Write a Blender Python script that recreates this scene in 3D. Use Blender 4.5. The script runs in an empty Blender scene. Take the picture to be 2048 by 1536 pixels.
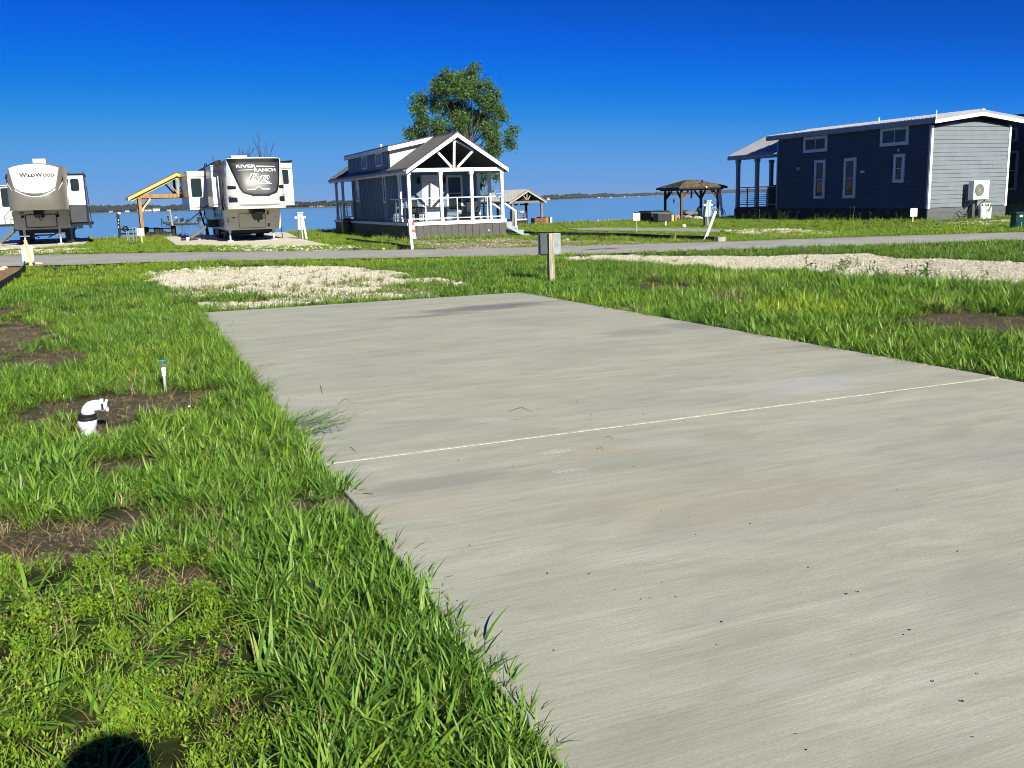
import bpy, bmesh, math, random
import numpy as np
from mathutils import Vector, Matrix
R = math.radians
random.seed(7)
rng = np.random.default_rng(11)
sc = bpy.context.scene
COL = sc.collection

# ------------------------------------------------------------------ camera, sky, sun, exposure
YAW, PITCH, ROLL, FPX = 0.379985500, 0.192979053, -0.0290653404, 1894.22909
CAMZ = 1.6
def _basis():
    f = np.array([math.sin(YAW)*math.cos(PITCH), math.cos(YAW)*math.cos(PITCH), -math.sin(PITCH)])
    r0 = np.array([math.cos(YAW), -math.sin(YAW), 0.0]); u0 = np.cross(r0, f)
    r = r0*math.cos(ROLL) + u0*math.sin(ROLL)
    return r, np.cross(r, f), f
_r, _u, _f = _basis()
cam_d = bpy.data.cameras.new('camera'); cam = bpy.data.objects.new('camera', cam_d); COL.objects.link(cam)
cam_d.sensor_width = 36; cam_d.lens = FPX/2048*36; cam_d.clip_start = 0.05; cam_d.clip_end = 20000
M = Matrix(((_r[0], _u[0], -_f[0], 0), (_r[1], _u[1], -_f[1], 0), (_r[2], _u[2], -_f[2], CAMZ), (0, 0, 0, 1)))
cam.matrix_world = M
sc.camera = cam

SUN_EL, SUN_AZ = R(28.5), R(-4.0)      # azimuth of the direction the light travels, from +Y towards +X
world = bpy.data.worlds.new('World'); sc.world = world; world.use_nodes = True
wn = world.node_tree.nodes; wl = world.node_tree.links
for n in list(wn): wn.remove(n)
wo = wn.new('ShaderNodeOutputWorld'); bg = wn.new('ShaderNodeBackground'); sky = wn.new('ShaderNodeTexSky')
sky.sky_type = 'NISHITA'; sky.sun_disc = False; sky.sun_elevation = SUN_EL
sky.sun_rotation = math.pi + SUN_AZ
sky.altitude = 200; sky.air_density = 0.6; sky.dust_density = 0.0; sky.ozone_density = 3.0
# deep polarised blue: one response curve per colour channel, the same in every direction
sep = wn.new('ShaderNodeSeparateColor'); cmb = wn.new('ShaderNodeCombineColor'); wl.new(sky.outputs[0], sep.inputs[0])
def chan(i, pts):
    m = wn.new('ShaderNodeMath'); m.operation = 'MULTIPLY'; m.inputs[1].default_value = 1/40; m.use_clamp = True; wl.new(sep.outputs[i], m.inputs[0])
    fc_ = wn.new('ShaderNodeFloatCurve'); cv = fc_.mapping.curves[0]
    while len(cv.points) < len(pts): cv.points.new(.5, .5)
    for p, (x, y) in zip(cv.points, pts): p.location = (x/40, y); p.handle_type = 'AUTO_CLAMPED'
    fc_.mapping.update(); wl.new(m.outputs[0], fc_.inputs['Value'])
    k = wn.new('ShaderNodeMath'); k.operation = 'MULTIPLY'; k.inputs[1].default_value = SKYK; wl.new(fc_.outputs[0], k.inputs[0]); wl.new(k.outputs[0], cmb.inputs[i])
SKYK = 4.17
chan(0, [(0, 0), (1.9, .0015), (2.9, .006), (5.15, .092), (8.5, .165), (40, .8)])
chan(1, [(0, 0), (3.4, .096), (4.75, .175), (7.9, .33), (10.5, .37), (40, .9)])
chan(2, [(0, 0), (6.2, .60), (8.0, .78), (10.3, .755), (13, .79), (40, 1.0)])
wl.new(cmb.outputs[0], bg.inputs[0]); wl.new(bg.outputs[0], wo.inputs[0])
bg.inputs[1].default_value = 0.12
sun_d = bpy.data.lights.new('sun', 'SUN'); sun = bpy.data.objects.new('sun', sun_d); COL.objects.link(sun)
sun_d.energy = 3.9; sun_d.angle = R(0.53); sun_d.color = (1.0, 0.95, 0.78)
SDIR = Vector((math.sin(SUN_AZ)*math.cos(SUN_EL), math.cos(SUN_AZ)*math.cos(SUN_EL), -math.sin(SUN_EL)))
sun.rotation_euler = SDIR.to_track_quat('-Z', 'Y').to_euler()
sun.location = (5, -20, 30)
sc.render.engine = 'CYCLES'; sc.cycles.pixel_filter_type = 'BLACKMAN_HARRIS'; sc.cycles.filter_width = 0.95
sc.cycles.use_denoising = True; sc.cycles.denoiser = 'OPENIMAGEDENOISE'; sc.cycles.denoising_input_passes = 'RGB_ALBEDO_NORMAL'; sc.cycles.denoising_prefilter = 'ACCURATE'
sc.view_settings.view_transform = 'Standard'; sc.view_settings.look = 'None'
sc.view_settings.exposure = 1.0; sc.view_settings.gamma = 1.0; sc.view_settings.use_curve_mapping = False

# ------------------------------------------------------------------ helpers
def ray(px, py): return _r*(px-1024)/FPX - _u*(py-768)/FPX + _f
def G(px, py, z=-0.05):
    d = ray(px, py); t = (z-CAMZ)/d[2]; return (d[0]*t, d[1]*t)
def PY(px, py, Y):
    d = ray(px, py); t = Y/d[1]; return (d[0]*t, CAMZ+d[2]*t)

MATS = {}
def mat(name, col, rough=0.7, metal=0.0, var=0.12, scale=3.0, bump=0.0, bscale=60.0, spec=0.5, stretch=(1,1,1), col2=None, coat=0.0):
    """plain painted / raw surface: base colour broken up by two noises, optional fine relief"""
    m = bpy.data.materials.new(name); m.use_nodes = True; nt = m.node_tree; N = nt.nodes; L = nt.links
    b = N['Principled BSDF']; b.inputs['Roughness'].default_value = rough; b.inputs['Metallic'].default_value = metal
    b.inputs['Specular IOR Level'].default_value = spec
    if coat: b.inputs['Coat Weight'].default_value = coat; b.inputs['Coat Roughness'].default_value = 0.05
    tc = N.new('ShaderNodeTexCoord'); mp = N.new('ShaderNodeMapping'); mp.inputs['Scale'].default_value = stretch
    L.new(tc.outputs['Object'], mp.inputs[0])
    n1 = N.new('ShaderNodeTexNoise'); n1.inputs['Scale'].default_value = scale; n1.inputs['Detail'].default_value = 6
    L.new(mp.outputs[0], n1.inputs['Vector'])
    mr = N.new('ShaderNodeMapRange'); mr.inputs[1].default_value = 0.3; mr.inputs[2].default_value = 0.7
    L.new(n1.outputs[0], mr.inputs[0])
    mx = N.new('ShaderNodeMix'); mx.data_type = 'RGBA'
    c2 = col2 if col2 else tuple(c*(1-2*var) for c in col)
    mx.inputs[6].default_value = (*c2, 1); mx.inputs[7].default_value = (*[min(1, c*(1+(0 if col2 else var))) for c in col], 1)
    L.new(mr.outputs[0], mx.inputs[0]); L.new(mx.outputs[2], b.inputs['Base Color'])
    if bump:
        n2 = N.new('ShaderNodeTexNoise'); n2.inputs['Scale'].default_value = bscale; n2.inputs['Detail'].default_value = 4
        L.new(mp.outputs[0], n2.inputs['Vector'])
        bp = N.new('ShaderNodeBump'); bp.inputs['Strength'].default_value = bump; bp.inputs['Distance'].default_value = 0.01
        L.new(n2.outputs[0], bp.inputs['Height']); L.new(bp.outputs[0], b.inputs['Normal'])
    MATS[name] = m; return m

WHITE = mat('white_paint', (0.80, 0.80, 0.79), 0.45, var=0.04, scale=1.5)
CREAM = mat('gelcoat_white', (0.62, 0.62, 0.61), 0.25, var=0.02, coat=0.3)
TRIMW = mat('white_trim', (0.72, 0.73, 0.75), 0.5, var=0.05)
GRTRIM = mat('grey_trim', (0.30, 0.33, 0.37), 0.5, var=0.06)
NAVY = mat('navy_siding', (0.046, 0.082, 0.125), 0.6, var=0.07, scale=1.2, bump=0.2, bscale=40, spec=0.25)
NAVYSK = mat('navy_skirting', (0.010, 0.018, 0.034), 0.6, var=0.2, spec=0.2)
GREYSIDE = mat('grey_siding', (0.170, 0.198, 0.225), 0.65, var=0.05, scale=2, bump=0.3, bscale=30)
GREYSK = mat('dark_grey_skirting', (0.105, 0.115, 0.125), 0.6, var=0.08, bump=0.2)
BLUES = mat('blue_grey_siding', (0.050, 0.085, 0.125), 0.6, var=0.1, scale=1.5)
BLUES_D = mat('deep_blue_siding', (0.022, 0.042, 0.085), 0.5, var=0.1)
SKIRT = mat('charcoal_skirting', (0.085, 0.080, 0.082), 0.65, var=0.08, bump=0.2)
SKIRTD = mat('shaded_ribbed_skirting', (0.028, 0.034, 0.042), 0.6, var=0.1)
ROOFD = mat('dark_metal_roof', (0.036, 0.036, 0.044), 0.45, metal=0.1, var=0.1, scale=1.0)
ROOFL = mat('light_metal_roof', (0.44, 0.45, 0.47), 0.35, metal=0.35, var=0.06, scale=1.0)
ROOFT = mat('tan_metal_roof', (0.36, 0.36, 0.36), 0.5, var=0.08)
SOFFIT = mat('dark_soffit', (0.030, 0.031, 0.038), 0.8, var=0.2)
BLACK = mat('black_plastic', (0.008, 0.009, 0.011), 0.5, var=0.2, spec=0.25)
BLACKR = mat('black_rubber', (0.010, 0.010, 0.011), 0.75, var=0.3, bump=0.2)
DGREY = mat('dark_grey_panel', (0.035, 0.042, 0.05), 0.4, var=0.1)
MGREY = mat('mid_grey_metal', (0.20, 0.21, 0.22), 0.4, metal=0.4, var=0.1)
GALV = mat('galvanised_metal', (0.42, 0.46, 0.50), 0.42, metal=0.6, var=0.15, scale=8)
TAUPE = mat('taupe_gelcoat', (0.15, 0.142, 0.12), 0.3, var=0.04, coat=0.25)
TAUPEL = mat('pale_taupe_gelcoat', (0.44, 0.42, 0.33), 0.3, var=0.04, coat=0.25)
BEIGE = mat('beige_gelcoat', (0.56, 0.54, 0.43), 0.35, var=0.03, coat=0.2)
RVSIDE = mat('shade_grey_sidewall', (0.085, 0.10, 0.125), 0.28, var=0.2, scale=1.2, stretch=(1, 1, .3), coat=0.15)
GUN = mat('gunmetal_cap_panel', (0.055, 0.057, 0.066), 0.36, var=0.3, scale=1.3, stretch=(1, 1, 1), coat=0.0, spec=0.35)
STEP = mat('step_grey_metal', (0.10, 0.10, 0.10), 0.5, metal=0.3, var=0.1)
PINE = mat('fresh_pine', (0.62, 0.43, 0.14), 0.6, var=0.1, scale=2, stretch=(8, 1, 8), bump=0.2)
CEDAR = mat('cedar_timber', (0.37, 0.185, 0.055), 0.6, var=0.2, scale=2, stretch=(8, 8, 1), bump=0.2)
CEDARD = mat('stained_timber', (0.16, 0.065, 0.022), 0.6, var=0.25, scale=2, stretch=(8, 8, 1), bump=0.2)
DARKSHADEWOOD = mat('dark_and_shaded_timber', (0.022, 0.015, 0.012), 0.7, var=0.3, stretch=(8, 8, 1))  # dark timber, also used where rear frame members stand in shade
GREYWOOD = mat('weathered_grey_timber', (0.40, 0.35, 0.27), 0.85, var=0.3, scale=5, stretch=(12, 12, .7), bump=0.6, bscale=14)
YELLOWWOOD = mat('yellow_new_timber', (0.60, 0.47, 0.20), 0.7, var=0.12, scale=4, stretch=(8, 8, 1), bump=0.2)
BORDERW = mat('creosoted_timber', (0.030, 0.026, 0.024), 0.85, var=0.35, scale=3, bump=0.5, bscale=20)
SHINGLE = mat('brown_asphalt_shingle', (0.135, 0.105, 0.075), 0.9, var=0.35, scale=5, bump=0.6, bscale=20)
PVC = mat('white_pvc', (0.80, 0.80, 0.83), 0.28, var=0.03)
GREENP = mat('dark_green_plastic', (0.006, 0.045, 0.038), 0.35, var=0.15)
UTIL = mat('pale_grey_enamel', (0.42, 0.46, 0.46), 0.4, var=0.08)
UTILD = mat('dark_grey_enamel', (0.07, 0.085, 0.09), 0.5, var=0.1)
BRONZE = mat('dark_bin_plastic', (0.055, 0.055, 0.05), 0.5, var=0.15)
REDP = mat('red_sign_paint', (0.70, 0.10, 0.08), 0.5, var=0.1)
BLUEP = mat('blue_sign_paint', (0.025, 0.13, 0.55), 0.4, var=0.08)
NAVYP = mat('blue_tub_plastic', (0.01, 0.035, 0.13), 0.5, var=0.2)
PRINT = mat('black_lettering', (0.015, 0.015, 0.018), 0.5, var=0.05)
PRINTG = mat('grey_lettering', (0.20, 0.21, 0.21), 0.5, var=0.05)
SKIN = mat('skin', (0.45, 0.27, 0.19), 0.6, var=0.05)
CLOTH1 = mat('dark_cloth', (0.03, 0.035, 0.04), 0.9, var=0.2)
CLOTH2 = mat('pale_blue_cloth', (0.35, 0.50, 0.60), 0.9, var=0.1)
CLOTH3 = mat('grey_cloth', (0.16, 0.16, 0.17), 0.9, var=0.25, scale=6, bump=0.4, bscale=10)
HAIR = mat('dark_hair', (0.03, 0.02, 0.015), 0.7, var=0.3)
BRASS = mat('teal_valve_plastic', (0.02, 0.35, 0.38), 0.4, var=0.1)
BARK = mat('grey_brown_bark', (0.12, 0.095, 0.07), 0.9, var=0.3, scale=6, bump=0.8, bscale=12)
TWIG = mat('bare_twig_bark', (0.045, 0.05, 0.06), 0.9, var=0.3)

def glass_mat(name, col, rough=0.06):
    m = mat(name, col, rough, var=0.1, spec=0.45); m.node_tree.nodes['Principled BSDF'].inputs['IOR'].default_value = 1.5
    return m
GLASS = glass_mat('dark_window_glass', (0.010, 0.014, 0.018))
GLASSB = glass_mat('teal_reflective_glass', (0.010, 0.024, 0.028), 0.2)
BLIND = mat('white_blind_behind_glass', (0.55, 0.62, 0.62), 0.15, var=0.03)

class MB:
    def __init__(s): s.v = []; s.f = []
    def add(s, vs, fs):
        o = len(s.v); s.v += [tuple(map(float, q)) for q in vs]; s.f += [tuple(i+o for i in f) for f in fs]; return s
    def box(s, x0, x1, y0, y1, z0, z1):
        x0, x1 = sorted((x0, x1)); y0, y1 = sorted((y0, y1)); z0, z1 = sorted((z0, z1))
        return s.add([(x0,y0,z0),(x1,y0,z0),(x1,y1,z0),(x0,y1,z0),(x0,y0,z1),(x1,y0,z1),(x1,y1,z1),(x0,y1,z1)],
                     [(0,3,2,1),(4,5,6,7),(0,1,5,4),(1,2,6,5),(2,3,7,6),(3,0,4,7)])
    def bev(s, x0, x1, y0, y1, z0, z1, r=0.01):
        """box with chamfered edges"""
        x0, x1 = sorted((x0, x1)); y0, y1 = sorted((y0, y1)); z0, z1 = sorted((z0, z1))
        bm = bmesh.new(); bmesh.ops.create_cube(bm, size=1)
        for v in bm.verts: v.co = Vector((x0+(v.co.x+.5)*(x1-x0), y0+(v.co.y+.5)*(y1-y0), z0+(v.co.z+.5)*(z1-z0)))
        bmesh.ops.bevel(bm, geom=bm.edges[:], offset=r, segments=2, profile=0.5, affect='EDGES')
        bm.verts.index_update()
        s.add([v.co[:] for v in bm.verts], [tuple(v.index for v in f.verts) for f in bm.faces]); bm.free(); return s
    def prism(s, poly, axis, a, b):
        """poly: 2-D outline in the plane perpendicular to axis, extruded from a to b"""
        def P(p, t):
            return (t, p[0], p[1]) if axis == 'x' else ((p[0], t, p[1]) if axis == 'y' else (p[0], p[1], t))
        n = len(poly); vs = [P(p, a) for p in poly] + [P(p, b) for p in poly]
        fs = [tuple(range(n)), tuple(range(2*n-1, n-1, -1))] + [(i, (i+1) % n, n+(i+1) % n, n+i) for i in range(n)]
        return s.add(vs, fs)
    def beam(s, p0, p1, w, h, up=(0, 0, 1)):
        p0 = Vector(p0); p1 = Vector(p1); d = (p1-p0).normalized(); u = Vector(up)
        if abs(d.dot(u)) > 0.98: u = Vector((0, 1, 0))
        a = d.cross(u).normalized()*w/2; b = a.cross(d).normalized()*h/2
        vs = [p+q for p in (p0, p1) for q in (-a-b, a-b, a+b, -a+b)]
        return s.add(vs, [(0,3,2,1),(4,5,6,7),(0,1,5,4),(1,2,6,5),(2,3,7,6),(3,0,4,7)])
    def tube(s, pts, r, n=8, caps=True):
        pts = [Vector(p) for p in pts]; rs = r if isinstance(r, (list, tuple)) else [r]*len(pts)
        o = len(s.v); prev = None
        for i, p in enumerate(pts):
            d = (pts[min(i+1, len(pts)-1)]-pts[max(i-1, 0)])
            d = d.normalized() if d.length > 1e-9 else Vector((0, 0, 1))
            if prev is None:
                a = d.orthogonal().normalized()
            else:
                a = (prev-d*prev.dot(d)); a = a.normalized() if a.length > 1e-6 else d.orthogonal().normalized()
            prev = a; b = d.cross(a)
            for k in range(n):
                t = 2*math.pi*k/n; s.v.append(tuple(p+(a*math.cos(t)+b*math.sin(t))*rs[i]))
        for i in range(len(pts)-1):
            for k in range(n):
                q = o+i*n; s.f.append((q+k, q+(k+1) % n, q+n+(k+1) % n, q+n+k))
        if caps:
            s.f.append(tuple(o+k for k in range(n-1, -1, -1))); e = o+(len(pts)-1)*n
            s.f.append(tuple(e+k for k in range(n)))
        return s
    def lathe(s, prof, cx, cy, n=16, axis='z', cz=0):
        o = len(s.v)
        for r, z in prof:
            for k in range(n):
                t = 2*math.pi*k/n
                s.v.append((cx+r*math.cos(t), cy+r*math.sin(t), z) if axis == 'z' else (cx+r*math.cos(t), z, cz+r*math.sin(t)))
        for i in range(len(prof)-1):
            for k in range(n): q = o+i*n; s.f.append((q+k, q+(k+1) % n, q+n+(k+1) % n, q+n+k))
        s.f.append(tuple(o+k for k in range(n))); s.f.append(tuple(o+(len(prof)-1)*n+k for k in range(n)))
        return s
    def grid(s, fn, nu, nv):
        o = len(s.v)
        for j in range(nv+1):
            for i in range(nu+1): s.v.append(tuple(fn(i/nu, j/nv)))
        for j in range(nv):
            for i in range(nu): q = o+j*(nu+1)+i; s.f.append((q, q+1, q+nu+2, q+nu+1))
        return s

def shade(me, smooth):
    if smooth: me.polygons.foreach_set('use_smooth', [True]*len(me.polygons))
def fixn(me):
    bm = bmesh.new(); bm.from_mesh(me); bmesh.ops.recalc_face_normals(bm, faces=bm.faces[:]); bm.to_mesh(me); bm.free()
class Thing:
    def __init__(s, name, label, cat, loc, group=None, kind=None):
        s.o = bpy.data.objects.new(name, None); COL.objects.link(s.o); s.o.location = loc; s.loc = Vector(loc)
        s.o.empty_display_size = 0.3
        s.o['label'] = label; s.o['category'] = cat
        if group: s.o['group'] = group
        if kind: s.o['kind'] = kind
    def part(s, name, mb, m, parent=None, label=None, smooth=False, kind=None):
        me = bpy.data.meshes.new(name)
        me.from_pydata([(v[0]-s.loc.x, v[1]-s.loc.y, v[2]-s.loc.z) for v in mb.v], [], mb.f); me.update()
        fixn(me); shade(me, smooth); me.materials.append(m)
        o = bpy.data.objects.new(name, me); COL.objects.link(o); o.parent = parent or s.o
        if label: o['label'] = label
        if kind: o['kind'] = kind
        return o
    def same(s, src, off=(0, 0, 0), rotz=0, parent=None):
        o = src.copy(); COL.objects.link(o); o.parent = parent or src.parent
        o.location = Vector(src.location)+Vector(off); o.rotation_euler.z = rotz; return o
def solo(name, mb, m, label=None, cat=None, group=None, kind=None, smooth=False, norm=True, loc=(0, 0, 0)):
    me = bpy.data.meshes.new(name); me.from_pydata([(v[0]-loc[0], v[1]-loc[1], v[2]-loc[2]) for v in mb.v], [], mb.f); me.update()
    if norm: fixn(me)
    shade(me, smooth); me.materials.append(m)
    o = bpy.data.objects.new(name, me); COL.objects.link(o); o.location = loc
    if label: o['label'] = label
    if cat: o['category'] = cat
    if group: o['group'] = group
    if kind: o['kind'] = kind
    return o
def copy_tree(root, loc, label=None, rotz=0):
    def rec(o, par):
        c = o.copy(); COL.objects.link(c); c.parent = par
        for ch in list(o.children): rec(ch, c)
        return c
    c = rec(root, None); c.location = loc; c.rotation_euler.z = rotz
    if label: c['label'] = label
    return c
def text_pts(body, size, spacing=1.0, bold=0.0, shear=0.0):
    cu = bpy.data.curves.new('t', 'FONT'); cu.body = body; cu.size = size; cu.space_character = spacing
    cu.offset = bold; cu.shear = shear; cu.align_x = 'CENTER'; cu.align_y = 'CENTER'; cu.resolution_u = 3
    ob = bpy.data.objects.new('t', cu); COL.objects.link(ob)
    dg = bpy.context.evaluated_depsgraph_get(); me = ob.evaluated_get(dg).to_mesh()
    vs = [v.co.copy() for v in me.vertices]; fs = [tuple(q.vertices) for q in me.polygons]
    ob.evaluated_get(dg).to_mesh_clear(); bpy.data.objects.remove(ob); bpy.data.curves.remove(cu)
    return vs, fs
def text_on(body, size, cx, cz, yfn, width=None, **k):
    """lettering in a plane facing -Y, laid on the surface yfn(x, z)"""
    vs, fs = text_pts(body, size, **k)
    if width:
        w = max(v.x for v in vs)-min(v.x for v in vs); sx = width/w
    else: sx = 1
    mb = MB(); mb.add([(cx+v.x*sx, yfn(cx+v.x*sx, cz+v.y), cz+v.y) for v in vs], fs); return mb

def window(T, side, plane, a0, a1, z0, z1, frame=0.10, out=0.03, split=None, trim=None, glass=None, blind=None, parent=None):
    """side 'y': wall facing -Y at y=plane, a = x ; side 'x': wall facing -X at x=plane, a = y"""
    trim = trim or TRIMW; glass = glass or GLASS
    def bx(mb, p0, p1, q0, q1, w0, w1):
        if side == 'y': mb.box(q0, q1, p0, p1, w0, w1)
        else: mb.box(p0, p1, q0, q1, w0, w1)
    f = MB(); o = plane-out
    bx(f, o, plane+.02, a0, a1, z1-frame, z1); bx(f, o, plane+.02, a0, a1, z0, z0+frame)
    bx(f, o+.001, plane+.02, a0, a0+frame, z0+frame, z1-frame); bx(f, o+.001, plane+.02, a1-frame, a1, z0+frame, z1-frame)
    w = T.part('window', f, trim, parent)
    i0, i1, j0, j1 = a0+frame, a1-frame, z0+frame, z1-frame; s = 0.025
    gl = []
    if split == 'h': zm = (j0+j1)/2; gl = [(i0, i1, j0, zm-s/2), (i0, i1, zm+s/2, j1)]
    elif split == 'v': am = (i0+i1)/2; gl = [(i0, am-s/2, j0, j1), (am+s/2, i1, j0, j1)]
    else: gl = [(i0, i1, j0, j1)]
    for k, g in enumerate(gl):
        p = MB(); bx(p, plane-.006, plane+.01, *g[:2], *g[2:]); pm = glass
        if blind is not None and k in blind: pm = blind[k]
        if parent is None: T.part('pane', p, pm, w)
    if split:
        q = MB()
        if split == 'h': bx(q, plane-.02, plane+.01, i0, i1, zm-s/2, zm+s/2)
        else: bx(q, plane-.02, plane+.01, am-s/2, am+s/2, j0, j1)
        T.part('sash', q, WHITE, w)
    return w

# ------------------------------------------------------------------ noise and region masks (ground plan)
def vnoise(x, y, scale=1.0, seed=0, octaves=3):
    x = np.asarray(x, float)/scale+seed*17.13; y = np.asarray(y, float)/scale-seed*9.7
    def h(i, j):
        n = np.sin(i*127.1+j*311.7+seed*74.7)*43758.5453; return n-np.floor(n)
    out = 0; amp = 1; tot = 0
    for o in range(octaves):
        xi = np.floor(x); yi = np.floor(y); fx = x-xi; fy = y-yi
        fx = fx*fx*(3-2*fx); fy = fy*fy*(3-2*fy)
        v = (h(xi, yi)*(1-fx)+h(xi+1, yi)*fx)*(1-fy)+(h(xi, yi+1)*(1-fx)+h(xi+1, yi+1)*fx)*fy
        out = out+amp*v; tot += amp; amp *= 0.5; x = x*2.03+3.1; y = y*2.03+1.7
    return out/tot
def inpoly(x, y, poly):
    c = np.zeros(np.shape(x), bool); n = len(poly)
    for i in range(n):
        x0, y0 = poly[i]; x1, y1 = poly[(i+1) % n]
        m = ((y0 > y) != (y1 > y)) & (x < (x1-x0)*(y-y0)/((y1-y0) if abs(y1-y0) > 1e-9 else 1e-9)+x0)
        c ^= m
    return c
def jit(x, y, a, sc_, seed):       # wobble a position so region borders are ragged
    return x+a*(vnoise(x, y, sc_, seed)-.5)*2, y+a*(vnoise(x, y, sc_, seed+5)-.5)*2
def Gp(l): return [G(*q) for q in l]
SHX = [-60, -20, -4, 0, 8, 12, 20, 26, 31, 40, 60, 90, 160]
SHY = [84, 72, 66, 60.5, 59.5, 59, 56.5, 55, 55.5, 57, 55, 50, 30]
def shore(x): return np.interp(x, SHX, SHY)

PAD = [(1.0, -3.0), (1.02, 6.0), (1.0, 15.46), (6.33, 15.24), (6.76, 5.79), (6.95, -3.0)]
G1 = Gp([(296,546),(420,533),(690,532),(770,542),(905,562),(985,580),(900,592),(640,606),(420,624),(385,612),(330,590)])
G2 = Gp([(1100,515),(1200,511),(1500,513),(1720,508),(1810,519),(1960,521),(2048,526),(2700,560),(2700,660),(2048,575),(1850,566),(1700,556),(1560,545),(1400,535),(1250,526),(1130,520)])
G3 = Gp([(1415,459),(1560,456),(1650,461),(1720,469),(1600,471),(1480,467)])
G4 = Gp([(830,482),(1010,477),(1100,481),(1440,484),(1440,490),(1100,497),(830,501)])
G5 = Gp([(430,488),(620,487),(700,492),(790,500),(600,503),(430,501)])
G6 = Gp([(1870,446),(2048,438),(2160,436),(2160,446),(1960,450)])
G7 = Gp([(608,1010),(640,985),(690,1020),(735,1080),(690,1085),(630,1060)])
G8 = Gp([(0,500),(180,497),(190,505),(60,509),(0,511)])
G9 = [(x, y) for x, y in Gp([(1120,459),(1180,456),(1440,459),(1440,465),(1150,462)])]
SANDLOT = [(-2.9, 33.9), (-2.62, 24.5), (-2.62, 6), (-14, 6), (-14, 36)]
NEARE = [(-24,44.5),(-12,37.8),(-3.7,33.6),(-1.9,32.7),(0.7,31.9),(3.5,30.2),(6.3,28.4),(8.8,26.6),(11.0,25.2),(13.7,24.0),(16.7,23.0),(19.7,21.9),(22.7,21.0),(24.7,20.4),(34,17.5),(50,13.0)]
FARE = [(-24,53.5),(-12,47.2),(-4.7,42.6),(-2.7,41.4),(-0.9,40.2),(2.6,37.5),(6.4,34.3),(9.8,31.5),(13.3,29.6),(15.4,28.6),(17.2,27.9),(19.9,27.1),(23.3,26.2),(26.6,24.9),(36,22.0),(52,17.5)]
ROAD = NEARE+FARE[::-1]
RV2PAD = [(2.15, 46.6), (2.15, 60), (9.3, 60), (7.9, 46.5), (7.6, 38.6), (6.0, 40.6), (3.9, 43.2)]
RV1PAD = [(-9, 49.8), (-9, 66), (-1.9, 66), (-1.9, 52.4), (-3.5, 50.6)]
BARES = [(-.15, 8.62, .74, .80), (-.42, 5.15, .55, .36), (-1.9, 14.3, .85, 2.2), (-.95, 12.0, .55, .7), (-.1, 6.55, .32, .2), (9.1, 15.2, .7, 1.2), (9.7, 8.55, 1.15, 1.0),
         (.12, 4.35, .25, .16), (.78, 5.1, .16, .35), (-2.2, 18.2, .5, .8), (.05, 3.55, .2, .14), (3.0, 27.6, 1.2, .4), (-.9, 5.6, .35, .25), (16.5, 20.6, .8, .3)]
HOUSES = [(11.5, 15.8, 40, 55.6), (36.0, 41.2, 35.5, 51.2)]
def bare_m(x, y):
    out = np.zeros(np.shape(x))
    w = (vnoise(x, y, .25, 3)-.5)*1.5+(vnoise(x, y, .08, 13, 2)-.5)*.7
    for cx, cy, rx, ry in BARES:
        d = np.sqrt(((x-cx)/rx)**2+((y-cy)/ry)**2)+w
        out = np.maximum(out, np.clip((1.15-d)/.35, 0, 1))
    return out
def gravel_m(x, y):
    jx, jy = jit(x, y, .35, .8, 21)
    a = inpoly(jx, jy, G1)*1.0
    patch = vnoise(x, y, 1.1, 8)
    low = (y < 21.2)
    a = np.where(low & (a > 0), np.clip((patch-.36)*6, 0, 1), a)
    a = np.maximum(a, inpoly(jx, jy, G2)*1.0)
    a = np.maximum(a, inpoly(jx, jy, G7)*.75)
    for g, s in ((G3, .8), (G5, .55), (G6, .7), (G8, .8)): a = np.maximum(a, inpoly(jx, jy, g)*np.clip((vnoise(x, y, .9, 31)-.32)*5, 0, 1)*s)
    return a
def tan_m(x, y):
    jx, jy = jit(x, y, .5, 1.5, 41)
    return inpoly(jx, jy, G4)*np.clip((vnoise(x, y, 1.3, 33)-.25)*4, 0, 1)

# ------------------------------------------------------------------ ground
def ax(a, b, segs):
    out = [a]
    for e, st in segs:
        while out[-1] < e-1e-6: out.append(min(e, out[-1]+st))
    return np.array(out)
gx = ax(-90, 0, [(-20, 10), (-6, 1.0), (-3.5, .25), (11, .12), (20, .25), (48, .6), (100, 6), (180, 16)])
gy = ax(-60, 0, [(-10, 10), (1.5, .8), (19, .12), (28, .22), (70, .6), (90, 3)])
X, Y = np.meshgrid(gx, gy)
Z = -0.055+(vnoise(X, Y, .9, 2)-.5)*.045+(vnoise(X, Y, 6, 4)-.5)*.05
Z -= bare_m(X, Y)*.025
padd = inpoly(X, Y, [(p[0]+(-.25 if p[0] < 3 else .25), p[1]+(.25 if p[1] > 10 else 0)) for p in PAD])
Z = np.where(padd, -.028, Z)
jx, jy = X, Y
nearroad = inpoly(X, Y, ROAD) | inpoly(X, Y-.7, ROAD) | inpoly(X, Y+.7, ROAD)
Z = np.where(nearroad, -.06, Z)
for P_ in (RV2PAD, RV1PAD):
    Z = np.where(inpoly(X, Y, P_) | inpoly(X+.4, Y, P_) | inpoly(X-.4, Y+.4, P_), np.minimum(Z, -.06), Z)
S = shore(X)
t = np.clip((Y-S)/3.5, 0, 1); Z = Z-2.4*t*t*(3-2*t)
nv, nu = X.shape
me = bpy.data.meshes.new('ground')
idx = np.arange(nv*nu).reshape(nv, nu)
faces = np.stack([idx[:-1, :-1], idx[:-1, 1:], idx[1:, 1:], idx[1:, :-1]], -1).reshape(-1, 4)
me.from_pydata(np.stack([X, Y, Z], -1).reshape(-1, 3).tolist(), [], faces.tolist()); me.update()
def vattr(me, name, arr):
    a = me.attributes.new(name, 'FLOAT', 'POINT'); a.data.foreach_set('value', np.asarray(arr, np.float32).ravel())
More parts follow.
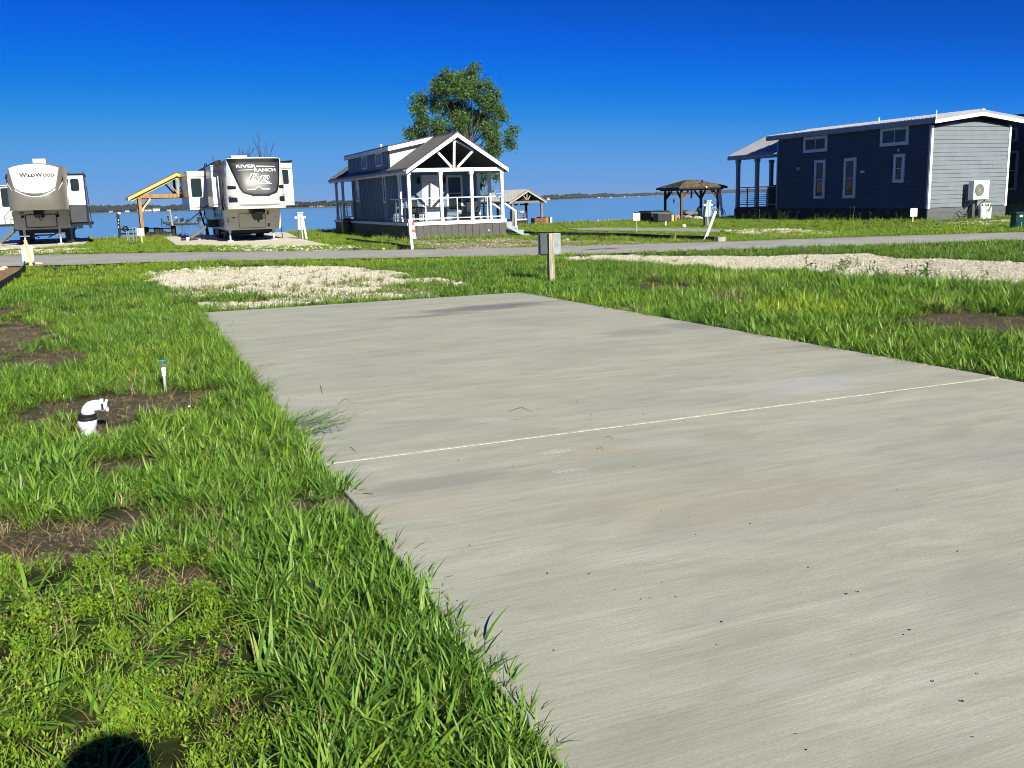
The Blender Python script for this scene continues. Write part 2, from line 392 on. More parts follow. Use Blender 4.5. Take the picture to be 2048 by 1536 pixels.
vattr(me, 'bare', bare_m(X, Y)); vattr(me, 'gravel', gravel_m(X, Y)); vattr(me, 'tan', tan_m(X, Y))
jx, jy = jit(X, Y, .12, .5, 77)
vattr(me, 'sand', inpoly(jx, jy, SANDLOT)*1.0)
shade(me, True)
gm = bpy.data.materials.new('soil_and_thatch'); gm.use_nodes = True; nt = gm.node_tree; N = nt.nodes; L = nt.links; B = N['Principled BSDF']
B.inputs['Roughness'].default_value = .95; B.inputs['Specular IOR Level'].default_value = .1
def noise(scale, detail=5, vec=None, dist=0, nt=None, rough=.6):
    n = nt.nodes.new('ShaderNodeTexNoise'); n.inputs['Scale'].default_value = scale; n.inputs['Detail'].default_value = detail
    n.inputs['Distortion'].default_value = dist; n.inputs['Roughness'].default_value = rough
    if vec: nt.links.new(vec, n.inputs['Vector'])
    return n.outputs[0]
def ramp(nt, f, stops):
    r = nt.nodes.new('ShaderNodeValToRGB'); e = r.color_ramp.elements
    while len(e) < len(stops): e.new(.5)
    for i, (p, c) in enumerate(stops): e[i].position = p; e[i].color = (*c, 1)
    nt.links.new(f, r.inputs[0]); return r.outputs[0]
def mixc(nt, f, a, b, mode='MIX'):
    m = nt.nodes.new('ShaderNodeMix'); m.data_type = 'RGBA'; m.blend_type = mode
    for s_, v in ((0, f), (6, a), (7, b)):
        if isinstance(v, (int, float)): m.inputs[s_].default_value = v
        elif isinstance(v, tuple): m.inputs[s_].default_value = (*v, 1)
        else: nt.links.new(v, m.inputs[s_])
    return m.outputs[2]
def attr(nt, name, typ='GEOMETRY'):
    a = nt.nodes.new('ShaderNodeAttribute'); a.attribute_name = name; a.attribute_type = typ; return a
def mathn(nt, op, a, b=None, clamp=False):
    m = nt.nodes.new('ShaderNodeMath'); m.operation = op; m.use_clamp = clamp
    for i, v in enumerate((a, b)):
        if v is None: continue
        if isinstance(v, (int, float)): m.inputs[i].default_value = v
        else: nt.links.new(v, m.inputs[i])
    return m.outputs[0]
def mrange(nt, v, a, b, c=0, d=1):
    m = nt.nodes.new('ShaderNodeMapRange'); nt.links.new(v, m.inputs[0])
    for i, q in enumerate((a, b, c, d)): m.inputs[i+1].default_value = q
    return m.outputs[0]
def bump(nt, h, strength, dist=.01):
    b = nt.nodes.new('ShaderNodeBump'); b.inputs['Strength'].default_value = strength; b.inputs['Distance'].default_value = dist
    nt.links.new(h, b.inputs['Height']); return b.outputs[0]
tc = N.new('ShaderNodeTexCoord').outputs['Object']
thatch = ramp(nt, noise(9, 8, tc, nt=nt), [(.3, (.028, .036, .010)), (.5, (.055, .075, .018)), (.7, (.10, .11, .035))])
dirt = ramp(nt, noise(13, 10, tc, nt=nt, rough=.75), [(.3, (.065, .058, .038)), (.5, (.135, .118, .080)), (.7, (.24, .21, .145))])
grav = ramp(nt, noise(30, 4, tc, nt=nt), [(.35, (.26, .23, .17)), (.6, (.46, .43, .34))])
tang = ramp(nt, noise(22, 5, tc, nt=nt), [(.35, (.17, .14, .09)), (.6, (.34, .29, .2))])
sand = ramp(nt, noise(6, 8, tc, nt=nt), [(.3, (.30, .185, .085)), (.7, (.46, .30, .155))])
c = mixc(nt, attr(nt, 'bare').outputs['Fac'], thatch, dirt)
c = mixc(nt, attr(nt, 'gravel').outputs['Fac'], c, grav)
c = mixc(nt, attr(nt, 'tan').outputs['Fac'], c, tang)
c = mixc(nt, attr(nt, 'sand').outputs['Fac'], c, sand)
L.new(c, B.inputs['Base Color']); L.new(bump(nt, noise(38, 10, tc, nt=nt, rough=.8), 1.0, .05), B.inputs['Normal'])
me.materials.append(gm); go = bpy.data.objects.new('ground', me); COL.objects.link(go); go['kind'] = 'structure'

# ------------------------------------------------------------------ road
rm = bpy.data.materials.new('worn_asphalt'); rm.use_nodes = True; nt = rm.node_tree; B = nt.nodes['Principled BSDF']
tc = nt.nodes.new('ShaderNodeTexCoord').outputs['Object']; B.inputs['Roughness'].default_value = .9
a1 = ramp(nt, noise(60, 6, tc, nt=nt, rough=.75), [(.35, (.26, .26, .235)), (.65, (.52, .51, .47))])
a2 = ramp(nt, noise(.7, 5, tc, dist=.5, nt=nt), [(.3, (.80, .80, .80)), (.7, (1.1, 1.1, 1.08))])
col = mixc(nt, 1.0, a1, a2, 'MULTIPLY')
e_ = attr(nt, 'edge').outputs['Fac']
col = mixc(nt, mathn(nt, 'MULTIPLY', e_, mrange(nt, noise(1.5, 5, tc, nt=nt), .35, .6)), col, (.085, .08, .07))
nt.links.new(col, B.inputs['Base Color']); nt.links.new(bump(nt, noise(90, 3, tc, nt=nt), .7, .01), B.inputs['Normal'])
def resample(pts, n):
    p = np.array(pts, float); d = np.r_[0, np.cumsum(np.hypot(*np.diff(p, axis=0).T))]
    t = np.linspace(0, d[-1], n); return np.stack([np.interp(t, d, p[:, 0]), np.interp(t, d, p[:, 1])], 1)
nr = resample(NEARE, 160); fr = resample(FARE, 160); rb = MB(); ed = []
for j in range(9):
    for i in range(160):
        w = j/8; q = nr[i]*(1-w)+fr[i]*w
        if j in (0, 8): q = q+np.array([0, (vnoise(q[0], q[1], .7, 9+j)-.5)*.45])
        rb.v.append((q[0], q[1], -.022+.03*(1-(2*w-1)**2))); ed.append(max(0, (w-.78)/.22)*(1 if q[0] > 18 else .45)+max(0, (.1-w)/.1)*.4)
for j in range(8):
    for i in range(159): q = j*160+i; rb.f.append((q, q+1, q+161, q+160))
road = solo('road', rb, rm, kind='structure', smooth=True, norm=False); vattr(road.data, 'edge', ed)
# damp stain on the asphalt
cx, cy = G(1205, 499, -.01)
st = MB(); n = 20
st.v = [(cx+math.cos(2*math.pi*k/n)*.62*(1+.25*math.sin(3*k)), cy+math.sin(2*math.pi*k/n)*.16*(1+.2*math.cos(2*k)), .012) for k in range(n)]; st.f = [tuple(range(n))]
st = solo('damp_patch', st, mat('damp_asphalt', (.16, .145, .125), .6, var=.2, scale=8), kind='structure')
for v in st.data.vertices: v.co.z = .012

# ------------------------------------------------------------------ near concrete pad
cm = bpy.data.materials.new('broomed_concrete'); cm.use_nodes = True; nt = cm.node_tree; B = nt.nodes['Principled BSDF']
B.inputs['Roughness'].default_value = .85; B.inputs['Specular IOR Level'].default_value = .3
geo = nt.nodes.new('ShaderNodeNewGeometry').outputs['Position']
def mapv(nt, v, scale, rot=0, loc=(0, 0, 0)):
    m = nt.nodes.new('ShaderNodeMapping'); m.inputs['Scale'].default_value = scale; m.inputs['Rotation'].default_value = (0, 0, rot); m.inputs['Location'].default_value = loc
    nt.links.new(v, m.inputs[0]); return m.outputs[0]
base = ramp(nt, noise(1.0, 7, mapv(nt, geo, (.55, 1.5, 1)), dist=.6, nt=nt), [(.28, (.44, .447, .37)), (.5, (.545, .55, .46)), (.72, (.64, .642, .54))])
tint = noise(.55, 4, geo, dist=.4, nt=nt)
base = mixc(nt, mrange(nt, tint, .50, .74, 0, .4), base, (.46, .415, .30))
tint2 = noise(.8, 5, mapv(nt, geo, (.6, 1.4, 1), loc=(7, 3, 0)), dist=.5, nt=nt)
base = mixc(nt, mrange(nt, tint2, .52, .70, 0, .5), base, (.42, .43, .415))
stre = noise(1, 5, mapv(nt, geo, (.8, 22, 1)), dist=.15, nt=nt)
base = mixc(nt, mrange(nt, stre, .35, .68, 0, .38), base, (.30, .30, .25))
strw = noise(1, 4, mapv(nt, geo, (.5, 34, 1), loc=(3, 9, 0)), nt=nt)
base = mixc(nt, mrange(nt, strw, .56, .72, 0, .4), base, (.54, .54, .45))
mott = noise(3.2, 8, mapv(nt, geo, (.45, 1.6, 1), loc=(1, 2, 0)), dist=.8, nt=nt, rough=.7)
base = mixc(nt, mrange(nt, mott, .44, .62, 0, .5), base, (.315, .325, .265))
mott2 = noise(2.1, 8, mapv(nt, geo, (.5, 1.3, 1), loc=(11, 5, 0)), dist=.9, nt=nt, rough=.7)
base = mixc(nt, mrange(nt, mott2, .50, .68, 0, .5), base, (.58, .58, .47))
lines = noise(1, 6, mapv(nt, geo, (1.6, 60, 1), loc=(5, 1, 0)), dist=.3, nt=nt, rough=.7)
base = mixc(nt, mrange(nt, lines, .38, .62, 0, .22), base, (.30, .305, .25))
fine = noise(110, 5, mapv(nt, geo, (.45, 1, 1)), nt=nt, rough=.85)
base = mixc(nt, mrange(nt, fine, .36, .64, 0, .95), base, mixc(nt, .5, base, (.27, .275, .22)))
def blot(px, py, rx, ry, colr, k, rot=0, soft=.6):
    """a stain on the slab, placed in plan"""
    global base
    x, y = G(px, py, 0); v = mapv(nt, geo, (1, 1, 0), 0, (-x, -y, 0)); 
    v = mapv(nt, v, (1/rx, 1/ry, 1), rot)
    l = nt.nodes.new('ShaderNodeVectorMath'); l.operation = 'LENGTH'; nt.links.new(v, l.inputs[0])
    w = mathn(nt, 'ADD', l.outputs['Value'], mathn(nt, 'MULTIPLY', mathn(nt, 'SUBTRACT', noise(2.2, 6, mapv(nt, geo, (.7, 2.4, 1), loc=(px*.01, 0, 0)), nt=nt), .5), 2.0))
    base = mixc(nt, mrange(nt, w, 1-soft, 1, k, 0), base, colr)
blot(960, 617, 1.15, .42, (0.156, 0.156, 0.150), .75)
blot(850, 632, 1.0, .22, (0.192, 0.192, 0.180), .6)
blot(1030, 608, .9, .30, (.16, .16, .155), .6)
blot(1060, 640, 1.1, .5, (0.300, 0.300, 0.288), .35)
blot(1420, 648, .75, .5, (0.228, 0.222, 0.198), .6)
blot(1270, 665, .5, .35, (0.240, 0.240, 0.222), .45)
blot(1660, 690, .6, .4, (0.240, 0.228, 0.204), .5)
blot(880, 965, .6, .18, (0.240, 0.240, 0.222), .5)
blot(1620, 770, .8, .35, (0.528, 0.540, 0.552), .4)
blot(1330, 885, .5, .16, (0.528, 0.528, 0.504), .4)
blot(1560, 1355, .18, .08, (0.468, 0.462, 0.432), .5)
blot(860, 1010, .5, .16, (0.480, 0.360, 0.216), 0.20)
blot(1190, 905, .4, .14, (0.480, 0.348, 0.204), 0.23)
blot(1500, 1000, 1.3, .5, (0.480, 0.408, 0.288), 0.17)
blot(990, 840, .15, .11, (0.516, 0.510, 0.456), .55)
blot(1113, 903, .10, .055, (0.540, 0.534, 0.480), .65)
blot(1137, 940, .11, .055, (0.504, 0.498, 0.444), .45)
blot(600, 790, .5, .14, (0.504, 0.492, 0.420), .35)
blot(1950, 900, .9, .5, (0.324, 0.324, 0.324), .35)
blot(1980, 1180, .6, .3, (0.324, 0.318, 0.300), .4)
blot(1350, 1480, .5, .18, (0.288, 0.276, 0.228), .35)
nt.links.new(base, B.inputs['Base Color'])
hb = mathn(nt, 'ADD', noise(1, 5, mapv(nt, geo, (2.5, 70, 1)), dist=.6, nt=nt), mathn(nt, 'MULTIPLY', noise(70, 4, geo, nt=nt), .6))
nt.links.new(bump(nt, hb, .16, .008), B.inputs['Normal'])
def slab(name, poly, z0, z1, m, bev, T):
    bm = bmesh.new(); vs = [bm.verts.new((x, y, z1)) for x, y in poly]; f = bm.faces.new(vs)
    if f.normal.z < 0: f.normal_flip()
    r = bmesh.ops.extrude_face_region(bm, geom=[f]); 
    for v in [q for q in r['geom'] if isinstance(q, bmesh.types.BMVert)]: v.co.z = z0
    bmesh.ops.recalc_face_normals(bm, faces=bm.faces[:])
    te = [e for e in bm.edges if all(abs(v.co.z-z1) < 1e-6 for v in e.verts)]
    bmesh.ops.bevel(bm, geom=te, offset=bev, segments=3, profile=.5, affect='EDGES')
    me = bpy.data.meshes.new(name); bm.to_mesh(me); bm.free(); me.materials.append(m)
    o = bpy.data.objects.new(name, me); COL.objects.link(o)
    if T: o.parent = T
    return o
padE = bpy.data.objects.new('concrete_pad', None); COL.objects.link(padE); padE['kind'] = 'structure'
def wob(a, b, n, amp, seed):
    r_ = random.Random(seed); return [(a[0]+(b[0]-a[0])*i/n+r_.uniform(-amp, amp)*(0 < i < n), a[1]+(b[1]-a[1])*i/n) for i in range(n+1)]
jy_ = 5.775
slab('slab', wob((1.02, jy_+.006), (1.0, 15.46), 22, .010, 1)+[(6.33, 15.24)]+wob((6.33, 15.24), (6.76, jy_+.006), 14, .008, 2)[1:], -.13, 0, cm, .012, padE)
slab('slab', wob((1.0, -3), (1.02, jy_-.006), 22, .010, 3)+[(6.74, jy_-.006), (6.95, -3)], -.13, 0, cm, .012, padE)
jf = MB(); jf.box(1.03, 6.73, jy_-.0058, jy_+.0058, -.12, .0006)
jo = solo('joint_sealant', jf, mat('pale_joint_sealant', (.52, .51, .43), .7, var=.2, scale=9)); jo.parent = padE
# broom-comb test marks: shallow ridges pressed in the slab
rg = MB()
for (cx_, cy_, n_, ln, sp, a) in ((990, 838, 6, .24, .036, .55), (1112, 903, 6, .15, .026, .55), (1137, 941, 5, .13, .026, .55)):
    x, y = G(cx_, cy_, 0)
    for k in range(n_):
        o = (k-(n_-1)/2)*sp; l_ = ln/2*(1-.25*abs(k-(n_-1)/2)/n_*2)
        dx, dy = -math.sin(a), math.cos(a)
        px_, py_ = x+o*1.6, y
        rg.beam((px_-dx*l_*.6, py_-dy*l_*.55, .001), (px_+dx*l_*.6, py_+dy*l_*.55, .001), .009, .006)
solo('broom_marks', rg, mat('rubbed_pale_concrete', (.40, .40, .39), .9, var=.1), kind='stuff').parent = padE
# lighter far pads
PADL = mat('pale_concrete', (.74, .70, .56), .9, var=.12, scale=1.2, bump=.3, col2=(.62, .58, .46))
for nm, poly in (('trailer_pad', RV2PAD), ('trailer_pad', RV1PAD)):
    o = slab(nm, poly, -.12, -.005, PADL, .01, None); o['kind'] = 'structure'
q = Gp([(1130,458.5),(1190,455.5),(1400,456.5),(1440,459),(1440,464.5),(1180,461)])
o = slab('cottage_lot_slab', [(a, b) for a, b in q], -.16, -.03, mat('grey_concrete', (.36, .35, .31), .9, var=.12), .01, None); o['kind'] = 'structure'

# ------------------------------------------------------------------ lake
wm = bpy.data.materials.new('lake_water'); wm.use_nodes = True; nt = wm.node_tree; B = nt.nodes['Principled BSDF']
B.inputs['Base Color'].default_value = (.17, .34, .52, 1); B.inputs['Roughness'].default_value = .14; B.inputs['IOR'].default_value = 1.33
geo = nt.nodes.new('ShaderNodeNewGeometry').outputs['Position']
h1 = noise(.9, 4, mapv(nt, geo, (.5, 1.3, 1), .4), nt=nt); h2 = noise(.12, 3, mapv(nt, geo, (.4, 1.4, 1), .3), nt=nt)
nt.links.new(bump(nt, mathn(nt, 'ADD', h1, mathn(nt, 'MULTIPLY', h2, 1.5)), .16, .12), B.inputs['Normal'])
wb = MB(); wb.v = [(-3400, 40, -1.2), (7400, 20, -1.2), (7400, 7400, -1.2), (-3400, 7400, -1.2)]; wb.f = [(0, 1, 2, 3)]
solo('lake_water', wb, wm, kind='structure', norm=False)

# ------------------------------------------------------------------ small cottage with porch gable
BLUEG = mat('blue_grey_board_and_batten', (0.135, 0.225, 0.30), 0.6, var=0.08, scale=1.2)
LIGHTP = mat('pale_dormer_paint', (0.55, 0.57, 0.58), 0.6, var=0.05)
T = Thing('cottage', 'blue grey cottage with an open white gabled porch and dark metal roof', 'house', (13.6, 47, -.05))
z3 = lambda u, v: (640+u/4.876, 240+v/4.876)
yb0, yb1 = 43.2, 51.7; RX, RZ = 13.70, 4.52; EXL, EXR, EZ = 11.38, 16.02, 3.0
sl = (RZ-EZ)/(RX-EXL)
# body
w = MB(); w.prism([(11.66, .68), (15.72, .68), (15.72, 3.02), (RX, 4.33), (11.66, 3.02)], 'y', yb0, yb1)
wall = T.part('wall', w, BLUEG)
bt = MB(); bt.box(0, .02, -.02, .02, .72, 3.0)
b0 = None
k = 0
y = yb0+.15
while y < yb1-.1:
    if not any(a-.04 < y < b+.04 for a, b in ((49.85, 50.75), (44.5, 45.0))):
        m_ = MB(); m_.box(11.635, 11.662, y-.022, y+.022, .74, 2.98)
        if b0 is None: b0 = T.part('batten', m_, BLUEG, wall); y0 = y
        else: T.same(b0, (0, y-y0, 0))
    y += .305
b1 = None
for x in np.arange(11.9, 15.7, .33):
    if 12.85 < x < 13.95 or 14.15 < x < 15.05: continue
    m_ = MB(); m_.box(x-.02, x+.02, yb0-.022, yb0+.002, .74, 3.2)
    if b1 is None: b1 = T.part('batten', m_, BLUEG, wall); x0_ = x
    else: T.same(b1, (x-x0_, 0, 0))
# roof
rf = MB()
th = .09
rf.prism([(EXL, EZ), (RX, RZ), (EXR, EZ), (EXR, EZ-th), (RX, RZ-th), (EXL, EZ-th)], 'y', 39.82, 56.2)
roof = T.part('roof', rf, ROOFD)
rb_ = MB()
for y in np.arange(39.95, 56.2, .30):
    if not (43.35 < y < 52.3): rb_.beam((EXL, y, EZ+.012), (RX-.02, y, RZ+.002), .03, .03)
    else: pass
    rb_.beam((EXR, y, EZ+.012), (RX+.02, y, RZ+.002), .03, .03)
T.part('roof_ribs', rb_, ROOFD, roof, kind='stuff')
rc = MB(); rc.prism([(RX-.16, RZ-.09), (RX, RZ+.035), (RX+.16, RZ-.09)], 'y', 39.80, 56.22); T.part('ridge_cap', rc, ROOFD, roof)
# rake fascia (front and back) + eave fascia
def rake(y0, y1, d, m, drop=.17, off=.0):
    f = MB(); f.prism([(EXL-.01, EZ-.055-off), (RX, RZ-.055-off), (EXR+.01, EZ-.055-off), (EXR+.01, EZ-.055-drop-off), (RX, RZ-.055-drop-off-.02), (EXL-.01, EZ-.055-drop-off)], 'y', y0, y1); return T.part('rake_trim', f, m, roof)
rake(39.78, 39.815, 0, WHITE); rake(56.2, 56.23, 0, WHITE)
f = MB(); f.box(EXL-.03, EXL, 39.83, 56.19, EZ-.23, EZ-.055); T.part('fascia', f, TRIMW, roof)
f = MB(); f.box(EXR, EXR+.03, 39.83, 56.19, EZ-.23, EZ-.055); T.part('fascia', f, TRIMW, roof)
# vaulted porch ceiling
f = MB(); f.prism([(EXL+.03, EZ-.14), (RX, RZ-.14), (EXR-.03, EZ-.14), (EXR-.03, EZ-.17), (RX, RZ-.17), (EXL+.03, EZ-.17)], 'y', 39.84, 56.17)
T.part('soffit', f, SOFFIT, roof)
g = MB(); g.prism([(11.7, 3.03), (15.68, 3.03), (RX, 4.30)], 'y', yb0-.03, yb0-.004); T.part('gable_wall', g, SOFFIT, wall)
# gutter with downpipe at the front left
g = MB(); g.box(EXL-.12, EXL-.032, 39.9, 56.1, EZ-.13, EZ-.05); T.part('gutter', g, MGREY, roof)
g = MB(); g.tube([(EXL-.08, 40.0, EZ-.14), (EXL-.1, 40.05, 2.75), (11.45, 40.13, 2.62)], .025, 6); T.part('downpipe', g, MGREY, roof)
# truss
def wp(u, v): return PY(*z3(u, v), 40.0)
tr = MB(); tr.box(11.40, 15.90, 39.98, 40.12, 2.84, 3.0); T.part('porch_beam', tr, WHITE)
for a, b, w_ in (((1308, 462), (1310, 195), .10), ((1285, 458), (1140, 302), .085), ((1345, 458), (1490, 302), .085)):
    p, q = wp(*a), wp(*b); t_ = MB(); t_.beam((p[0], 40.04, p[1]), (q[0], 40.04, q[1]), .10, w_, up=(0, 1, 0)); T.part('truss_web', t_, WHITE)
for a, b in (((1135, 300), (1305, 193)), ((1315, 193), (1500, 300))):
    p, q = wp(*a), wp(*b); t_ = MB(); t_.beam((p[0], 40.06, p[1]), (q[0], 40.06, q[1]), .07, .035, up=(0, 1, 0)); T.part('truss_chord', t_, WHITE)
# posts
def post_mb(x, y, z0=.73, z1=2.84, w=.135):
    p = MB(); p.box(x-w/2, x+w/2, y-w/2, y+w/2, z0, z1); p.box(x-w/2-.025, x+w/2+.025, y-w/2-.025, y+w/2+.025, z1-.12, z1-.002); p.box(x-w/2-.02, x+w/2+.02, y-w/2-.02, y+w/2+.02, z0+.001, z0+.14); return p
pp = T.part('post', post_mb(11.5, 40.06), WHITE)
for x in (12.94, 14.35, 15.78): T.same(pp, (x-11.5, 0, 0))
for x, y in ((11.5, 41.5), (15.78, 41.6), (15.78, 43.1), (11.5, 55.0), (11.5, 53.3), (13.6, 55.0), (15.78, 55.0)): T.same(pp, (x-11.5, y-40.06, 0))
bm_ = MB(); bm_.box(11.42, 11.56, 40.13, 43.19, 2.84, 2.99); T.part('porch_beam', bm_, TRIMW)
bm_ = MB(); bm_.box(15.72, 15.86, 40.13, 43.19, 2.84, 2.99); T.part('porch_beam', bm_, TRIMW)
bm_ = MB(); bm_.box(11.42, 11.56, 51.71, 55.1, 2.84, 2.99); bm_.box(11.57, 15.8, 54.95, 55.09, 2.84, 2.99); T.part('porch_beam', bm_, TRIMW)
# deck and rim
dk = MB(); dk.box(11.42, 15.86, 40.0, 43.19, .66, .72); T.part('deck', dk, mat('deck_boards', (.16, .15, .15), .7, var=.2, stretch=(1, 8, 1)))
dk = MB(); dk.box(11.42, 15.86, 51.71, 55.3, .66, .72); T.part('deck', dk, MATS['deck_boards'])
rm_ = MB(); rm_.box(11.36, 15.92, 39.93, 39.985, .58, .74); T.part('deck_rim', rm_, WHITE)
rm_ = MB(); rm_.box(11.34, 11.40, 39.99, 55.35, .58, .70); T.part('deck_rim', rm_, TRIMW)
# skirting: front panels, and ribbed side in a darker copy for its shade
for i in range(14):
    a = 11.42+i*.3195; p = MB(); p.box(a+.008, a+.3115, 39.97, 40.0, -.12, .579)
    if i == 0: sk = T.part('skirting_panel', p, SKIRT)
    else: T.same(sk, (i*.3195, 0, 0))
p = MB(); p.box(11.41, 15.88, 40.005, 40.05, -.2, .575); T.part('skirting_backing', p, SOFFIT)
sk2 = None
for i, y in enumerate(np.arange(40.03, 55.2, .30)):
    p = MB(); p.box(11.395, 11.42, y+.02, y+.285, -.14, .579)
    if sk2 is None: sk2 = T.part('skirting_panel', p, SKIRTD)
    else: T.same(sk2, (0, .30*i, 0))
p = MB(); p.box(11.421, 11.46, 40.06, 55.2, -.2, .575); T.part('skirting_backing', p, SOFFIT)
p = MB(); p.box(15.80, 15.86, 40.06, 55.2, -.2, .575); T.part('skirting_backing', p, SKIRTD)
sp = MB(); sp.tube([(15.05, 39.965, .26), (15.05, 39.90, .27), (15.04, 39.88, .20)], .018, 6); sp.lathe([(.035, 39.94), (.035, 39.962)], 15.05, 0, 8, 'y', .26); T.part('spigot', sp, WHITE)
# railings (front and left): rails, posts, cables
def railing(x0, y0, x1, y1, posts, m, z0=.86, z1=1.73, n=7):
    r_ = MB(); r_.beam((x0, y0, z1), (x1, y1, z1), .07, .045); T.part('handrail', r_, m)
    r_ = MB(); r_.beam((x0, y0, z0), (x1, y1, z0), .05, .04); T.part('bottom_rail', r_, m)
    for (a, b) in posts:
        r_ = MB(); r_.beam((a, b, .72), (a, b, z1-.02), .045, .045); T.part('rail_post', r_, m)
    for k in range(n):
        z = z0+(z1-z0)*(k+1)/(n+1); r_ = MB(); r_.tube([(x0, y0, z), (x1, y1, z)], .007, 5, False)
        if k == 0: c0 = T.part('cable', r_, BLACK)
        else: T.same(c0, (0, 0, (z1-z0)*k/(n+1)))
xm = [PY(780+u/7.877, 410, 40.06)[0] for u in (560, 1060, 1535)]
railing(11.57, 40.06, 12.87, 40.06, [(xm[0], 40.06)], WHITE); railing(13.01, 40.06, 14.28, 40.06, [(xm[1], 40.06)], WHITE); railing(14.42, 40.06, 15.71, 40.06, [(xm[2], 40.06)], WHITE)
railing(11.5, 40.13, 11.5, 41.43, [(11.5, 40.8)], TRIMW); railing(11.5, 41.57, 11.5, 43.15, [(11.5, 42.3)], TRIMW)
railing(15.78, 41.67, 15.78, 43.0, [(15.78, 42.3)], WHITE)
railing(11.5, 51.75, 11.5, 53.23, [(11.5, 52.5)], TRIMW); railing(11.5, 53.37, 11.5, 54.93, [(11.5, 54.1)], TRIMW); railing(11.57, 55.0, 13.53, 55.0, [(12.5, 55.0)], TRIMW); railing(13.67, 55.0, 15.7, 55.0, [(14.7, 55.0)], TRIMW)
# door, window, lamps on the porch wall
DOORW = mat('white_door_paint', (.72, .76, .76), .4, var=.03)
d = MB(); d.box(13.02, 13.13, yb0-.035, yb0+.01, .74, 2.80); d.box(13.84, 13.95, yb0-.035, yb0+.01, .74, 2.80); d.box(13.13, 13.84, yb0-.034, yb0+.01, 2.69, 2.80)
dr = T.part('door', d, WHITE)
d = MB(); d.box(13.135, 13.835, yb0-.025, yb0-.004, .76, 2.685); lf = T.part('door_leaf', d, DOORW, dr)
d = MB(); d.box(13.26, 13.70, yb0-.032, yb0-.026, 1.25, 2.5); T.part('pane', d, BLIND, dr)
d = MB(); d.lathe([(.028, yb0-.07), (.03, yb0-.05), (.012, yb0-.03)], 13.20, 0, 8, 'y', 1.62); T.part('handle', d, BLACK, dr)
window(T, 'y', yb0, 14.22, 15.02, 1.12, 2.76, .09, .04, 'h', WHITE, GLASSB)
for x in (12.86, 14.10):
    l_ = MB(); l_.box(x-.05, x+.05, yb0-.03, yb0, 2.40, 2.62); l_.box(x-.055, x+.055, yb0-.15, yb0-.031, 2.42, 2.62); l_.prism([(x-.075, 2.62), (x+.075, 2.62), (x+.02, 2.70), (x-.02, 2.70)], 'y', yb0-.17, yb0-.02); T.part('wall_lantern', l_, BLACK)
# left wall windows
window(T, 'x', 11.66, 49.90, 50.70, 1.66, 2.80, .10, .035, 'h', TRIMW, GLASS, {1: BLIND})
window(T, 'x', 11.66, 44.52, 44.98, 1.58, 2.82, .09, .035, 'h', TRIMW, GLASS)
ub = MB(); ub.bev(11.52, 11.655, 51.1, 51.55, .95, 1.62, .01); T.part('meter_box', ub, GRTRIM)
# dormers
for sgn in (-1, 1):
    xf = RX+sgn*2.06; zt = 4.10; zr = 4.50
    xo = xf+sgn*.12
    prof = [(xf, 3.05), (xf, zt-.02), (RX+sgn*.05, zr-.02), (RX+sgn*.05, 3.6)]
    w = MB(); w.prism(prof, 'y', 43.45, 52.2); dm = T.part('dormer', w, BLUEG if sgn < 0 else LIGHTP)
    r_ = MB(); e = lambda d_: [(xo, zt+d_-.02), (RX+sgn*.02, zr+.04+d_)]
    r_.prism([(xo, zt-.01), (RX+sgn*.02, zr+.03), (RX+sgn*.02, zr+.08), (xo, zt+.05)], 'y', 43.15, 52.5); T.part('dormer_roof', r_, ROOFD, dm)
    r_ = MB(); r_.prism([(xo, zt-.20), (RX+sgn*.4, zr-.24), (RX+sgn*.02, zr-.15), (RX+sgn*.02, zr+.025), (xo, zt-.015)], 'y', 43.12, 43.146); T.part('dormer_rake', r_, WHITE, dm)
    r_ = MB(); r_.box(xo, xo+sgn*.03, 43.13, 52.5, zt-.20, zt-.015); T.part('dormer_fascia', r_, TRIMW, dm)
    if sgn < 0:
        r_ = MB(); r_.prism([(xf-.005, 3.1), (xf-.005, zt-.04), (RX-.06, zr-.04), (RX-.35, RZ-.35*sl+.02)], 'y', 43.425, 43.447); T.part('dormer_cheek', r_, LIGHTP, dm)
        b2 = None
        for i, y in enumerate(np.arange(43.6, 52.1, .305)):
            if 47.8 < y < 49.0 or 44.8 < y < 46.1: continue
            q = MB(); q.box(xf-.02, xf+.002, y-.02, y+.02, 3.12, zt-.03)
            if b2 is None: b2 = T.part('batten', q, BLUEG, dm); yy = y
            else: T.same(b2, (0, y-yy, 0))
        for (a0, a1) in ((47.85, 48.95), (44.85, 46.0)):
            window(T, 'x', xf, a0, a1, 3.30, 3.92, .06, .03, None, TRIMW, GLASS, parent=dm)
            p_ = MB(); am = (a0+a1)/2; p_.box(xf-.012, xf+.01, am, a1-.06, 3.36, 3.86); T.part('pane', p_, GLASS, dm)
            p_ = MB(); p_.box(xf-.011, xf+.01, a0+.06, am-.02, 3.36, 3.86); T.part('pane', p_, BLUEG, dm)  # pane coloured wall blue to imitate the sky reflected in it
v_ = MB(); v_.tube([(12.6, 48.6, 4.2), (12.6, 48.6, 4.46)], .045, 8); v_.lathe([(.045, 4.46), (.08, 4.47), (.06, 4.52)], 12.6, 48.6, 8); T.part('vent_pipe', v_, WHITE, roof)
STAIRG = mat('pale_blue_grey_stair', (.33, .39, .46), .5, var=.05)
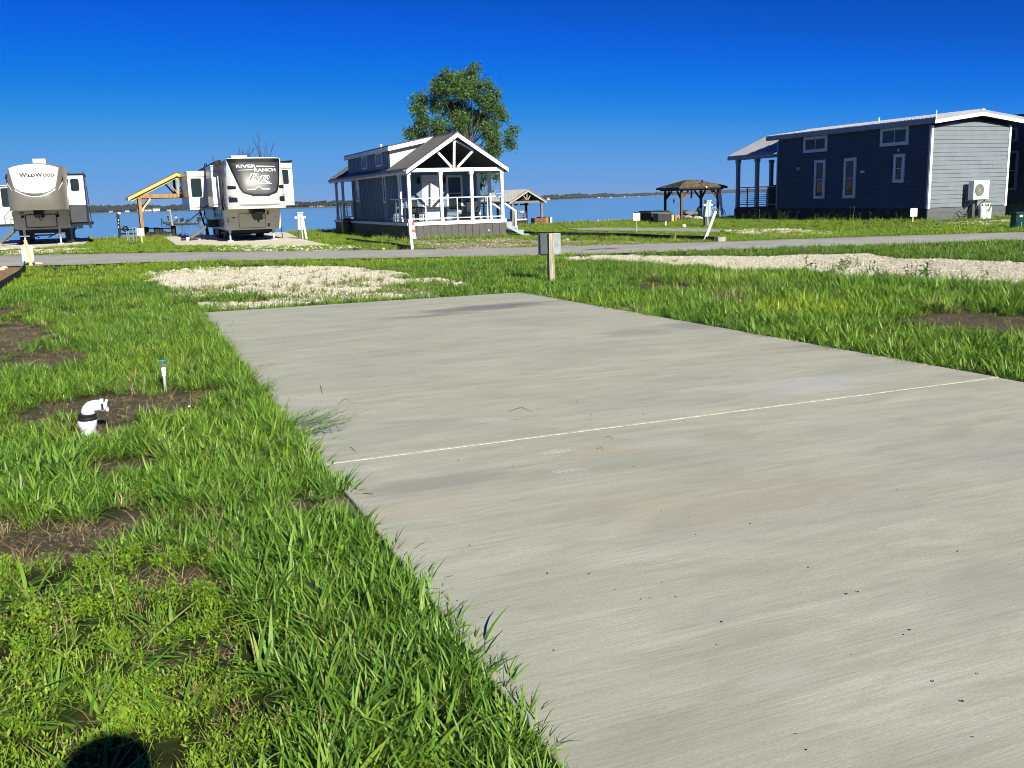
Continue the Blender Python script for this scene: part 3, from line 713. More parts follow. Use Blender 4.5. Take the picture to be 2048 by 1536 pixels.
# stair on the right
st_ = T
for i in range(4):
    z = .60-i*.19; x = 15.93+i*.27
    s_ = MB(); s_.box(x, x+.30, 40.02, 41.5, z-.04, z); T.part('stair_tread', s_, STAIRG)
for y in (40.0, 41.5):
    s_ = MB(); pts = [(15.93, .60)]
    for i in range(4):
        z = .60-i*.19; x = 15.93+i*.27; pts += [(x+.28, z)] if i == 0 else [(x+.01, z), (x+.28, z)]
    pts += [(17.02, -.05), (16.74, -.05), (15.93, .36)]
    s_.prism(pts, 'y', y-.02, y+.018); T.part('stringer', s_, STAIRG)
    s_ = MB(); s_.beam((16.36, y-.03, .3), (16.36, y-.03, 1.06), .09, .09); T.part('rail_post', s_, WHITE)
    s_ = MB(); s_.beam((15.86, y-.03, 1.42), (16.40, y-.03, 1.05), .05, .08); T.part('handrail', s_, WHITE)
# things standing on the porch
def chair(name, label, x, y, rz, m, mm):
    C_ = Thing(name, label, 'chair', (x, y, .72))
    s_ = MB(); s_.bev(x-.27, x+.27, y-.26, y+.26, 1.05, 1.12, .02); C_.part('seat', s_, m)
    s_ = MB(); s_.beam((x, y+.25, 1.12), (x, y+.36, 1.66), .52, .05, up=(0, 1, 0)); C_.part('backrest', s_, m)
    for a in (-.25, .25):
        for b in (-.24, .24): s_ = MB(); s_.beam((x+a, y+b, .722), (x+a*.95, y+b*.95, 1.05), .035, .035); C_.part('leg', s_, mm)
        s_ = MB(); s_.beam((x+a*1.1, y-.24, 1.30), (x+a*1.1, y+.28, 1.32), .05, .03); C_.part('armrest', s_, mm)
    C_.o.rotation_euler.z = rz; return C_
chair('porch_chair', 'dark porch chair left of the cottage door', 12.35, 41.9, .3, CLOTH1, BLACK)
tb = Thing('bistro_table', 'small dark table beside the left porch chair of the cottage', 'table', (12.1, 41.0, .72))
s_ = MB(); s_.lathe([(.3, 1.33), (.31, 1.35), (.3, 1.37)], 12.1, 41.0, 16); tb.part('table_top', s_, BLACK)
s_ = MB(); s_.tube([(12.1, 41.0, .74), (12.1, 41.0, 1.33)], .03, 8); s_.lathe([(.2, .722), (.18, .74), (.03, .76)], 12.1, 41.0, 12); tb.part('stand', s_, BLACK)
chair('porch_chair', 'black porch chair at the right end of the cottage porch near the stair', 15.1, 42.1, -.3, CLOTH1, BLACK)
pot = Thing('ball_ornament', 'grey ball lying below the porch window of the cottage', 'ornament', (14.62, 42.6, .72))
s_ = MB(); s_.lathe([(.10, .72), (.11, .95)], 14.62, 42.6, 12); pot.part('pedestal', s_, BLACK)
s_ = MB(); s_.lathe([(.12*math.sin(math.pi*i/10)+.001, 1.06-.12*math.cos(math.pi*i/10)) for i in range(11)], 14.62, 42.6, 14); pot.part('ball', s_, UTIL, smooth=True)
# blue oval sign on the railing
ov = Thing('oval_sign', 'blue oval sign with white script hung at the right end of the cottage railing', 'sign', (15.33, 39.92, 1.8))
s_ = MB(); n = 24; s_.prism([(15.56+.16*math.cos(2*math.pi*k/n), 1.86+.10*math.sin(2*math.pi*k/n)) for k in range(n)], 'y', 39.93, 39.95); ov.part('board', s_, BLUEP)
ov.part('lettering', text_on('Lake Life', .09, 15.56, 1.86, lambda x, z: 39.925, width=.24), WHITE)
s_ = MB(); s_.tube([(15.56, 39.95, 1.9), (15.64, 40.0, 1.76)], .008, 5); ov.part('hook', s_, BLACK)

# ------------------------------------------------------------------ navy house on the right
T = Thing('tiny_house', 'navy lap sided tiny house with grey gable end and light metal roof', 'house', (38.6, 41.5, -.05))
X0, X1, Y0, Y1 = 36.0, 41.15, 35.5, 47.1
RX2, RZ2 = 38.78, 5.16; ZE = 4.80
w = MB(); w.prism([(X0+.03, .55), (X1-.03, .55), (X1-.03, 4.42), (38.55, 4.80), (X0+.03, 4.42)], 'y', Y0+.03, Y1)
wall = T.part('wall', w, SOFFIT)
row = .2005; z = .60; i = 0
rr = random.Random(5)
# left wall laps
while z < 4.52:
    cuts = [Y0+.10]+sorted([Y0+(3.9+rr.uniform(-1, 1)), Y0+(7.8+rr.uniform(-1, 1))])+[Y1-.08]
    for a, b in zip(cuts[:-1], cuts[1:]):
        m_ = MB(); e0, e1 = rr.uniform(.024, .031), .008
        m_.add([(X0-e0+.03, a, z), (X0-e0+.03, b-.004, z), (X0-e1+.03, b-.004, z+row-.016), (X0-e1+.03, a, z+row-.016), (X0+.035, a, z), (X0+.035, b-.004, z), (X0+.035, b-.004, z+row-.016), (X0+.035, a, z+row-.016)],
               [(0, 1, 2, 3), (4, 7, 6, 5), (0, 4, 5, 1), (3, 2, 6, 7), (0, 3, 7, 4), (1, 5, 6, 2)]); T.part('siding_board', m_, NAVY, wall)
    z += row
# front laps, grey
z = .60; i = 0
def xlim(z): 
    if z < 4.40: return X0+.10, X1-.10
    t_ = (z-4.40)/.36; return X0+.10+t_*2.3, X1-.10-t_*2.3
jt = [[.45], [.78], [.28], [.62], [.4], [.45], [.27], [.63], [.44], [.80], [.63], [.28], [.3], [.8], [.65], [.3], [.5], [.66], [.5], [.5], [.5]]
while z < 4.74:
    a0, a1 = xlim(z); b0_, b1_ = xlim(z+row); js = [a0+(a1-a0)*j for j in jt[i % len(jt)]] if z < 4.4 else []
    cuts = [a0]+js+[a1]
    for a, b in zip(cuts[:-1], cuts[1:]):
        at = b0_ if a == a0 else a; btt = b1_ if b == a1 else b
        if btt <= at: continue
        m_ = MB(); e0, e1 = .030, .006
        m_.add([(a+.003, Y0-e0+.03, z), (b-.003, Y0-e0+.03, z), (btt-.003, Y0-e1+.03, z+row-.014), (at+.003, Y0-e1+.03, z+row-.014), (a+.003, Y0+.04, z), (b-.003, Y0+.04, z), (btt-.003, Y0+.04, z+row-.014), (at+.003, Y0+.04, z+row-.014)],
               [(0, 1, 2, 3), (4, 7, 6, 5), (0, 4, 5, 1), (3, 2, 6, 7), (0, 3, 7, 4), (1, 5, 6, 2)]); T.part('siding_board', m_, GREYSIDE, wall)
    z += row; i += 1
# corner trims
for x0_, x1_, y0_, y1_, m_ in ((X0-.005, X0+.13, Y0-.02, Y0+.03, WHITE), (X0-.02, X0+.028, Y0+.031, Y0+.14, GRTRIM), (X1-.13, X1+.005, Y0-.02, Y0+.03, WHITE), (X0-.02, X0+.028, Y1-.10, Y1+.01, GRTRIM)):
    c_ = MB(); c_.box(x0_, x1_, y0_, y1_, .56, 4.46); T.part('corner_trim', c_, m_)
# skirting boards
for k in range(3):
    z = -.10+k*.225
    m_ = MB(); m_.box(X0+.02, X1-.02, Y0+.0+.004*k, Y0+.03, z, z+.218); T.part('skirting_board', m_, GREYSK)
    m_ = MB(); m_.box(X0+.0, X0+.03, Y0+.04, Y1+4.2, z, z+.218); T.part('skirting_board', m_, NAVYSK)
m_ = MB(); m_.box(X0+.031, X1-.03, Y0+.031, Y1+4.15, -.2, .549); T.part('skirting_backing', m_, SOFFIT)
# roof
exl, exr = 35.80, 41.62
rf = MB(); zt = ZE; rf.prism([(exl, zt), (RX2, RZ2), (exr, zt), (exr, zt-.05), (RX2, RZ2-.05), (exl, zt-.05)], 'y', 35.12, 47.9); roof = T.part('roof', rf, ROOFL)
rb_ = MB()
for y in np.arange(35.2, 47.9, .23):
    rb_.beam((exl-.01, y, zt+.008), (RX2, y, RZ2+.004), .05, .035); rb_.beam((exr, y, zt+.008), (RX2, y, RZ2+.004), .05, .035)
T.part('roof_ribs', rb_, ROOFL, roof, kind='stuff')
f = MB(); f.box(exl-.02, exl+.02, 35.15, 47.9, zt-.27, zt-.052); T.part('fascia', f, GRTRIM, roof)
f = MB(); f.prism([(exl-.02, zt-.01), (RX2, RZ2+.0), (exr+.02, zt-.01), (exr+.02, zt-.12), (RX2, RZ2-.11), (exl-.02, zt-.12)], 'y', 35.085, 35.118); T.part('rake_cap', f, ROOFL, roof)
f = MB(); f.prism([(exl-.02, zt-.121), (RX2, RZ2-.111), (exr+.02, zt-.121), (exr+.02, zt-.29), (RX2, RZ2-.28), (exl-.02, zt-.29)], 'y', 35.09, 35.118); T.part('rake_trim', f, WHITE, roof)
f = MB(); f.prism([(exl+.022, zt-.06), (RX2, RZ2-.06), (exr-.02, zt-.06), (exr-.02, zt-.28), (RX2, RZ2-.12), (exl+.022, zt-.28)], 'y', 35.12, 47.88); T.part('soffit', f, SOFFIT, roof)
f = MB(); f.prism([(RX2-.14, RZ2+.0), (RX2, RZ2+.05), (RX2+.14, RZ2+.0)], 'y', 35.08, 47.9); T.part('ridge_cap', f, WHITE, roof)
f = MB(); f.tube([(36.2, 39.2, 4.82), (36.2, 39.2, 5.12)], .045, 8); T.part('vent_pipe', f, WHITE, roof)
f = MB(); f.tube([(35.83, 35.1, 4.6), (35.83, 35.1, 5.12)], .03, 6); T.part('lightning_rod', f, WHITE, roof)
# windows
for (a0, a1, q0, q1, sp_, gl) in ((42.78, 44.72, 3.66, 4.52, 'v', GLASSB), (36.92, 38.80, 3.66, 4.56, 'v', GLASSB), (42.86, 43.74, 1.12, 3.22, 'h', GLASS), (40.47, 41.38, 1.12, 3.22, 'h', GLASS), (37.10, 37.82, 1.84, 3.24, 'h', GLASS)):
    window(T, 'x', X0, a0, a1, q0, q1, .16, .05, sp_, TRIMW, gl, {1: GLASSB})
v_ = MB(); v_.box(X0-.05, X0-.0, 44.95, 45.3, 2.73, 2.90); T.part('wall_vent', v_, mat('tan_vent', (.35, .3, .22), .6))
v_ = MB(); v_.box(X0-.06, X0-.0, 39.85, 40.12, 2.40, 2.52); T.part('wall_vent', v_, WHITE); 
v_ = MB(); v_.tube([(X0-.01, 37.5, 3.42), (X0-.07, 37.5, 3.42)], .07, 12); T.part('wall_vent', v_, UTIL)
# rear porch
yb = 51.2; PX, PZ, EZ2, ex2 = 38.65, 5.05, 3.82, 35.72
r_ = MB(); r_.prism([(ex2, EZ2), (PX, PZ), (41.6, EZ2), (41.6, EZ2-.06), (PX, PZ-.06), (ex2, EZ2-.06)], 'y', Y1+.0, yb+.45); pr = T.part('porch_roof', r_, mat('rib_shadow_grey', (.20, .20, .20), .5))  # darker base colour imitates the shadows between the ribs
rb_ = MB()
for y in np.arange(Y1+.12, yb+.45, .23): rb_.beam((ex2-.01, y, EZ2+.02), (PX, y, PZ+.016), .11, .05)
T.part('roof_ribs', rb_, ROOFL, pr, kind='stuff')
f = MB(); f.box(ex2-.03, ex2+.005, Y1+.02, yb+.46, EZ2-.24, EZ2-.062); T.part('fascia', f, GRTRIM, pr)
f = MB(); f.box(ex2+.3, ex2+.45, Y1+.02, yb+.1, EZ2-.26, EZ2-.08); T.part('porch_beam', f, GRTRIM)
f = MB(); f.box(X0, X1, Y1+.01, yb, .55, .68); T.part('deck', f, NAVYSK)
pq = None
for x, y in ((36.08, 51.05), (36.08, 49.1), (40.9, 51.05), (38.6, 51.05)):
    c_ = MB(); c_.box(x-.1, x+.1, y-.1, y+.1, .68, EZ2-.25); c_.box(x-.13, x+.13, y-.13, y+.13, EZ2-.45, EZ2-.262)
    T.part('post', c_, GRTRIM)
c_ = MB(); c_.beam((36.08, 47.2, 1.88), (36.08, 51.0, 1.88), .07, .05); T.part('handrail', c_, GRTRIM)
c_ = MB(); c_.beam((36.08, 47.2, .84), (36.08, 51.0, .84), .05, .05); T.part('bottom_rail', c_, GRTRIM)
c_ = MB(); c_.beam((36.2, 51.05, 1.88), (40.9, 51.05, 1.88), .07, .05); T.part('handrail', c_, GRTRIM)
for k in range(8):
    c_ = MB(); c_.tube([(36.08, 47.2, .95+k*.115), (36.08, 51.0, .95+k*.115)], .009, 5, False)
    if k == 0: cc = T.part('cable', c_, BLACK)
    else: T.same(cc, (0, 0, k*.115))
for k in range(8):
    c_ = MB(); c_.tube([(36.2, 51.05, .95+k*.115), (40.8, 51.05, .95+k*.115)], .009, 5, False)
    if k == 0: cc = T.part('cable', c_, BLACK)
    else: T.same(cc, (0, 0, k*.115))
for y in (50.05, 48.0):
    c_ = MB(); c_.beam((36.08, y, .68), (36.08, y, 1.86), .06, .06); T.part('rail_post', c_, GRTRIM)
gr = Thing('covered_grill', 'grill under a black cover on the rear porch of the navy house', 'grill', (36.7, 47.9, .68))
c_ = MB(); c_.bev(36.35, 37.0, 47.35, 48.55, .685, 1.72, .06); gr.part('cover', c_, CLOTH1); c_ = MB(); c_.bev(36.42, 36.9, 47.55, 48.35, 1.70, 1.98, .1); gr.part('lid', c_, CLOTH1)
# wall mounted outdoor unit, its bracket, and propane bottles
A = Thing('air_conditioner', 'white outdoor air conditioner unit on a bracket at the grey gable end', 'air conditioner', (38.75, 35.0, 1.35))
ax0, ax1, az0, az1, ayf, ayb = 38.24, 39.24, .92, 1.83, 34.88, 35.22
c_ = MB(); c_.bev(ax0, ax1, ayf, ayb, az0, az1, .02); A.part('casing', c_, WHITE)
fx, fz, fr_ = 38.60, 1.37, .295
c_ = MB(); c_.lathe([(fr_, ayf-.006), (fr_, ayf-.001)], fx, 0, 28, 'y', fz); A.part('fan_opening', c_, UTILD)
for k in range(11):
    r0 = .04+k*.0245; c_ = MB(); c_.tube([(fx+r0*math.cos(t_), ayf-.014, fz+r0*math.sin(t_)) for t_ in np.linspace(0, 2*math.pi, 25)], .0045, 4, False)
    if k == 0: gg = c_
    else: gg.add(c_.v, c_.f)
for t_ in np.linspace(0, math.pi, 8, endpoint=False):
    gg.tube([(fx-fr_*math.cos(t_), ayf-.018, fz-fr_*math.sin(t_)), (fx+fr_*math.cos(t_), ayf-.018, fz+fr_*math.sin(t_))], .004, 4, False)
A.part('fan_grille', gg, mat('grey_grille', (.45, .45, .42), .5))
c_ = MB(); c_.box(ax0+.04, 38.93, ayf-.004, ayf-.0005, az0+.03, az1-.1); A.part('front_panel', c_, mat('cream_panel', (.66, .65, .56), .4))
c_ = MB(); c_.box(38.955, 38.975, ayf-.005, ayf, az0+.04, az1-.06); A.part('panel_seam', c_, MGREY)
c_ = MB(); c_.box(39.02, 39.18, ayf-.004, ayf-.0003, az1-.15, az1-.10); A.part('badge', c_, mat('pale_teal_print', (.25, .6, .6), .5))
for x in (38.35, 39.1):
    c_ = MB(); c_.box(x-.02, x+.02, ayf+.02, Y0-.0, az0-.05, az0-.005); c_.box(x-.02, x+.02, Y0-.035, Y0-.0, az0-.45, az0+.5); c_.beam((x, Y0-.03, az0-.42), (x, ayf+.1, az0-.05), .03, .03); A.part('bracket', c_, MGREY)
c_ = MB(); c_.tube([(38.55, 35.35, .9), (38.62, 35.38, .6), (38.60, 35.36, .35), (38.3, 35.3, .12), (38.0, 35.3, .02), (37.82, 35.32, .12), (37.72, 35.35, .33), (37.9, 35.36, .38), (38.1, 35.32, .22), (38.35, 35.28, .22), (38.55, 35.3, .42), (38.7, 35.36, .75)], .016, 6); A.part('cable', c_, BLACK)
c_ = MB(); c_.bev(38.62, 38.80, 35.25, 35.45, -.05, .72, .01); A.part('conduit_box', c_, UTILD)
def tank(x, y, label):
    t_ = Thing('propane_tank', label, 'gas bottle', (x, y, -.05), 'propane bottles at the grey gable end')
    c_ = MB(); c_.lathe([(.12, -.05), (.16, -.04), (.165, .0), (.165, .46), (.155, .54), (.11, .59), (.04, .61)], x, y, 18); t_.part('cylinder', c_, WHITE, smooth=True)
    c_ = MB()
    for k in range(14):
        a = R(20+k*24)
        if 5 <= k <= 8: continue
        b = R(20+(k+1)*24); c_.add([(x+.10*math.cos(a), y+.10*math.sin(a), .59), (x+.10*math.cos(b), y+.10*math.sin(b), .59), (x+.10*math.cos(b), y+.10*math.sin(b), .72), (x+.10*math.cos(a), y+.10*math.sin(a), .72), (x+.11*math.cos(a), y+.11*math.sin(a), .59), (x+.11*math.cos(b), y+.11*math.sin(b), .59), (x+.11*math.cos(b), y+.11*math.sin(b), .72), (x+.11*math.cos(a), y+.11*math.sin(a), .72)], [(0, 1, 2, 3), (4, 7, 6, 5), (3, 2, 6, 7)])
    t_.part('collar', c_, WHITE)
    c_ = MB(); c_.tube([(x, y, .60), (x, y, .70)], .03, 8); c_.tube([(x, y, .66), (x+.02, y-.1, .66)], .02, 6); t_.part('valve', c_, BLACK)
    return t_
tank(39.22, 35.18, 'left propane bottle, half hidden behind the air conditioner pipe box'); tank(39.62, 35.22, 'right propane bottle with a dark hose, nearer the white corner trim')
hs_ = MB(); hs_.tube([(39.25, 35.07, .66), (39.4, 35.0, .60), (39.52, 35.02, .45), (39.50, 35.05, .32), (39.58, 35.04, .5), (39.62, 35.1, .66)], .015, 6)
solo('gas_hose', hs_, BLACK, 'black rubber hose looping between the two propane bottles', 'hose', loc=(39.45, 35.05, .5))

# ------------------------------------------------------------------ building cut by the right edge of the frame
T = Thing('neighbour_house', 'deep blue board and batten house behind the grey gable, cut off at the edge', 'house', (48, 48, -.05))
wx = 43.6
w = MB(); w.box(wx, wx+4.2, 35.2, 50.0, .6, 4.95); wall = T.part('wall', w, BLUES_D)
# its left wall faces -x: battens, band, windows
b3 = None
for i, y in enumerate(np.arange(35.4, 50, .42)):
    q = MB(); q.box(wx-.02, wx, y-.02, y+.02, .62, 3.30); q.box(wx-.02, wx, y-.02, y+.02, 3.55, 4.9)
    if b3 is None: b3 = T.part('batten', q, BLUES, wall)
    else: T.same(b3, (0, i*.42, 0))
q = MB(); q.box(wx-.035, wx, 35.2, 50, 3.46, 3.60); T.part('band_board', q, BLUES_D, wall)
for a0, a1, z0, z1 in ((37.05, 38.3, 1.30, 3.32), (37.2, 38.7, 3.78, 4.5), (41.2, 42.3, 1.35, 3.2)): window(T, 'x', wx, a0, a1, z0, z1, .12, .07, 'h' if z1 < 4 else None, GRTRIM, GLASSB)
q = MB(); q.box(wx-.4, wx+4.6, 34.9, 50.4, 5.02, 5.12); rf = T.part('roof', q, ROOFD)
q = MB(); q.box(wx-.42, wx-.38, 34.9, 50.4, 4.80, 5.02); T.part('fascia', q, BLUES, rf)
q = MB(); q.box(wx+.05, wx+4.1, 36.3, 49.9, -.15, .59); T.part('skirting', q, GREYSK)
q = MB(); q.box(wx-1.6, wx-.04, 37.5, 41.8, .55, .72); T.part('deck', q, GREYSK)
for y in (37.6, 39.6, 41.6): 
    q = MB(); q.beam((wx-1.5, y, -.1), (wx-1.5, y, 1.7), .08, .08); T.part('rail_post', q, GREYSK)
q = MB(); q.beam((wx-1.5, 37.6, 1.7), (wx-1.5, 41.7, 1.7), .08, .05); T.part('handrail', q, GRTRIM)

# ------------------------------------------------------------------ fifth-wheel trailers
def capsurf(yb_, lean, xc, hw, zb, zt, edge=.30, belly=0.0):
    """front cap of a fifth wheel: y of the skin at (x, z); leans back towards the top and rounds off at the sides"""
    def F(x, z):
        t_ = min(1.15, max(0, (z-zb)/(zt-zb))); s_ = min(1.0, abs(x-xc)/hw)
        return yb_+lean*t_**1.8+edge*s_**5+belly*(1-s_*s_)*(-1)*math.sin(math.pi*min(1, t_))
    return F
def patch_rows(F, L_, R_, z0, z1, off, nu=16, nv=14):
    """skin patch between two side curves, z0..z1, laid off the cap surface"""
    mb = MB()
    def fn(u, v):
        z = z0+(z1-z0)*v; a, b = L_(z), R_(z); x = a+(b-a)*u; return (x, F(x, z)-off, z)
    return mb.grid(fn, nu, nv)
def patch_cols(F, B_, T_, x0, x1, off, nu=20, nv=4):
    mb = MB()
    def fn(u, v):
        x = x0+(x1-x0)*u; a, b = B_(x), T_(x); z = a+(b-a)*v; return (x, F(x, z)-off, z)
    return mb.grid(fn, nu, nv)
def interp(pts):
    xs = [p[0] for p in pts]; ys = [p[1] for p in pts]; return lambda t_: float(np.interp(t_, xs, ys))
def rounded(x0, x1, z0, z1, r, n=5):
    out = []
    for cx_, cz_, a0 in ((x1-r, z0+r, -90), (x1-r, z1-r, 0), (x0+r, z1-r, 90), (x0+r, z0+r, 180)):
        for k in range(n+1): a = R(a0+90*k/n); out.append((cx_+r*math.cos(a), cz_+r*math.sin(a)))
    return out
def ring(o_, i_, axis, a, b):
    """frame between two outlines with the same number of points"""
    n = len(o_); P = (lambda p, t_: (p[0], t_, p[1])) if axis == 'y' else (lambda p, t_: (t_, p[0], p[1]))
    mb = MB(); mb.v = [P(p, a) for p in o_]+[P(p, a) for p in i_]+[P(p, b) for p in o_]+[P(p, b) for p in i_]
    for k in range(n):
        j = (k+1) % n; mb.f += [(k, j, n+j, n+k), (2*n+k, 3*n+k, 3*n+j, 2*n+j), (k, 2*n+k, 2*n+j, j), (n+k, n+j, 3*n+j, 3*n+k)]
    return mb
def rwin(T, x0, x1, z0, z1, y, parent, r=.07):
    w = T.part('window', ring(rounded(x0, x1, z0, z1, r), rounded(x0+.03, x1-.03, z0+.03, z1-.03, r*.7), 'y', y-.02, y+.01), BLACK, parent)
    g = MB(); g.prism(rounded(x0+.031, x1-.031, z0+.031, z1-.031, r*.7), 'y', y-.008, y+.006); T.part('pane', g, GLASSB, w)
    g = MB(); g.box(x0+.03, x1-.03, y-.016, y-.009, (z0+z1)/2-.014, (z0+z1)/2+.014); T.part('sash', g, BLACK, w)
    return w
def wheelset(T, x, y, r=.38):
    g = MB(); g.lathe([(r-.04, -.12), (r, -.08), (r, .08), (r-.04, .12)], 0, 0, 20)
    g.v = [(x+v[2], y+v[0], r-.02+v[1]) for v in g.v]; w = T.part('wheel', g, BLACKR)
    g = MB(); g.lathe([(.2, -.125), (.2, .125)], 0, 0, 14); g.v = [(x+v[2], y+v[0], r-.02+v[1]) for v in g.v]; T.part('rim', g, MGREY, w)
def jack(T, x, y, top, foot=.14):
    g = MB(); g.beam((x, y, top), (x, y, .42), .11, .11); g.beam((x, y, .43), (x, y, .06), .075, .075)
    j = T.part('landing_jack', g, GALV); g = MB(); g.box(x-foot, x+foot, y-foot*.8, y+foot*.8, -.02, .05); T.part('jack_foot', g, GALV, j); return j

# --- white trailer with the dark front panel
T = Thing('travel_trailer', 'white fifth wheel trailer with a dark grey lettered front panel', 'travel trailer', (5.75, 52, -.03))
xc, hw = 5.77, 1.27
L0, L1 = 4.50, 7.04
body = MB(); body.prism([(L0, .95), (L1, .95), (L1, 3.66), (6.6, 3.74), (xc, 3.77), (4.95, 3.74), (L0, 3.66)], 'y', 46.95, 58.4)
bd = T.part('body', body, CREAM)
low = MB(); low.prism(rounded(4.46, 7.03, .52, 1.5, .10), 'y', 46.90, 47.4); T.part('front_bulkhead', low, BEIGE)
low = MB(); low.bev(4.47, 7.02, 47.41, 58.3, .52, .949, .03); T.part('lower_body', low, RVSIDE)
# left sidewall skins, dark grey standing in for that side's shade
sw = MB(); sw.box(4.475, 4.499, 47.3, 58.2, .96, 1.62); T.part('sidewall_panel', sw, RVSIDE)
sw = MB(); sw.box(4.48, 4.499, 50.2, 54.4, 1.621, 3.5); T.part('sidewall_panel', sw, RVSIDE)
sw = MB(); sw.box(4.478, 4.498, 46.98, 47.35, 1.60, 3.6); T.part('sidewall_panel', sw, DGREY)
for y in (48.3, 49.2, 50.3, 51.3, 52.4):
    s_ = MB(); s_.box(4.465, 4.474, y-.02, y+.02, .98, 1.5); T.part('seam', s_, DGREY)
    s_ = MB(); s_.box(4.462, 4.474, y+.3, y+.36, 1.15, 1.32); T.part('latch', s_, BLACK)
# upper cap
F = capsurf(44.70, .50, xc, hw, 1.52, 3.78, .42, .10)
Lz = interp([(1.5, 4.48), (3.0, 4.53), (3.8, 4.62)]); Rz = interp([(1.5, 7.06), (3.0, 7.03), (3.8, 6.98)])
cap = MB(); cap.grid(lambda u, v: ((lambda x, z: (x, F(x, z), z))(Lz(1.5+2.25*v)+(Rz(1.5+2.25*v)-Lz(1.5+2.25*v))*u, 1.5+2.25*v+.05*v*(1-(2*u-1)**2))), 28, 26)
fc = T.part('front_cap', cap, CREAM, smooth=True)
# sides, underside and roof of the cap overhang
for s_x, z_ in ((0, Lz), (1, Rz)):
    sd = MB(); sd.grid(lambda u, v: (z_(1.5+2.25*v)*(1-u)+(L0 if s_x == 0 else L1)*u, F(z_(1.5+2.25*v), 1.5+2.25*v)*(1-u)+46.96*u, 1.5+2.25*v*(1-.04*u*v)), 8, 14)
    T.part('cap_side', sd, CREAM, fc)
ud = MB(); ud.grid(lambda u, v: (Lz(1.5)+(Rz(1.5)-Lz(1.5))*u, (F(Lz(1.5)+(Rz(1.5)-Lz(1.5))*u, 1.5))*(1-v)+46.9*v, 1.5-.02*v), 20, 6); T.part('cap_underside', ud, BEIGE, fc)
tp = MB(); tp.grid(lambda u, v: (Lz(3.75)+(Rz(3.75)-Lz(3.75))*u, (F(Lz(3.75)+(Rz(3.75)-Lz(3.75))*u, 3.75))*(1-v)+46.96*v, 3.75+.05*(1-(2*u-1)**2)*(1-v)+v*.0-(.06*v*(2*u-1)**2)), 20, 6); T.part('cap_roof', tp, CREAM, fc)
# dark panel with its black border
DL = interp([(2.08, 5.55), (2.12, 5.32), (2.2, 5.12), (2.4, 5.00), (2.7, 4.90), (3.2, 4.73), (3.70, 4.60)])
DR = interp([(2.08, 6.28), (2.12, 6.52), (2.2, 6.65), (2.4, 6.74), (2.7, 6.80), (3.2, 6.88), (3.70, 6.94)])
T.part('panel_border', patch_rows(F, lambda z: DL(z), lambda z: DR(z), 2.04, 3.73, .012, 18, 30), BLACK, fc, smooth=True)
iL = lambda z: DL(max(2.08, z-.07))+.06; iR = lambda z: DR(max(2.08, z-.07))-.06
T.part('front_panel', patch_rows(F, iL, iR, 2.15, 3.55, .020, 18, 24), GUN, fc, smooth=True)
ys = lambda x, z: F(x, z)-.030
dec = lambda mb, m=WHITE: T.part('decal', mb, m, fc)
T.part('lettering', text_on('RIVER', .20, 5.375, 3.37, ys, width=.87, bold=.004), WHITE, fc)
T.part('lettering', text_on('RANCH', .20, 6.20, 3.20, ys, width=.96, bold=.004), WHITE, fc)
T.part('lettering', text_on('R', .48, 5.62, 2.87, ys, width=.52, bold=.020, shear=.3), WHITE, fc)
T.part('lettering', text_on('R', .44, 6.06, 2.79, ys, width=.56, bold=.020, shear=.3), WHITE, fc)
T.part('lettering', text_on('R', .44, 5.63, 2.875, lambda x, z: F(x, z)-.036, width=.46, bold=-.004, shear=.3), PRINT, fc)
T.part('lettering', text_on('R', .40, 6.07, 2.795, lambda x, z: F(x, z)-.036, width=.50, bold=-.004, shear=.3), PRINT, fc)
dec(patch_cols(F, lambda x: 2.595-.01*(x-5.3), lambda x: 2.625-.01*(x-5.3)+.0, 5.38, 6.44, .030))
dec(patch_cols(F, lambda x: 3.355-(x-5.84)*.01, lambda x: 3.40-(x-5.84)*.03, 5.84, 6.66, .030)); dec(patch_cols(F, lambda x: 3.205+.0*(x-5.0), lambda x: 3.215+(x-5)*.035, 5.0, 5.70, .030))
mtn = interp([(5.33, 2.375), (5.68, 2.375), (5.80, 2.50), (5.84, 2.46), (5.88, 2.51), (5.98, 2.375), (6.32, 2.37)])
dec(patch_cols(F, lambda x: mtn(x)-.035, mtn, 5.33, 6.32, .030, 60, 1))
# side stripes and the moulded lip
FADE = bpy.data.materials.new('black_stripe_decal'); FADE.use_nodes = True; FADE.node_tree.nodes['Principled BSDF'].inputs['Base Color'].default_value = (.02, .022, .024, 1); FADE.node_tree.nodes['Principled BSDF'].inputs['Roughness'].default_value = .3
for (a, b, z0, z1) in ((4.52, 4.86, 2.38, 2.54), (4.52, 4.88, 1.80, 2.04), (4.52, 4.84, 2.075, 2.10)):
    dec(patch_cols(F, lambda x: z0, lambda x: z1-(x-a)*.10, a, b, .012, 8, 3), FADE)
    m0, m1 = 2*xc-b+.02, 2*xc-a-.01
    dec(patch_cols(F, lambda x: z0, lambda x: z1-(m1-x)*.10, m0+.06, m1, .012, 8, 3), FADE)
lip = MB(); lip.grid(lambda u, v: (lambda x, z: (x, F(x, z)-.15*math.sin(math.pi*v)*min(1, 6*u, 6*(1-u)), z))(4.82+2.02*u, 1.62+.22*v), 24, 8); T.part('moulded_lip', lip, CREAM, fc, smooth=True)
sh = patch_cols(F, lambda x: 1.845, lambda x: 1.845+.11*min(1, (x-4.8)/.25, (6.9-x)/.25), 4.8, 6.9, .008, 24, 3); T.part('lip_recess', sh, UTIL, fc)
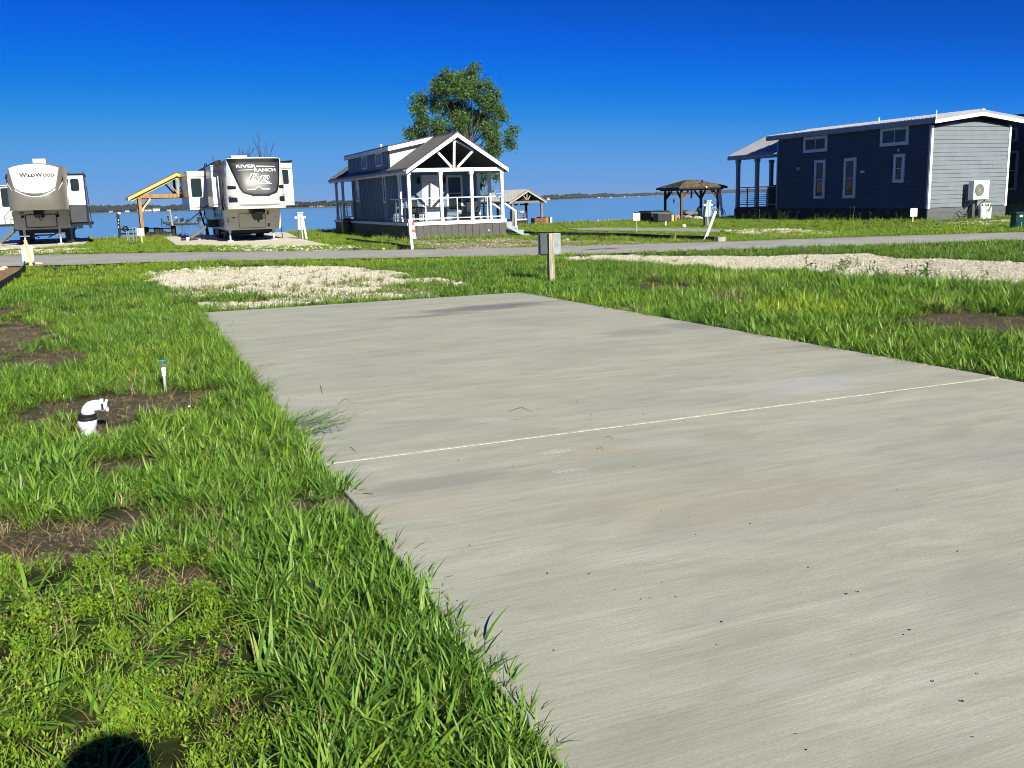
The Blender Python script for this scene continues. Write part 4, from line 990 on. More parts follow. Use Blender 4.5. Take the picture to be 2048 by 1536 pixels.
# compartment, pin box, lights
T.part('hatch', ring(rounded(5.09, 6.33, .60, 1.28, .06), rounded(5.105, 6.315, .615, 1.265, .055), 'y', 46.885, 46.91), UTILD, None)
for cx_, cz_, m_, rr_ in ((6.45, 1.24, BLACK, .05), (6.45, 1.33, MGREY, .07), (6.46, .76, BLACK, .04), (6.46, .68, BLACK, .05), (4.60, 1.05, MGREY, .035), (4.60, .93, MGREY, .04), (6.8, 1.1, MGREY, .025)):
    g = MB(); g.lathe([(rr_, 46.88), (rr_, 46.905)], cx_, 0, 12, 'y', cz_); T.part('marker_light' if m_ is MGREY else 'port', g, m_)
g = MB(); g.box(4.80, 4.92, 46.885, 46.905, 1.08, 1.12); T.part('badge', g, BLACK)
g = MB(); g.prism([(45.1, 1.49), (46.9, 1.49), (46.9, 1.40), (46.0, 1.08), (45.5, .98), (45.2, 1.02), (45.05, 1.3)], 'x', 5.62, 5.98); g.box(5.50, 6.10, 45.15, 46.3, 1.30, 1.48); g.tube([(5.8, 45.4, .99), (5.8, 45.4, .86)], .04, 8); g.tube([(5.95, 45.2, 1.3), (6.1, 45.1, 1.2), (6.08, 45.2, 1.05), (5.9, 45.3, 1.1)], .02, 6); T.part('pin_box', g, BLACK)
jack(T, 4.66, 47.1, .54); jack(T, 6.68, 47.1, .54); jack(T, 4.75, 55.6, .54)
for yy in (52.6, 53.6):
    for xx in (4.72, 6.80): wheelset(T, xx, yy)
g = MB(); g.box(4.8, 6.7, 47.6, 58, .36, .52); g.box(4.7, 6.8, 49.4, 52, .25, .36); T.part('chassis', g, BLACK)
# roof gear
g = MB(); g.prism([(47.4, 3.76), (48.5, 3.76), (48.45, 3.98), (47.75, 4.0), (47.45, 3.86)], 'x', 5.05, 5.80); T.part('rooftop_unit', g, CREAM)
# slide rooms on the left and right
def slide(x0, x1, y0, y1, z0, z1, m=CREAM, side=-1):
    g = MB(); g.bev(x0, x1, y0, y1, z0, z1, .015); s = T.part('slide_room', g, m)
    g = MB(); g.box(x0-.015, x1, y0-.02, y0-.001, z1-.26, z1-.245); g.box(x0-.015, x1, y0-.02, y0-.001, z0+.11, z0+.125); T.part('seam', g, DGREY, s)
    g = MB(); g.box(x0-.02, x1, y0-.04, y1, z1+.001, z1+.04); T.part('slide_topper', g, CREAM if side < 0 else DGREY, s)
    g = MB()
    xs = (x0-.012, x0-.001) if side < 0 else (x1+.001, x1+.012)
    g.box(xs[0], xs[1], y0+.03, y1-.03, z0+.03, z1-.03); T.part('sidewall_panel', g, RVSIDE, s)  # outer face gets the same skin with shade in its colour
    return s
s1 = slide(4.10, 4.48, 47.9, 50.6, 1.62, 3.52)
s2 = slide(3.34, 4.47, 53.2, 59.4, 1.50, 3.46)
rwin(T, 3.50, 4.02, 2.18, 3.12, 53.19, s2)
g = MB(); g.box(3.36, 3.375, 54.2, 56.8, 2.2, 3.1)
s3 = slide(7.05, 7.70, 46.6, 50.5, 1.60, 3.58, side=1)
rwin(T, 7.12, 7.50, 2.60, 3.26, 46.59, s3)
g = MB(); g.prism([(7.06, 3.64), (7.72, 3.70), (7.72, 3.64)], 'y', 46.5, 50.5); T.part('slide_topper', g, BLACK, s3)
# awning tube along the left eave, awning arm, door, steps and grab rail
g = MB(); g.tube([(4.34, 46.9, 3.64), (4.34, 58.2, 3.64)], .10, 10); g.box(4.40, 4.52, 46.9, 58.2, 3.60, 3.76); T.part('awning_roll', g, BLACK)
for y in (47.0, 51.4):
    g = MB(); g.beam((4.40, y, 3.62), (4.42, y, 1.45), .07, .10, up=(0, 1, 0)); g.beam((4.36, y+.06, 3.2), (4.38, y+.06, 1.7), .03, .06, up=(0, 1, 0)); T.part('awning_arm', g, BLACK)
for y in (56.2, 57.3):
    g = MB(); g.tube([(4.6, y-.14, 3.7), (4.6, y-.14, 3.95), (4.6, y-.06, 4.02), (4.6, y+.06, 4.02), (4.6, y+.14, 3.95), (4.6, y+.14, 3.7)], .02, 6); T.part('roof_hook', g, BLACK)
g = MB(); g.box(4.455, 4.475, 51.9, 52.7, 1.1, 3.1); dr = T.part('door', g, DGREY); g = MB(); g.box(4.445, 4.454, 52.02, 52.58, 2.2, 2.95); T.part('pane', g, GLASSB, dr)
g = MB(); g.bev(4.0, 4.46, 50.6, 51.6, .62, 1.0, .03); T.part('step_housing', g, BLACK)
a, b = (4.20, 50.9, .86), (3.06, 50.9, .10)
st_ = MB(); st_.beam(a, b, .05, .14, up=(0, 0, 1)); st_.beam((4.20, 51.55, .86), (3.06, 51.55, .10), .05, .14); e1 = T.part('entry_steps', st_, STEP)
for k in range(4):
    f_ = (k+.6)/4.4; g = MB(); g.box(4.20-1.14*f_-.14, 4.20-1.14*f_+.14, 50.93, 51.52, .84-.76*f_-.02, .84-.76*f_+.02); T.part('tread', g, STEP, e1)
g = MB(); g.box(3.6, 4.2, 50.88, 50.90, .3, .8); 
g = MB(); g.beam((3.10, 50.9, .12), (3.02, 50.9, -.02), .05, .06); g.box(2.92, 3.16, 50.85, 51.6, -.04, -.015); T.part('step_feet', g, BLACK, e1)
gr_ = MB(); gr_.tube([(4.1, 51.0, 1.72), (3.9, 51.0, 1.60), (3.25, 51.0, 1.08), (2.75, 51.0, .76)], .028, 8); gr_.tube([(3.5, 51.0, 1.30), (4.2, 51.0, .92)], .022, 8); T.part('grab_handle', gr_, BLACK)
# cable / utility hook-up
g = MB(); g.tube([(7.03, 47.6, 1.0), (7.12, 47.5, .6), (7.14, 47.4, .05)], .02, 6); T.part('power_cord', g, BLACK)

# --- taupe and white trailer at the left edge
T = Thing('travel_trailer', 'taupe fifth wheel trailer with a white lettered front shield beside the left edge', 'travel trailer', (-3.75, 58, -.03))
L0, L1 = -5.04, -2.48; xc, hw = -3.76, 1.28
body = MB(); body.prism([(L0, 1.0), (L1, 1.0), (L1, 3.72), (-2.9, 3.86), (xc, 3.95), (-4.6, 3.86), (L0, 3.72)], 'y', 54.05, 64.5); T.part('body', body, CREAM)
low = MB(); low.prism(rounded(-5.06, -2.48, .78, 1.76, .10), 'y', 53.98, 54.5); T.part('front_bulkhead', low, TAUPEL)
low = MB(); low.box(-5.03, -2.50, 54.51, 64.4, .72, .999); T.part('lower_body', low, DGREY)
F = capsurf(51.80, .75, xc, hw, 1.75, 3.95, .45, .15)
Lz = interp([(1.7, -4.98), (2.6, -5.0), (3.8, -4.90)]); Rz = interp([(1.7, -2.38), (2.6, -2.34), (3.8, -2.32)])
ztop = lambda u: 3.76+.20*(1-(2*u-1)**2)
cap = MB(); cap.grid(lambda u, v: (lambda x, z: (x, F(x, z), z))(Lz(1.72+2.04*v)+(Rz(1.72+2.04*v)-Lz(1.72+2.04*v))*u, 1.72+(ztop(u)-1.72)*v), 28, 26)
fc = T.part('front_cap', cap, TAUPE, smooth=True)
for s_x, z_ in ((0, Lz), (1, Rz)):
    sd = MB(); sd.grid(lambda u, v: (z_(1.72+2.04*v)*(1-u)+(L0 if s_x == 0 else L1)*u, F(z_(1.72+2.04*v), 1.72+2.04*v)*(1-u)+54.06*u, 1.72+2.04*v), 8, 14); T.part('cap_side', sd, TAUPE, fc)
ud = MB(); ud.grid(lambda u, v: (Lz(1.72)+(Rz(1.72)-Lz(1.72))*u, F(Lz(1.72)+(Rz(1.72)-Lz(1.72))*u, 1.72)*(1-v)+54.0*v, 1.72), 20, 6); T.part('cap_underside', ud, TAUPE, fc)
tp = MB(); tp.grid(lambda u, v: (Lz(3.76)+(Rz(3.76)-Lz(3.76))*u, (F(Lz(3.76)+(Rz(3.76)-Lz(3.76))*u, ztop(u)))*(1-v)+54.06*v, ztop(u)), 20, 6); T.part('cap_roof', tp, CREAM, fc)
# white shield, narrow at the bottom with a curved lower edge
bot = lambda x: 2.30+.30*min(1, abs(x-xc)/.95)**1.9
SL = interp([(2.6, -4.62), (3.2, -4.74), (3.8, -4.80)]); 
def shield(off, inset, m, name='front_shield'):
    mb = MB()
    def fn(u, v):
        # width grows with height, lower edge bows down
        x = -1+2*u; wl = .80-inset; wt = 1.12-inset
        zb_ = 2.33+inset+.31*abs(x)**2.0; zt_ = 3.74+.19*(1-x*x)
        z = zb_+(zt_-zb_)*v; w_ = wl+(wt-wl)*((z-2.3)/1.5); xx = xc+x*w_; return (xx, F(xx, z)-off, z)
    mb.grid(fn, 56, 26); return T.part(name, mb, m, fc, smooth=True)
shield(.016, 0, CREAM)
def swoosh(x0, x1, fb, ft, m, off=.034): T.part('decal', patch_cols(F, fb, ft, x0, x1, off, 26, 2), m, fc)
q = lambda x: ((x-xc)/.75)**2
swoosh(xc-.75, xc+.75, lambda x: 2.385+.27*q(x), lambda x: 2.385+.27*q(x)+.13*(1-q(x))+.002, PRINT)
swoosh(xc-.92, xc-.40, lambda x: 2.40+.30*((x-xc)/.8)**2-.01, lambda x: 2.40+.30*((x-xc)/.8)**2+.03, UTILD); swoosh(xc+.40, xc+.92, lambda x: 2.40+.30*((x-xc)/.8)**2-.01, lambda x: 2.40+.30*((x-xc)/.8)**2+.03, UTILD)
for s_ in (-1, 1):
    T.part('decal', patch_cols(F, lambda x: 2.66+abs(x-xc-s_*1.02)*1.6, lambda x: 2.70+abs(x-xc-s_*1.02)*2.0, xc+s_*1.02, xc+s_*1.22, .012, 8, 2), CREAM, fc)
    T.part('decal', patch_cols(F, lambda x: 2.80+abs(x-xc-s_*1.10)*1.6, lambda x: 2.82+abs(x-xc-s_*1.10)*3.5, xc+s_*1.10, xc+s_*1.25, .010, 8, 2), BLACK, fc)
T.part('lettering', text_on('W', .27, -4.23, 3.385, lambda x, z: F(x, z)-.03, width=.32, bold=.007), PRINT, fc)
T.part('lettering', text_on('ILD', .20, -3.89, 3.37, lambda x, z: F(x, z)-.03, width=.37, bold=.007), PRINT, fc)
T.part('lettering', text_on('W', .27, -3.54, 3.385, lambda x, z: F(x, z)-.03, width=.31, bold=.007), PRINT, fc)
T.part('lettering', text_on('OOD', .20, -3.12, 3.37, lambda x, z: F(x, z)-.03, width=.49, bold=.007), PRINT, fc)
T.part('lettering', text_on('HERITAGE GLEN', .085, -3.65, 3.23, lambda x, z: F(x, z)-.03, width=1.25), PRINTG, fc)
g = MB(); g.bev(-3.92, -3.31, 54.6, 55.6, 3.9, 4.28, .03); T.part('rooftop_unit', g, CREAM)
g = MB(); g.box(-4.4, -3.95, 54.3, 54.8, 3.88, 3.98); T.part('roof_vent', g, CREAM)
T.part('hatch', ring(rounded(-4.52, -3.08, .84, 1.52, .07), rounded(-4.485, -3.115, .875, 1.485, .06), 'y', 53.955, 53.985), BLACK)
for cx_, cz_, w_, h_ in ((-4.62, 1.42, .07, .06), (-3.02, 1.42, .06, .07), (-3.02, 1.56, .035, .04)):
    g = MB(); g.box(cx_-w_, cx_+w_, 53.955, 53.982, cz_-h_, cz_+h_); T.part('port', g, BLACK)
T.part('tow_light', ring(rounded(-4.75, -4.55, 1.54, 1.64, .045), rounded(-4.73, -4.57, 1.56, 1.62, .03), 'y', 53.955, 53.982), BLACK)
g = MB(); g.prism([(52.3, 1.72), (54.0, 1.72), (54.0, 1.6), (53.2, 1.45), (52.5, 1.38), (52.3, 1.5)], 'x', -3.98, -3.62); g.box(-3.98, -3.56, 52.6, 53.2, 1.36, 1.5); g.tube([(-3.8, 52.6, 1.4), (-3.75, 52.6, 1.27), (-3.7, 52.55, 1.2), (-3.62, 52.5, 1.38)], .02, 6); T.part('pin_box', g, BLACK)
jack(T, -4.65, 54.2, .80); jack(T, -3.02, 54.2, .80)
for x in (-4.65, -3.02): g = MB(); g.tube([(x-.22, 54.1, .45), (x+.22, 54.1, .45)], .03, 6); T.part('jack_bar', g, GALV)
g = MB()
for s_ in (-1, 1): g.beam((-3.84+s_*.95, 55.0, .70), (-3.84+s_*.2, 55.0, .32), .05, .05); g.beam((-3.84+s_*.85, 55.02, .22), (-3.84+s_*.45, 55.02, .62), .05, .05)
g.beam((-4.9, 55.04, .45), (-2.7, 55.04, .45), .05, .07); T.part('stabiliser_brace', g, BLACK)
for x in (-4.85, -2.70): g = MB(); g.box(x-.13, x+.13, 55.2, 57.5, .0, .72); T.part('axle_skirt', g, BLACK)
for yy in (59.2, 60.2):
    for xx in (-4.8, -2.7): wheelset(T, xx, yy)
g = MB(); g.box(-4.9, -2.6, 55, 64.3, .55, .72); T.part('chassis', g, BLACK)
# right slide room with a dark lower box, left slide room
g = MB(); g.bev(-2.47, -1.68, 55.0, 59.0, 1.93, 3.48, .015); s3 = T.part('slide_room', g, CREAM); rwin(T, -2.31, -1.91, 2.66, 3.26, 54.99, s3, .08)
g = MB(); g.bev(-2.46, -1.70, 54.98, 58.9, 1.04, 1.90, .01); T.part('slide_skirt', g, DGREY, s3)
g = MB(); g.box(-2.47, -1.63, 54.9, 59.0, 3.481, 3.53); g.beam((-1.64, 54.95, 3.62), (-1.64, 54.95, .9), .05, .05, up=(0, 1, 0)); g.beam((-1.57, 55.0, 2.9), (-1.50, 55.0, .8), .04, .04, up=(0, 1, 0)); T.part('slide_topper', g, BLACK, s3)
g = MB(); g.box(-2.46, -1.5, 55.1, 58.8, .90, 1.03); g.box(-2.2, -1.95, 55.05, 55.4, .72, .9); g.beam((-1.68, 55, 1.0), (-1.55, 55, .72), .08, .08); T.part('slide_frame', g, BLACK, s3)
g = MB(); g.bev(-6.1, -5.05, 56.5, 61.0, 1.05, 3.02, .015); s4 = T.part('slide_room', g, CREAM); rwin(T, -5.72, -5.16, 1.95, 2.9, 56.49, s4, .08)
g = MB(); g.box(-6.1, -5.05, 56.55, 60.9, .93, 1.04); T.part('slide_frame', g, BLACK, s4)
g = MB(); g.box(-6.12, -5.04, 56.4, 61, 3.021, 3.06); T.part('slide_topper', g, CREAM, s4)
st_ = MB(); st_.beam((-4.98, 54.7, .93), (-5.85, 54.7, .16), .05, .16); st_.beam((-4.98, 55.3, .93), (-5.85, 55.3, .16), .05, .16); e1 = T.part('entry_steps', st_, STEP)
for k in range(4): f_ = (k+.6)/4.4; g = MB(); g.box(-4.98-.87*f_-.13, -4.98-.87*f_+.13, 54.73, 55.27, .91-.77*f_-.02, .91-.77*f_+.02); T.part('tread', g, STEP, e1)
g = MB(); g.tube([(-5.05, 54.6, 1.95), (-5.1, 54.55, 1.85), (-5.5, 54.5, 1.45), (-5.5, 54.5, 1.35), (-5.45, 54.5, 1.0)], .018, 6); g.tube([(-5.0, 54.6, 1.78), (-5.45, 54.5, 1.32)], .015, 6); g.tube([(-5.02, 54.6, 1.3), (-5.25, 54.55, 1.3), (-5.27, 54.55, 1.05), (-5.3, 54.55, .98)], .015, 6); T.part('grab_handle', g, UTILD)
g = MB(); g.tube([(-4.99, 53.4, 3.3), (-5.03, 53.2, 3.45), (-5.08, 53.2, 3.25)], .05, 8); T.part('camera_pod', g, BLACK)
for s_ in (): g = MB(); g.beam((xc+s_*1.24, 52.6, 3.70), (xc+s_*1.35, 52.55, 3.66), .04, .03); T.part('gutter_spout', g, BLACK)

# ------------------------------------------------------------------ timber shelter behind the white trailer
T = Thing('timber_shelter', 'new pine gabled shelter at the water behind the white trailer', 'shelter', (3.1, 60, -.5))
zc = lambda u, v: (230+u/9.6, 330+v/9.6)
YF = 58.6; cp = lambda u, v, Y=YF: PY(*zc(u, v), Y)
eL = cp(205, 620); pk = cp(1180, 135); eR = (2*pk[0]-eL[0], eL[1])
rf = MB(); rf.prism([(eL[0], eL[1]), (pk[0], pk[1]+.02), (eR[0], eR[1]), (eR[0], eR[1]-.05), (pk[0], pk[1]-.03), (eL[0], eL[1]-.05)], 'y', YF-.25, YF+4.4); roof = T.part('roof', rf, mat('brown_metal_roof', (.10, .055, .045), .5))
f = MB(); f.prism([(eL[0]+.1, eL[1]-.02), (pk[0], pk[1]-.035), (eR[0]-.1, eR[1]-.02), (eR[0]-.1, eR[1]-.20), (pk[0], pk[1]-.23), (eL[0]+.1, eL[1]-.20)], 'y', YF-.22, YF-.16); T.part('barge_board', f, PINE, roof)
f = MB(); f.prism([(eL[0]+.25, eL[1]-.10), (pk[0], pk[1]-.16), (eR[0]-.25, eR[1]-.10), (eR[0]-.25, eR[1]-.26), (pk[0], pk[1]-.34), (eL[0]+.25, eL[1]-.26)], 'y', YF-.06, YF+.06); T.part('rafter', f, PINE, roof)
f = MB(); f.prism([(eL[0]+.05, eL[1]-.07), (pk[0], pk[1]-.05), (eR[0]-.05, eR[1]-.07), (eR[0]-.05, eR[1]-.16), (pk[0], pk[1]-.14), (eL[0]+.05, eL[1]-.16)], 'y', YF+.07, YF+4.35); T.part('ceiling', f, DARKSHADEWOOD, roof)
x0_, zb_ = cp(470, 640)[0], cp(1200, 570)[1]; xr = 2*pk[0]-x0_
PW = .17
for k, (yy, m_) in enumerate(((YF, CEDAR), (YF+3.6, DARKSHADEWOOD))):  # rear frame near-black: its shade is put into the colour
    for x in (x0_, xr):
        p_ = MB(); p_.box(x-PW/2, x+PW/2, yy-PW/2, yy+PW/2, -1.6, zb_-.16); T.part('post', p_, m_ if k == 0 else DARKSHADEWOOD)
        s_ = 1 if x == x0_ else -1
        p_ = MB(); p_.beam((x+s_*.08, yy, zb_-.80), (x+s_*.58, yy, zb_-.18), .10, .10, up=(0, 1, 0)); T.part('brace', p_, PINE if k == 0 else DARKSHADEWOOD)
    p_ = MB(); p_.box(x0_-.25, xr+.25, yy-.07, yy+.07, zb_-.16, zb_+.06); T.part('tie_beam', p_, CEDAR if k == 0 else DARKSHADEWOOD)
    p_ = MB(); p_.box(pk[0]-.07, pk[0]+.07, yy-.05, yy+.05, zb_+.06, pk[1]-.2); T.part('king_post', p_, GREYWOOD if k == 0 else DARKSHADEWOOD)
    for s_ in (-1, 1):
        p_ = MB(); p_.beam((pk[0]+s_*.05, yy, zb_+.1), (pk[0]+s_*.62, yy, zb_+.82), .08, .08, up=(0, 1, 0)); T.part('truss_web', p_, CEDAR if k == 0 else DARKSHADEWOOD)
for x in (x0_, xr): p_ = MB(); p_.box(x-.08, x+.08, YF+.08, YF+3.5, zb_-.12, zb_+.05); T.part('plate_beam', p_, DARKSHADEWOOD)
p_ = MB()
for k in range(9): p_.box(x0_-.3, xr+.3, 0, 0, 0, 0)

# ------------------------------------------------------------------ dark roofed pavilion to the right of the cottage
hz_ = lambda u, v: (980+u/12.8, 360+v/12.8)
YF = 55.0; cp = lambda u, v, Y=YF: PY(*hz_(u, v), Y)
T = Thing('pavilion', 'grey gabled pavilion with corrugated roof behind the cottage stair', 'shelter', (23.3, 57, -.5))
eL, pk, eR = cp(470, 560), cp(940, 240), cp(1410, 525); zE = (eL[1]+eR[1])/2
rf = MB(); rf.prism([(eL[0], zE), (pk[0], pk[1]), (eR[0], zE), (eR[0], zE-.05), (pk[0], pk[1]-.05), (eL[0], zE-.05)], 'y', YF-.2, YF+5.4); roof = T.part('roof', rf, ROOFT)
rb_ = MB()
for y in np.arange(YF-.15, YF+5.4, .26): rb_.beam((eL[0], y, zE+.01), (pk[0], y, pk[1]+.01), .05, .035); rb_.beam((eR[0], y, zE+.01), (pk[0], y, pk[1]+.01), .05, .035)
T.part('roof_ribs', rb_, ROOFT, roof, kind='stuff')
GW = mat('grey_stained_timber', (.20, .18, .16), .8, var=.15)
f = MB(); f.prism([(eL[0]-.02, zE-.0), (pk[0], pk[1]+.02), (eR[0]+.02, zE), (eR[0]+.02, zE-.07), (pk[0], pk[1]-.06), (eL[0]-.02, zE-.07)], 'y', YF-.25, YF-.205); T.part('rake_trim', f, GW, roof)
f = MB(); f.prism([(eL[0]-.02, zE-.071), (pk[0], pk[1]-.061), (eR[0]+.02, zE-.071), (eR[0]+.02, zE-.17), (pk[0], pk[1]-.16), (eL[0]-.02, zE-.17)], 'y', YF-.24, YF-.206); T.part('rake_trim', f, mat('light_grey_timber', (.42, .38, .34), .8, var=.1), roof)
f = MB(); f.prism([(eL[0]+.1, zE-.06), (pk[0], pk[1]-.06), (eR[0]-.1, zE-.06), (eR[0]-.1, zE-.1), (pk[0], pk[1]-.1), (eL[0]+.1, zE-.1)], 'y', YF-.15, YF+5.3); T.part('ceiling', f, DARKSHADEWOOD, roof)
f = MB(); f.prism([(eL[0]+.35, zE-.03), (pk[0], pk[1]-.12), (eR[0]-.35, zE-.03)], 'y', YF+.4, YF+.44); T.part('gable_board', f, DARKSHADEWOOD, roof)
xl, xr = cp(570, 600)[0], cp(1320, 600)[0]
for x in (xl, xr):
    for yy in (YF, YF+2.5, YF+5): p_ = MB(); p_.box(x-.065, x+.065, yy-.065, yy+.065, -1.2, zE-.05); T.part('post', p_, GW if yy == YF else DARKSHADEWOOD)  # rear posts darkened in colour to stand for their shade
p_ = MB(); p_.box(xl-.1, xr+.1, YF-.05, YF+.05, zE-.1, zE+.02); T.part('tie_beam', p_, GW)
for a, b in (((940, 510), (940, 290)), ((925, 500), (830, 375)), ((965, 500), (1055, 350))):
    p, q = cp(*a), cp(*b); p_ = MB(); p_.beam((p[0], YF-.02, p[1]), (q[0], YF-.02, q[1]), .05, .05, up=(0, 1, 0)); T.part('truss_web', p_, MATS['light_grey_timber'])
p_ = MB(); p_.box(cp(735, 455)[0], cp(785, 455)[0], YF+.36, YF+.399, cp(760, 490)[1], cp(760, 450)[1]); T.part('gable_vent', p_, GW)
for i in range(7):
    x = xl+.2+i*.16; p_ = MB(); p_.lathe([(.03, 1.30), (.06, 1.26), (.05, 1.2), (.02, 1.18)], x, YF+.3+.1*(i % 3), 8)
    if i == 0: fx_ = T.part('festoon_lamp', p_, BLACK)
    else: T.same(fx_, (i*.16, .1*(i % 3), 0))
# things under and beside the pavilion
x0_, x1_ = cp(600, 980)[0], cp(965, 980)[0]
B_ = Thing('platform', 'white edged timber platform under the pavilion behind the cottage', 'platform', ((x0_+x1_)/2, YF+1.5, -.2))
p_ = MB(); p_.box(x0_, x1_, YF+.1, YF+2.6, .28, .36); B_.part('top_board', p_, WHITE); p_ = MB(); p_.box(x0_+.05, x1_-.05, YF+.2, YF+2.5, -.3, .279); B_.part('skirt', p_, DARKSHADEWOOD)
for k, (u0, u1, lab) in enumerate(((610, 745, 'left blue plastic barrel standing on the white edged platform'), (935, 1045, 'right blue plastic barrel standing on the white edged platform'))):
    a, b = cp(u0, 950)[0], cp(u1, 950)[0]; D_ = Thing('barrel', lab, 'barrel', ((a+b)/2, YF+.6, .361 if k == 0 else -.05), 'blue barrels under the pavilion')
    zt_ = cp(u0, 815)[1]; zb2 = .362 if k == 0 else -.05; rr_ = (b-a)/2
    p_ = MB(); p_.lathe([(rr_*.95, zb2), (rr_, zb2+.05), (rr_, zt_-.06), (rr_*.96, zt_-.02)], (a+b)/2, YF+.6, 16); D_.part('drum', p_, NAVYP); p_ = MB(); p_.lathe([(rr_*1.03, zt_-.05), (rr_*1.03, zt_-.0), (rr_*.8, zt_+.02)], (a+b)/2, YF+.6, 16); D_.part('lid', p_, BLACK)
a, b = cp(750, 950)[0], cp(930, 950)[0]
D_ = Thing('slatted_chair', 'grey slatted chair standing between the two blue barrels', 'chair', ((a+b)/2, YF+.4, .361))
for x in (a, b): p_ = MB(); p_.beam((x, YF+.2, .361), (x, YF+.2, cp(750, 820)[1]), .04, .04); D_.part('leg', p_, GW)
for k in range(5): z = .50+k*.09; p_ = MB(); p_.box(a, b, YF+.17, YF+.19, z, z+.045); D_.part('slat', p_, GW)
p_ = MB(); p_.bev(a+.08, b-.1, YF+.1, YF+.165, .72, .82, .02); D_.part('cushion', p_, CLOTH2)
a, b = cp(1045, 1000)[0], cp(1380, 1000)[0]
D_ = Thing('planter_box', 'rust brown timber planter box right of the pavilion platform', 'planter', ((a+b)/2, YF-.3, -.05))
p_ = MB(); p_.box(a, b-.16, YF-.6, YF-.0, -.15, cp(1200, 972)[1]); D_.part('side_board', p_, CEDARD); p_ = MB(); p_.box(b-.159, b+.02, YF-.62, YF+.0, -.15, cp(1200, 968)[1]+.01); D_.part('corner_post', p_, CEDAR)
a2 = cp(1620, 1000)[0]
D_ = Thing('planter_box', 'long black planter box with a white end board at the lake edge', 'planter', ((b+a2)/2, YF+.6, -.05))
p_ = MB(); p_.box(b-.1, a2-.13, YF+.2, YF+.9, -.3, cp(1500, 945)[1]); D_.part('side_board', p_, DARKSHADEWOOD); p_ = MB(); p_.box(a2-.129, a2, YF+.18, YF+.92, -.12, cp(1600, 950)[1]); D_.part('end_board', p_, WHITE)
# ------------------------------------------------------------------ gazebo with hip roof
gz = lambda u, v: (1290+u/10.97, 350+v/10.97)
YF = 52.4; cp = lambda u, v, Y=YF: PY(*gz(u, v), Y)
T = Thing('gazebo', 'brown timber gazebo with a shingled hip roof beside the navy house', 'gazebo', (34, 53.3, -.05))
xl, xr = cp(798, 700)[0], cp(1598, 600)[0]; zb_ = 1.80; YB = YF+1.95
CX_, CY_ = (xl+xr)/2, (YF+YB)/2
ov_ = .42; zr = 2.02; ap = cp(1035, 100, CY_)[1]
E4 = [(xl-ov_, YF-ov_, zr), (xr+ov_, YF-ov_, zr), (xr+ov_, YB+ov_, zr), (xl-ov_, YB+ov_, zr)]
rl = .45
rf = MB(); top = [(CX_-rl*0+.0, CY_, ap)]
rf.add(E4+[(CX_-.35, CY_, ap), (CX_+.35, CY_, ap)]+[(x, y, z-.05) for x, y, z in E4], [(0, 1, 5, 4), (1, 2, 5), (2, 3, 4, 5), (3, 0, 4), (0, 6, 7, 1), (1, 7, 8, 2), (2, 8, 9, 3), (3, 9, 6, 0), (6, 9, 8, 7)])
roof = T.part('roof', rf, SHINGLE)
shg = MB()
for k in range(1, 9):                      # shingle courses on the two visible slopes
    t_ = k/9
    for (A, B, C, D) in ((E4[0], E4[1], (CX_-.35, CY_, ap), (CX_+.35, CY_, ap)), (E4[3], E4[0], (CX_-.35, CY_, ap), (CX_-.35, CY_, ap))):
        p = [A[i]+(C[i]-A[i])*t_ for i in range(3)]; q = [B[i]+(D[i]-B[i])*t_ for i in range(3)]
        shg.beam((p[0], p[1], p[2]+.008), (q[0], q[1], q[2]+.008), .05, .022)
T.part('shingle_courses', shg, SHINGLE, roof, kind='stuff')
for a, b in ((0, 1), (1, 2), (2, 3), (3, 0)):
    p, q = E4[a], E4[b]; f = MB(); f.beam((p[0], p[1], zr-.09), (q[0], q[1], zr-.09), .04, .10); T.part('fascia', f, DARKSHADEWOOD, roof)
for x in (xl, xr):
    for y in (YF, YB):
        frontm = CEDARD if y == YF else DARKSHADEWOOD  # rear posts take a near-black copy in place of shade
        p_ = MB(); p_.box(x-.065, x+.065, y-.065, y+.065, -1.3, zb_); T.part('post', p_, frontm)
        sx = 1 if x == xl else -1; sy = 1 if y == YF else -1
        p_ = MB(); p_.beam((x+sx*.05, y, 1.28), (x+sx*.5, y, 1.78), .09, .09, up=(0, 1, 0)); T.part('brace', p_, CEDARD if y == YF else DARKSHADEWOOD)
        p_ = MB(); p_.beam((x, y+sy*.05, 1.28), (x, y+sy*.5, 1.78), .09, .09, up=(1, 0, 0)); T.part('brace', p_, DARKSHADEWOOD)
for y in (YF, YB): p_ = MB(); p_.box(xl-.35, xr+.35, y-.06, y+.06, zb_+.001, zr-.06); T.part('beam', p_, CEDARD if y == YF else DARKSHADEWOOD)
for x in (xl, xr): p_ = MB(); p_.box(x-.06, x+.06, YF-.3, YB+.3, zb_+.02, zr-.07); T.part('beam', p_, DARKSHADEWOOD)
p_ = MB(); p_.box(CX_-.04, CX_+.04, CY_-.04, CY_+.04, 1.3, ap-.1); p_.lathe([(.02, 1.0), (.05, 1.2), (.02, 1.3)], xl+.4, YB-.4, 8); T.part('hanging_lamp', p_, BLACK)
p_ = MB(); p_.tube([(cp(1245, 262)[0], YF-ov_-.06, 2.0), (cp(1245, 262)[0], YF-ov_-.14, 1.97)], .055, 10); T.part('flood_light', p_, WHITE)
p_ = MB(); xs_ = cp(1238, 200)[0]-.03; p_.beam((xs_, YF-ov_+.35, 2.14), (xs_, YF-ov_+.33, 2.42), .03, .03); p_.box(xs_-.06, xs_+.06, YF-ov_+.28, YF-ov_+.3, 2.34, 2.44); T.part('roof_aerial', p_, BLACK)
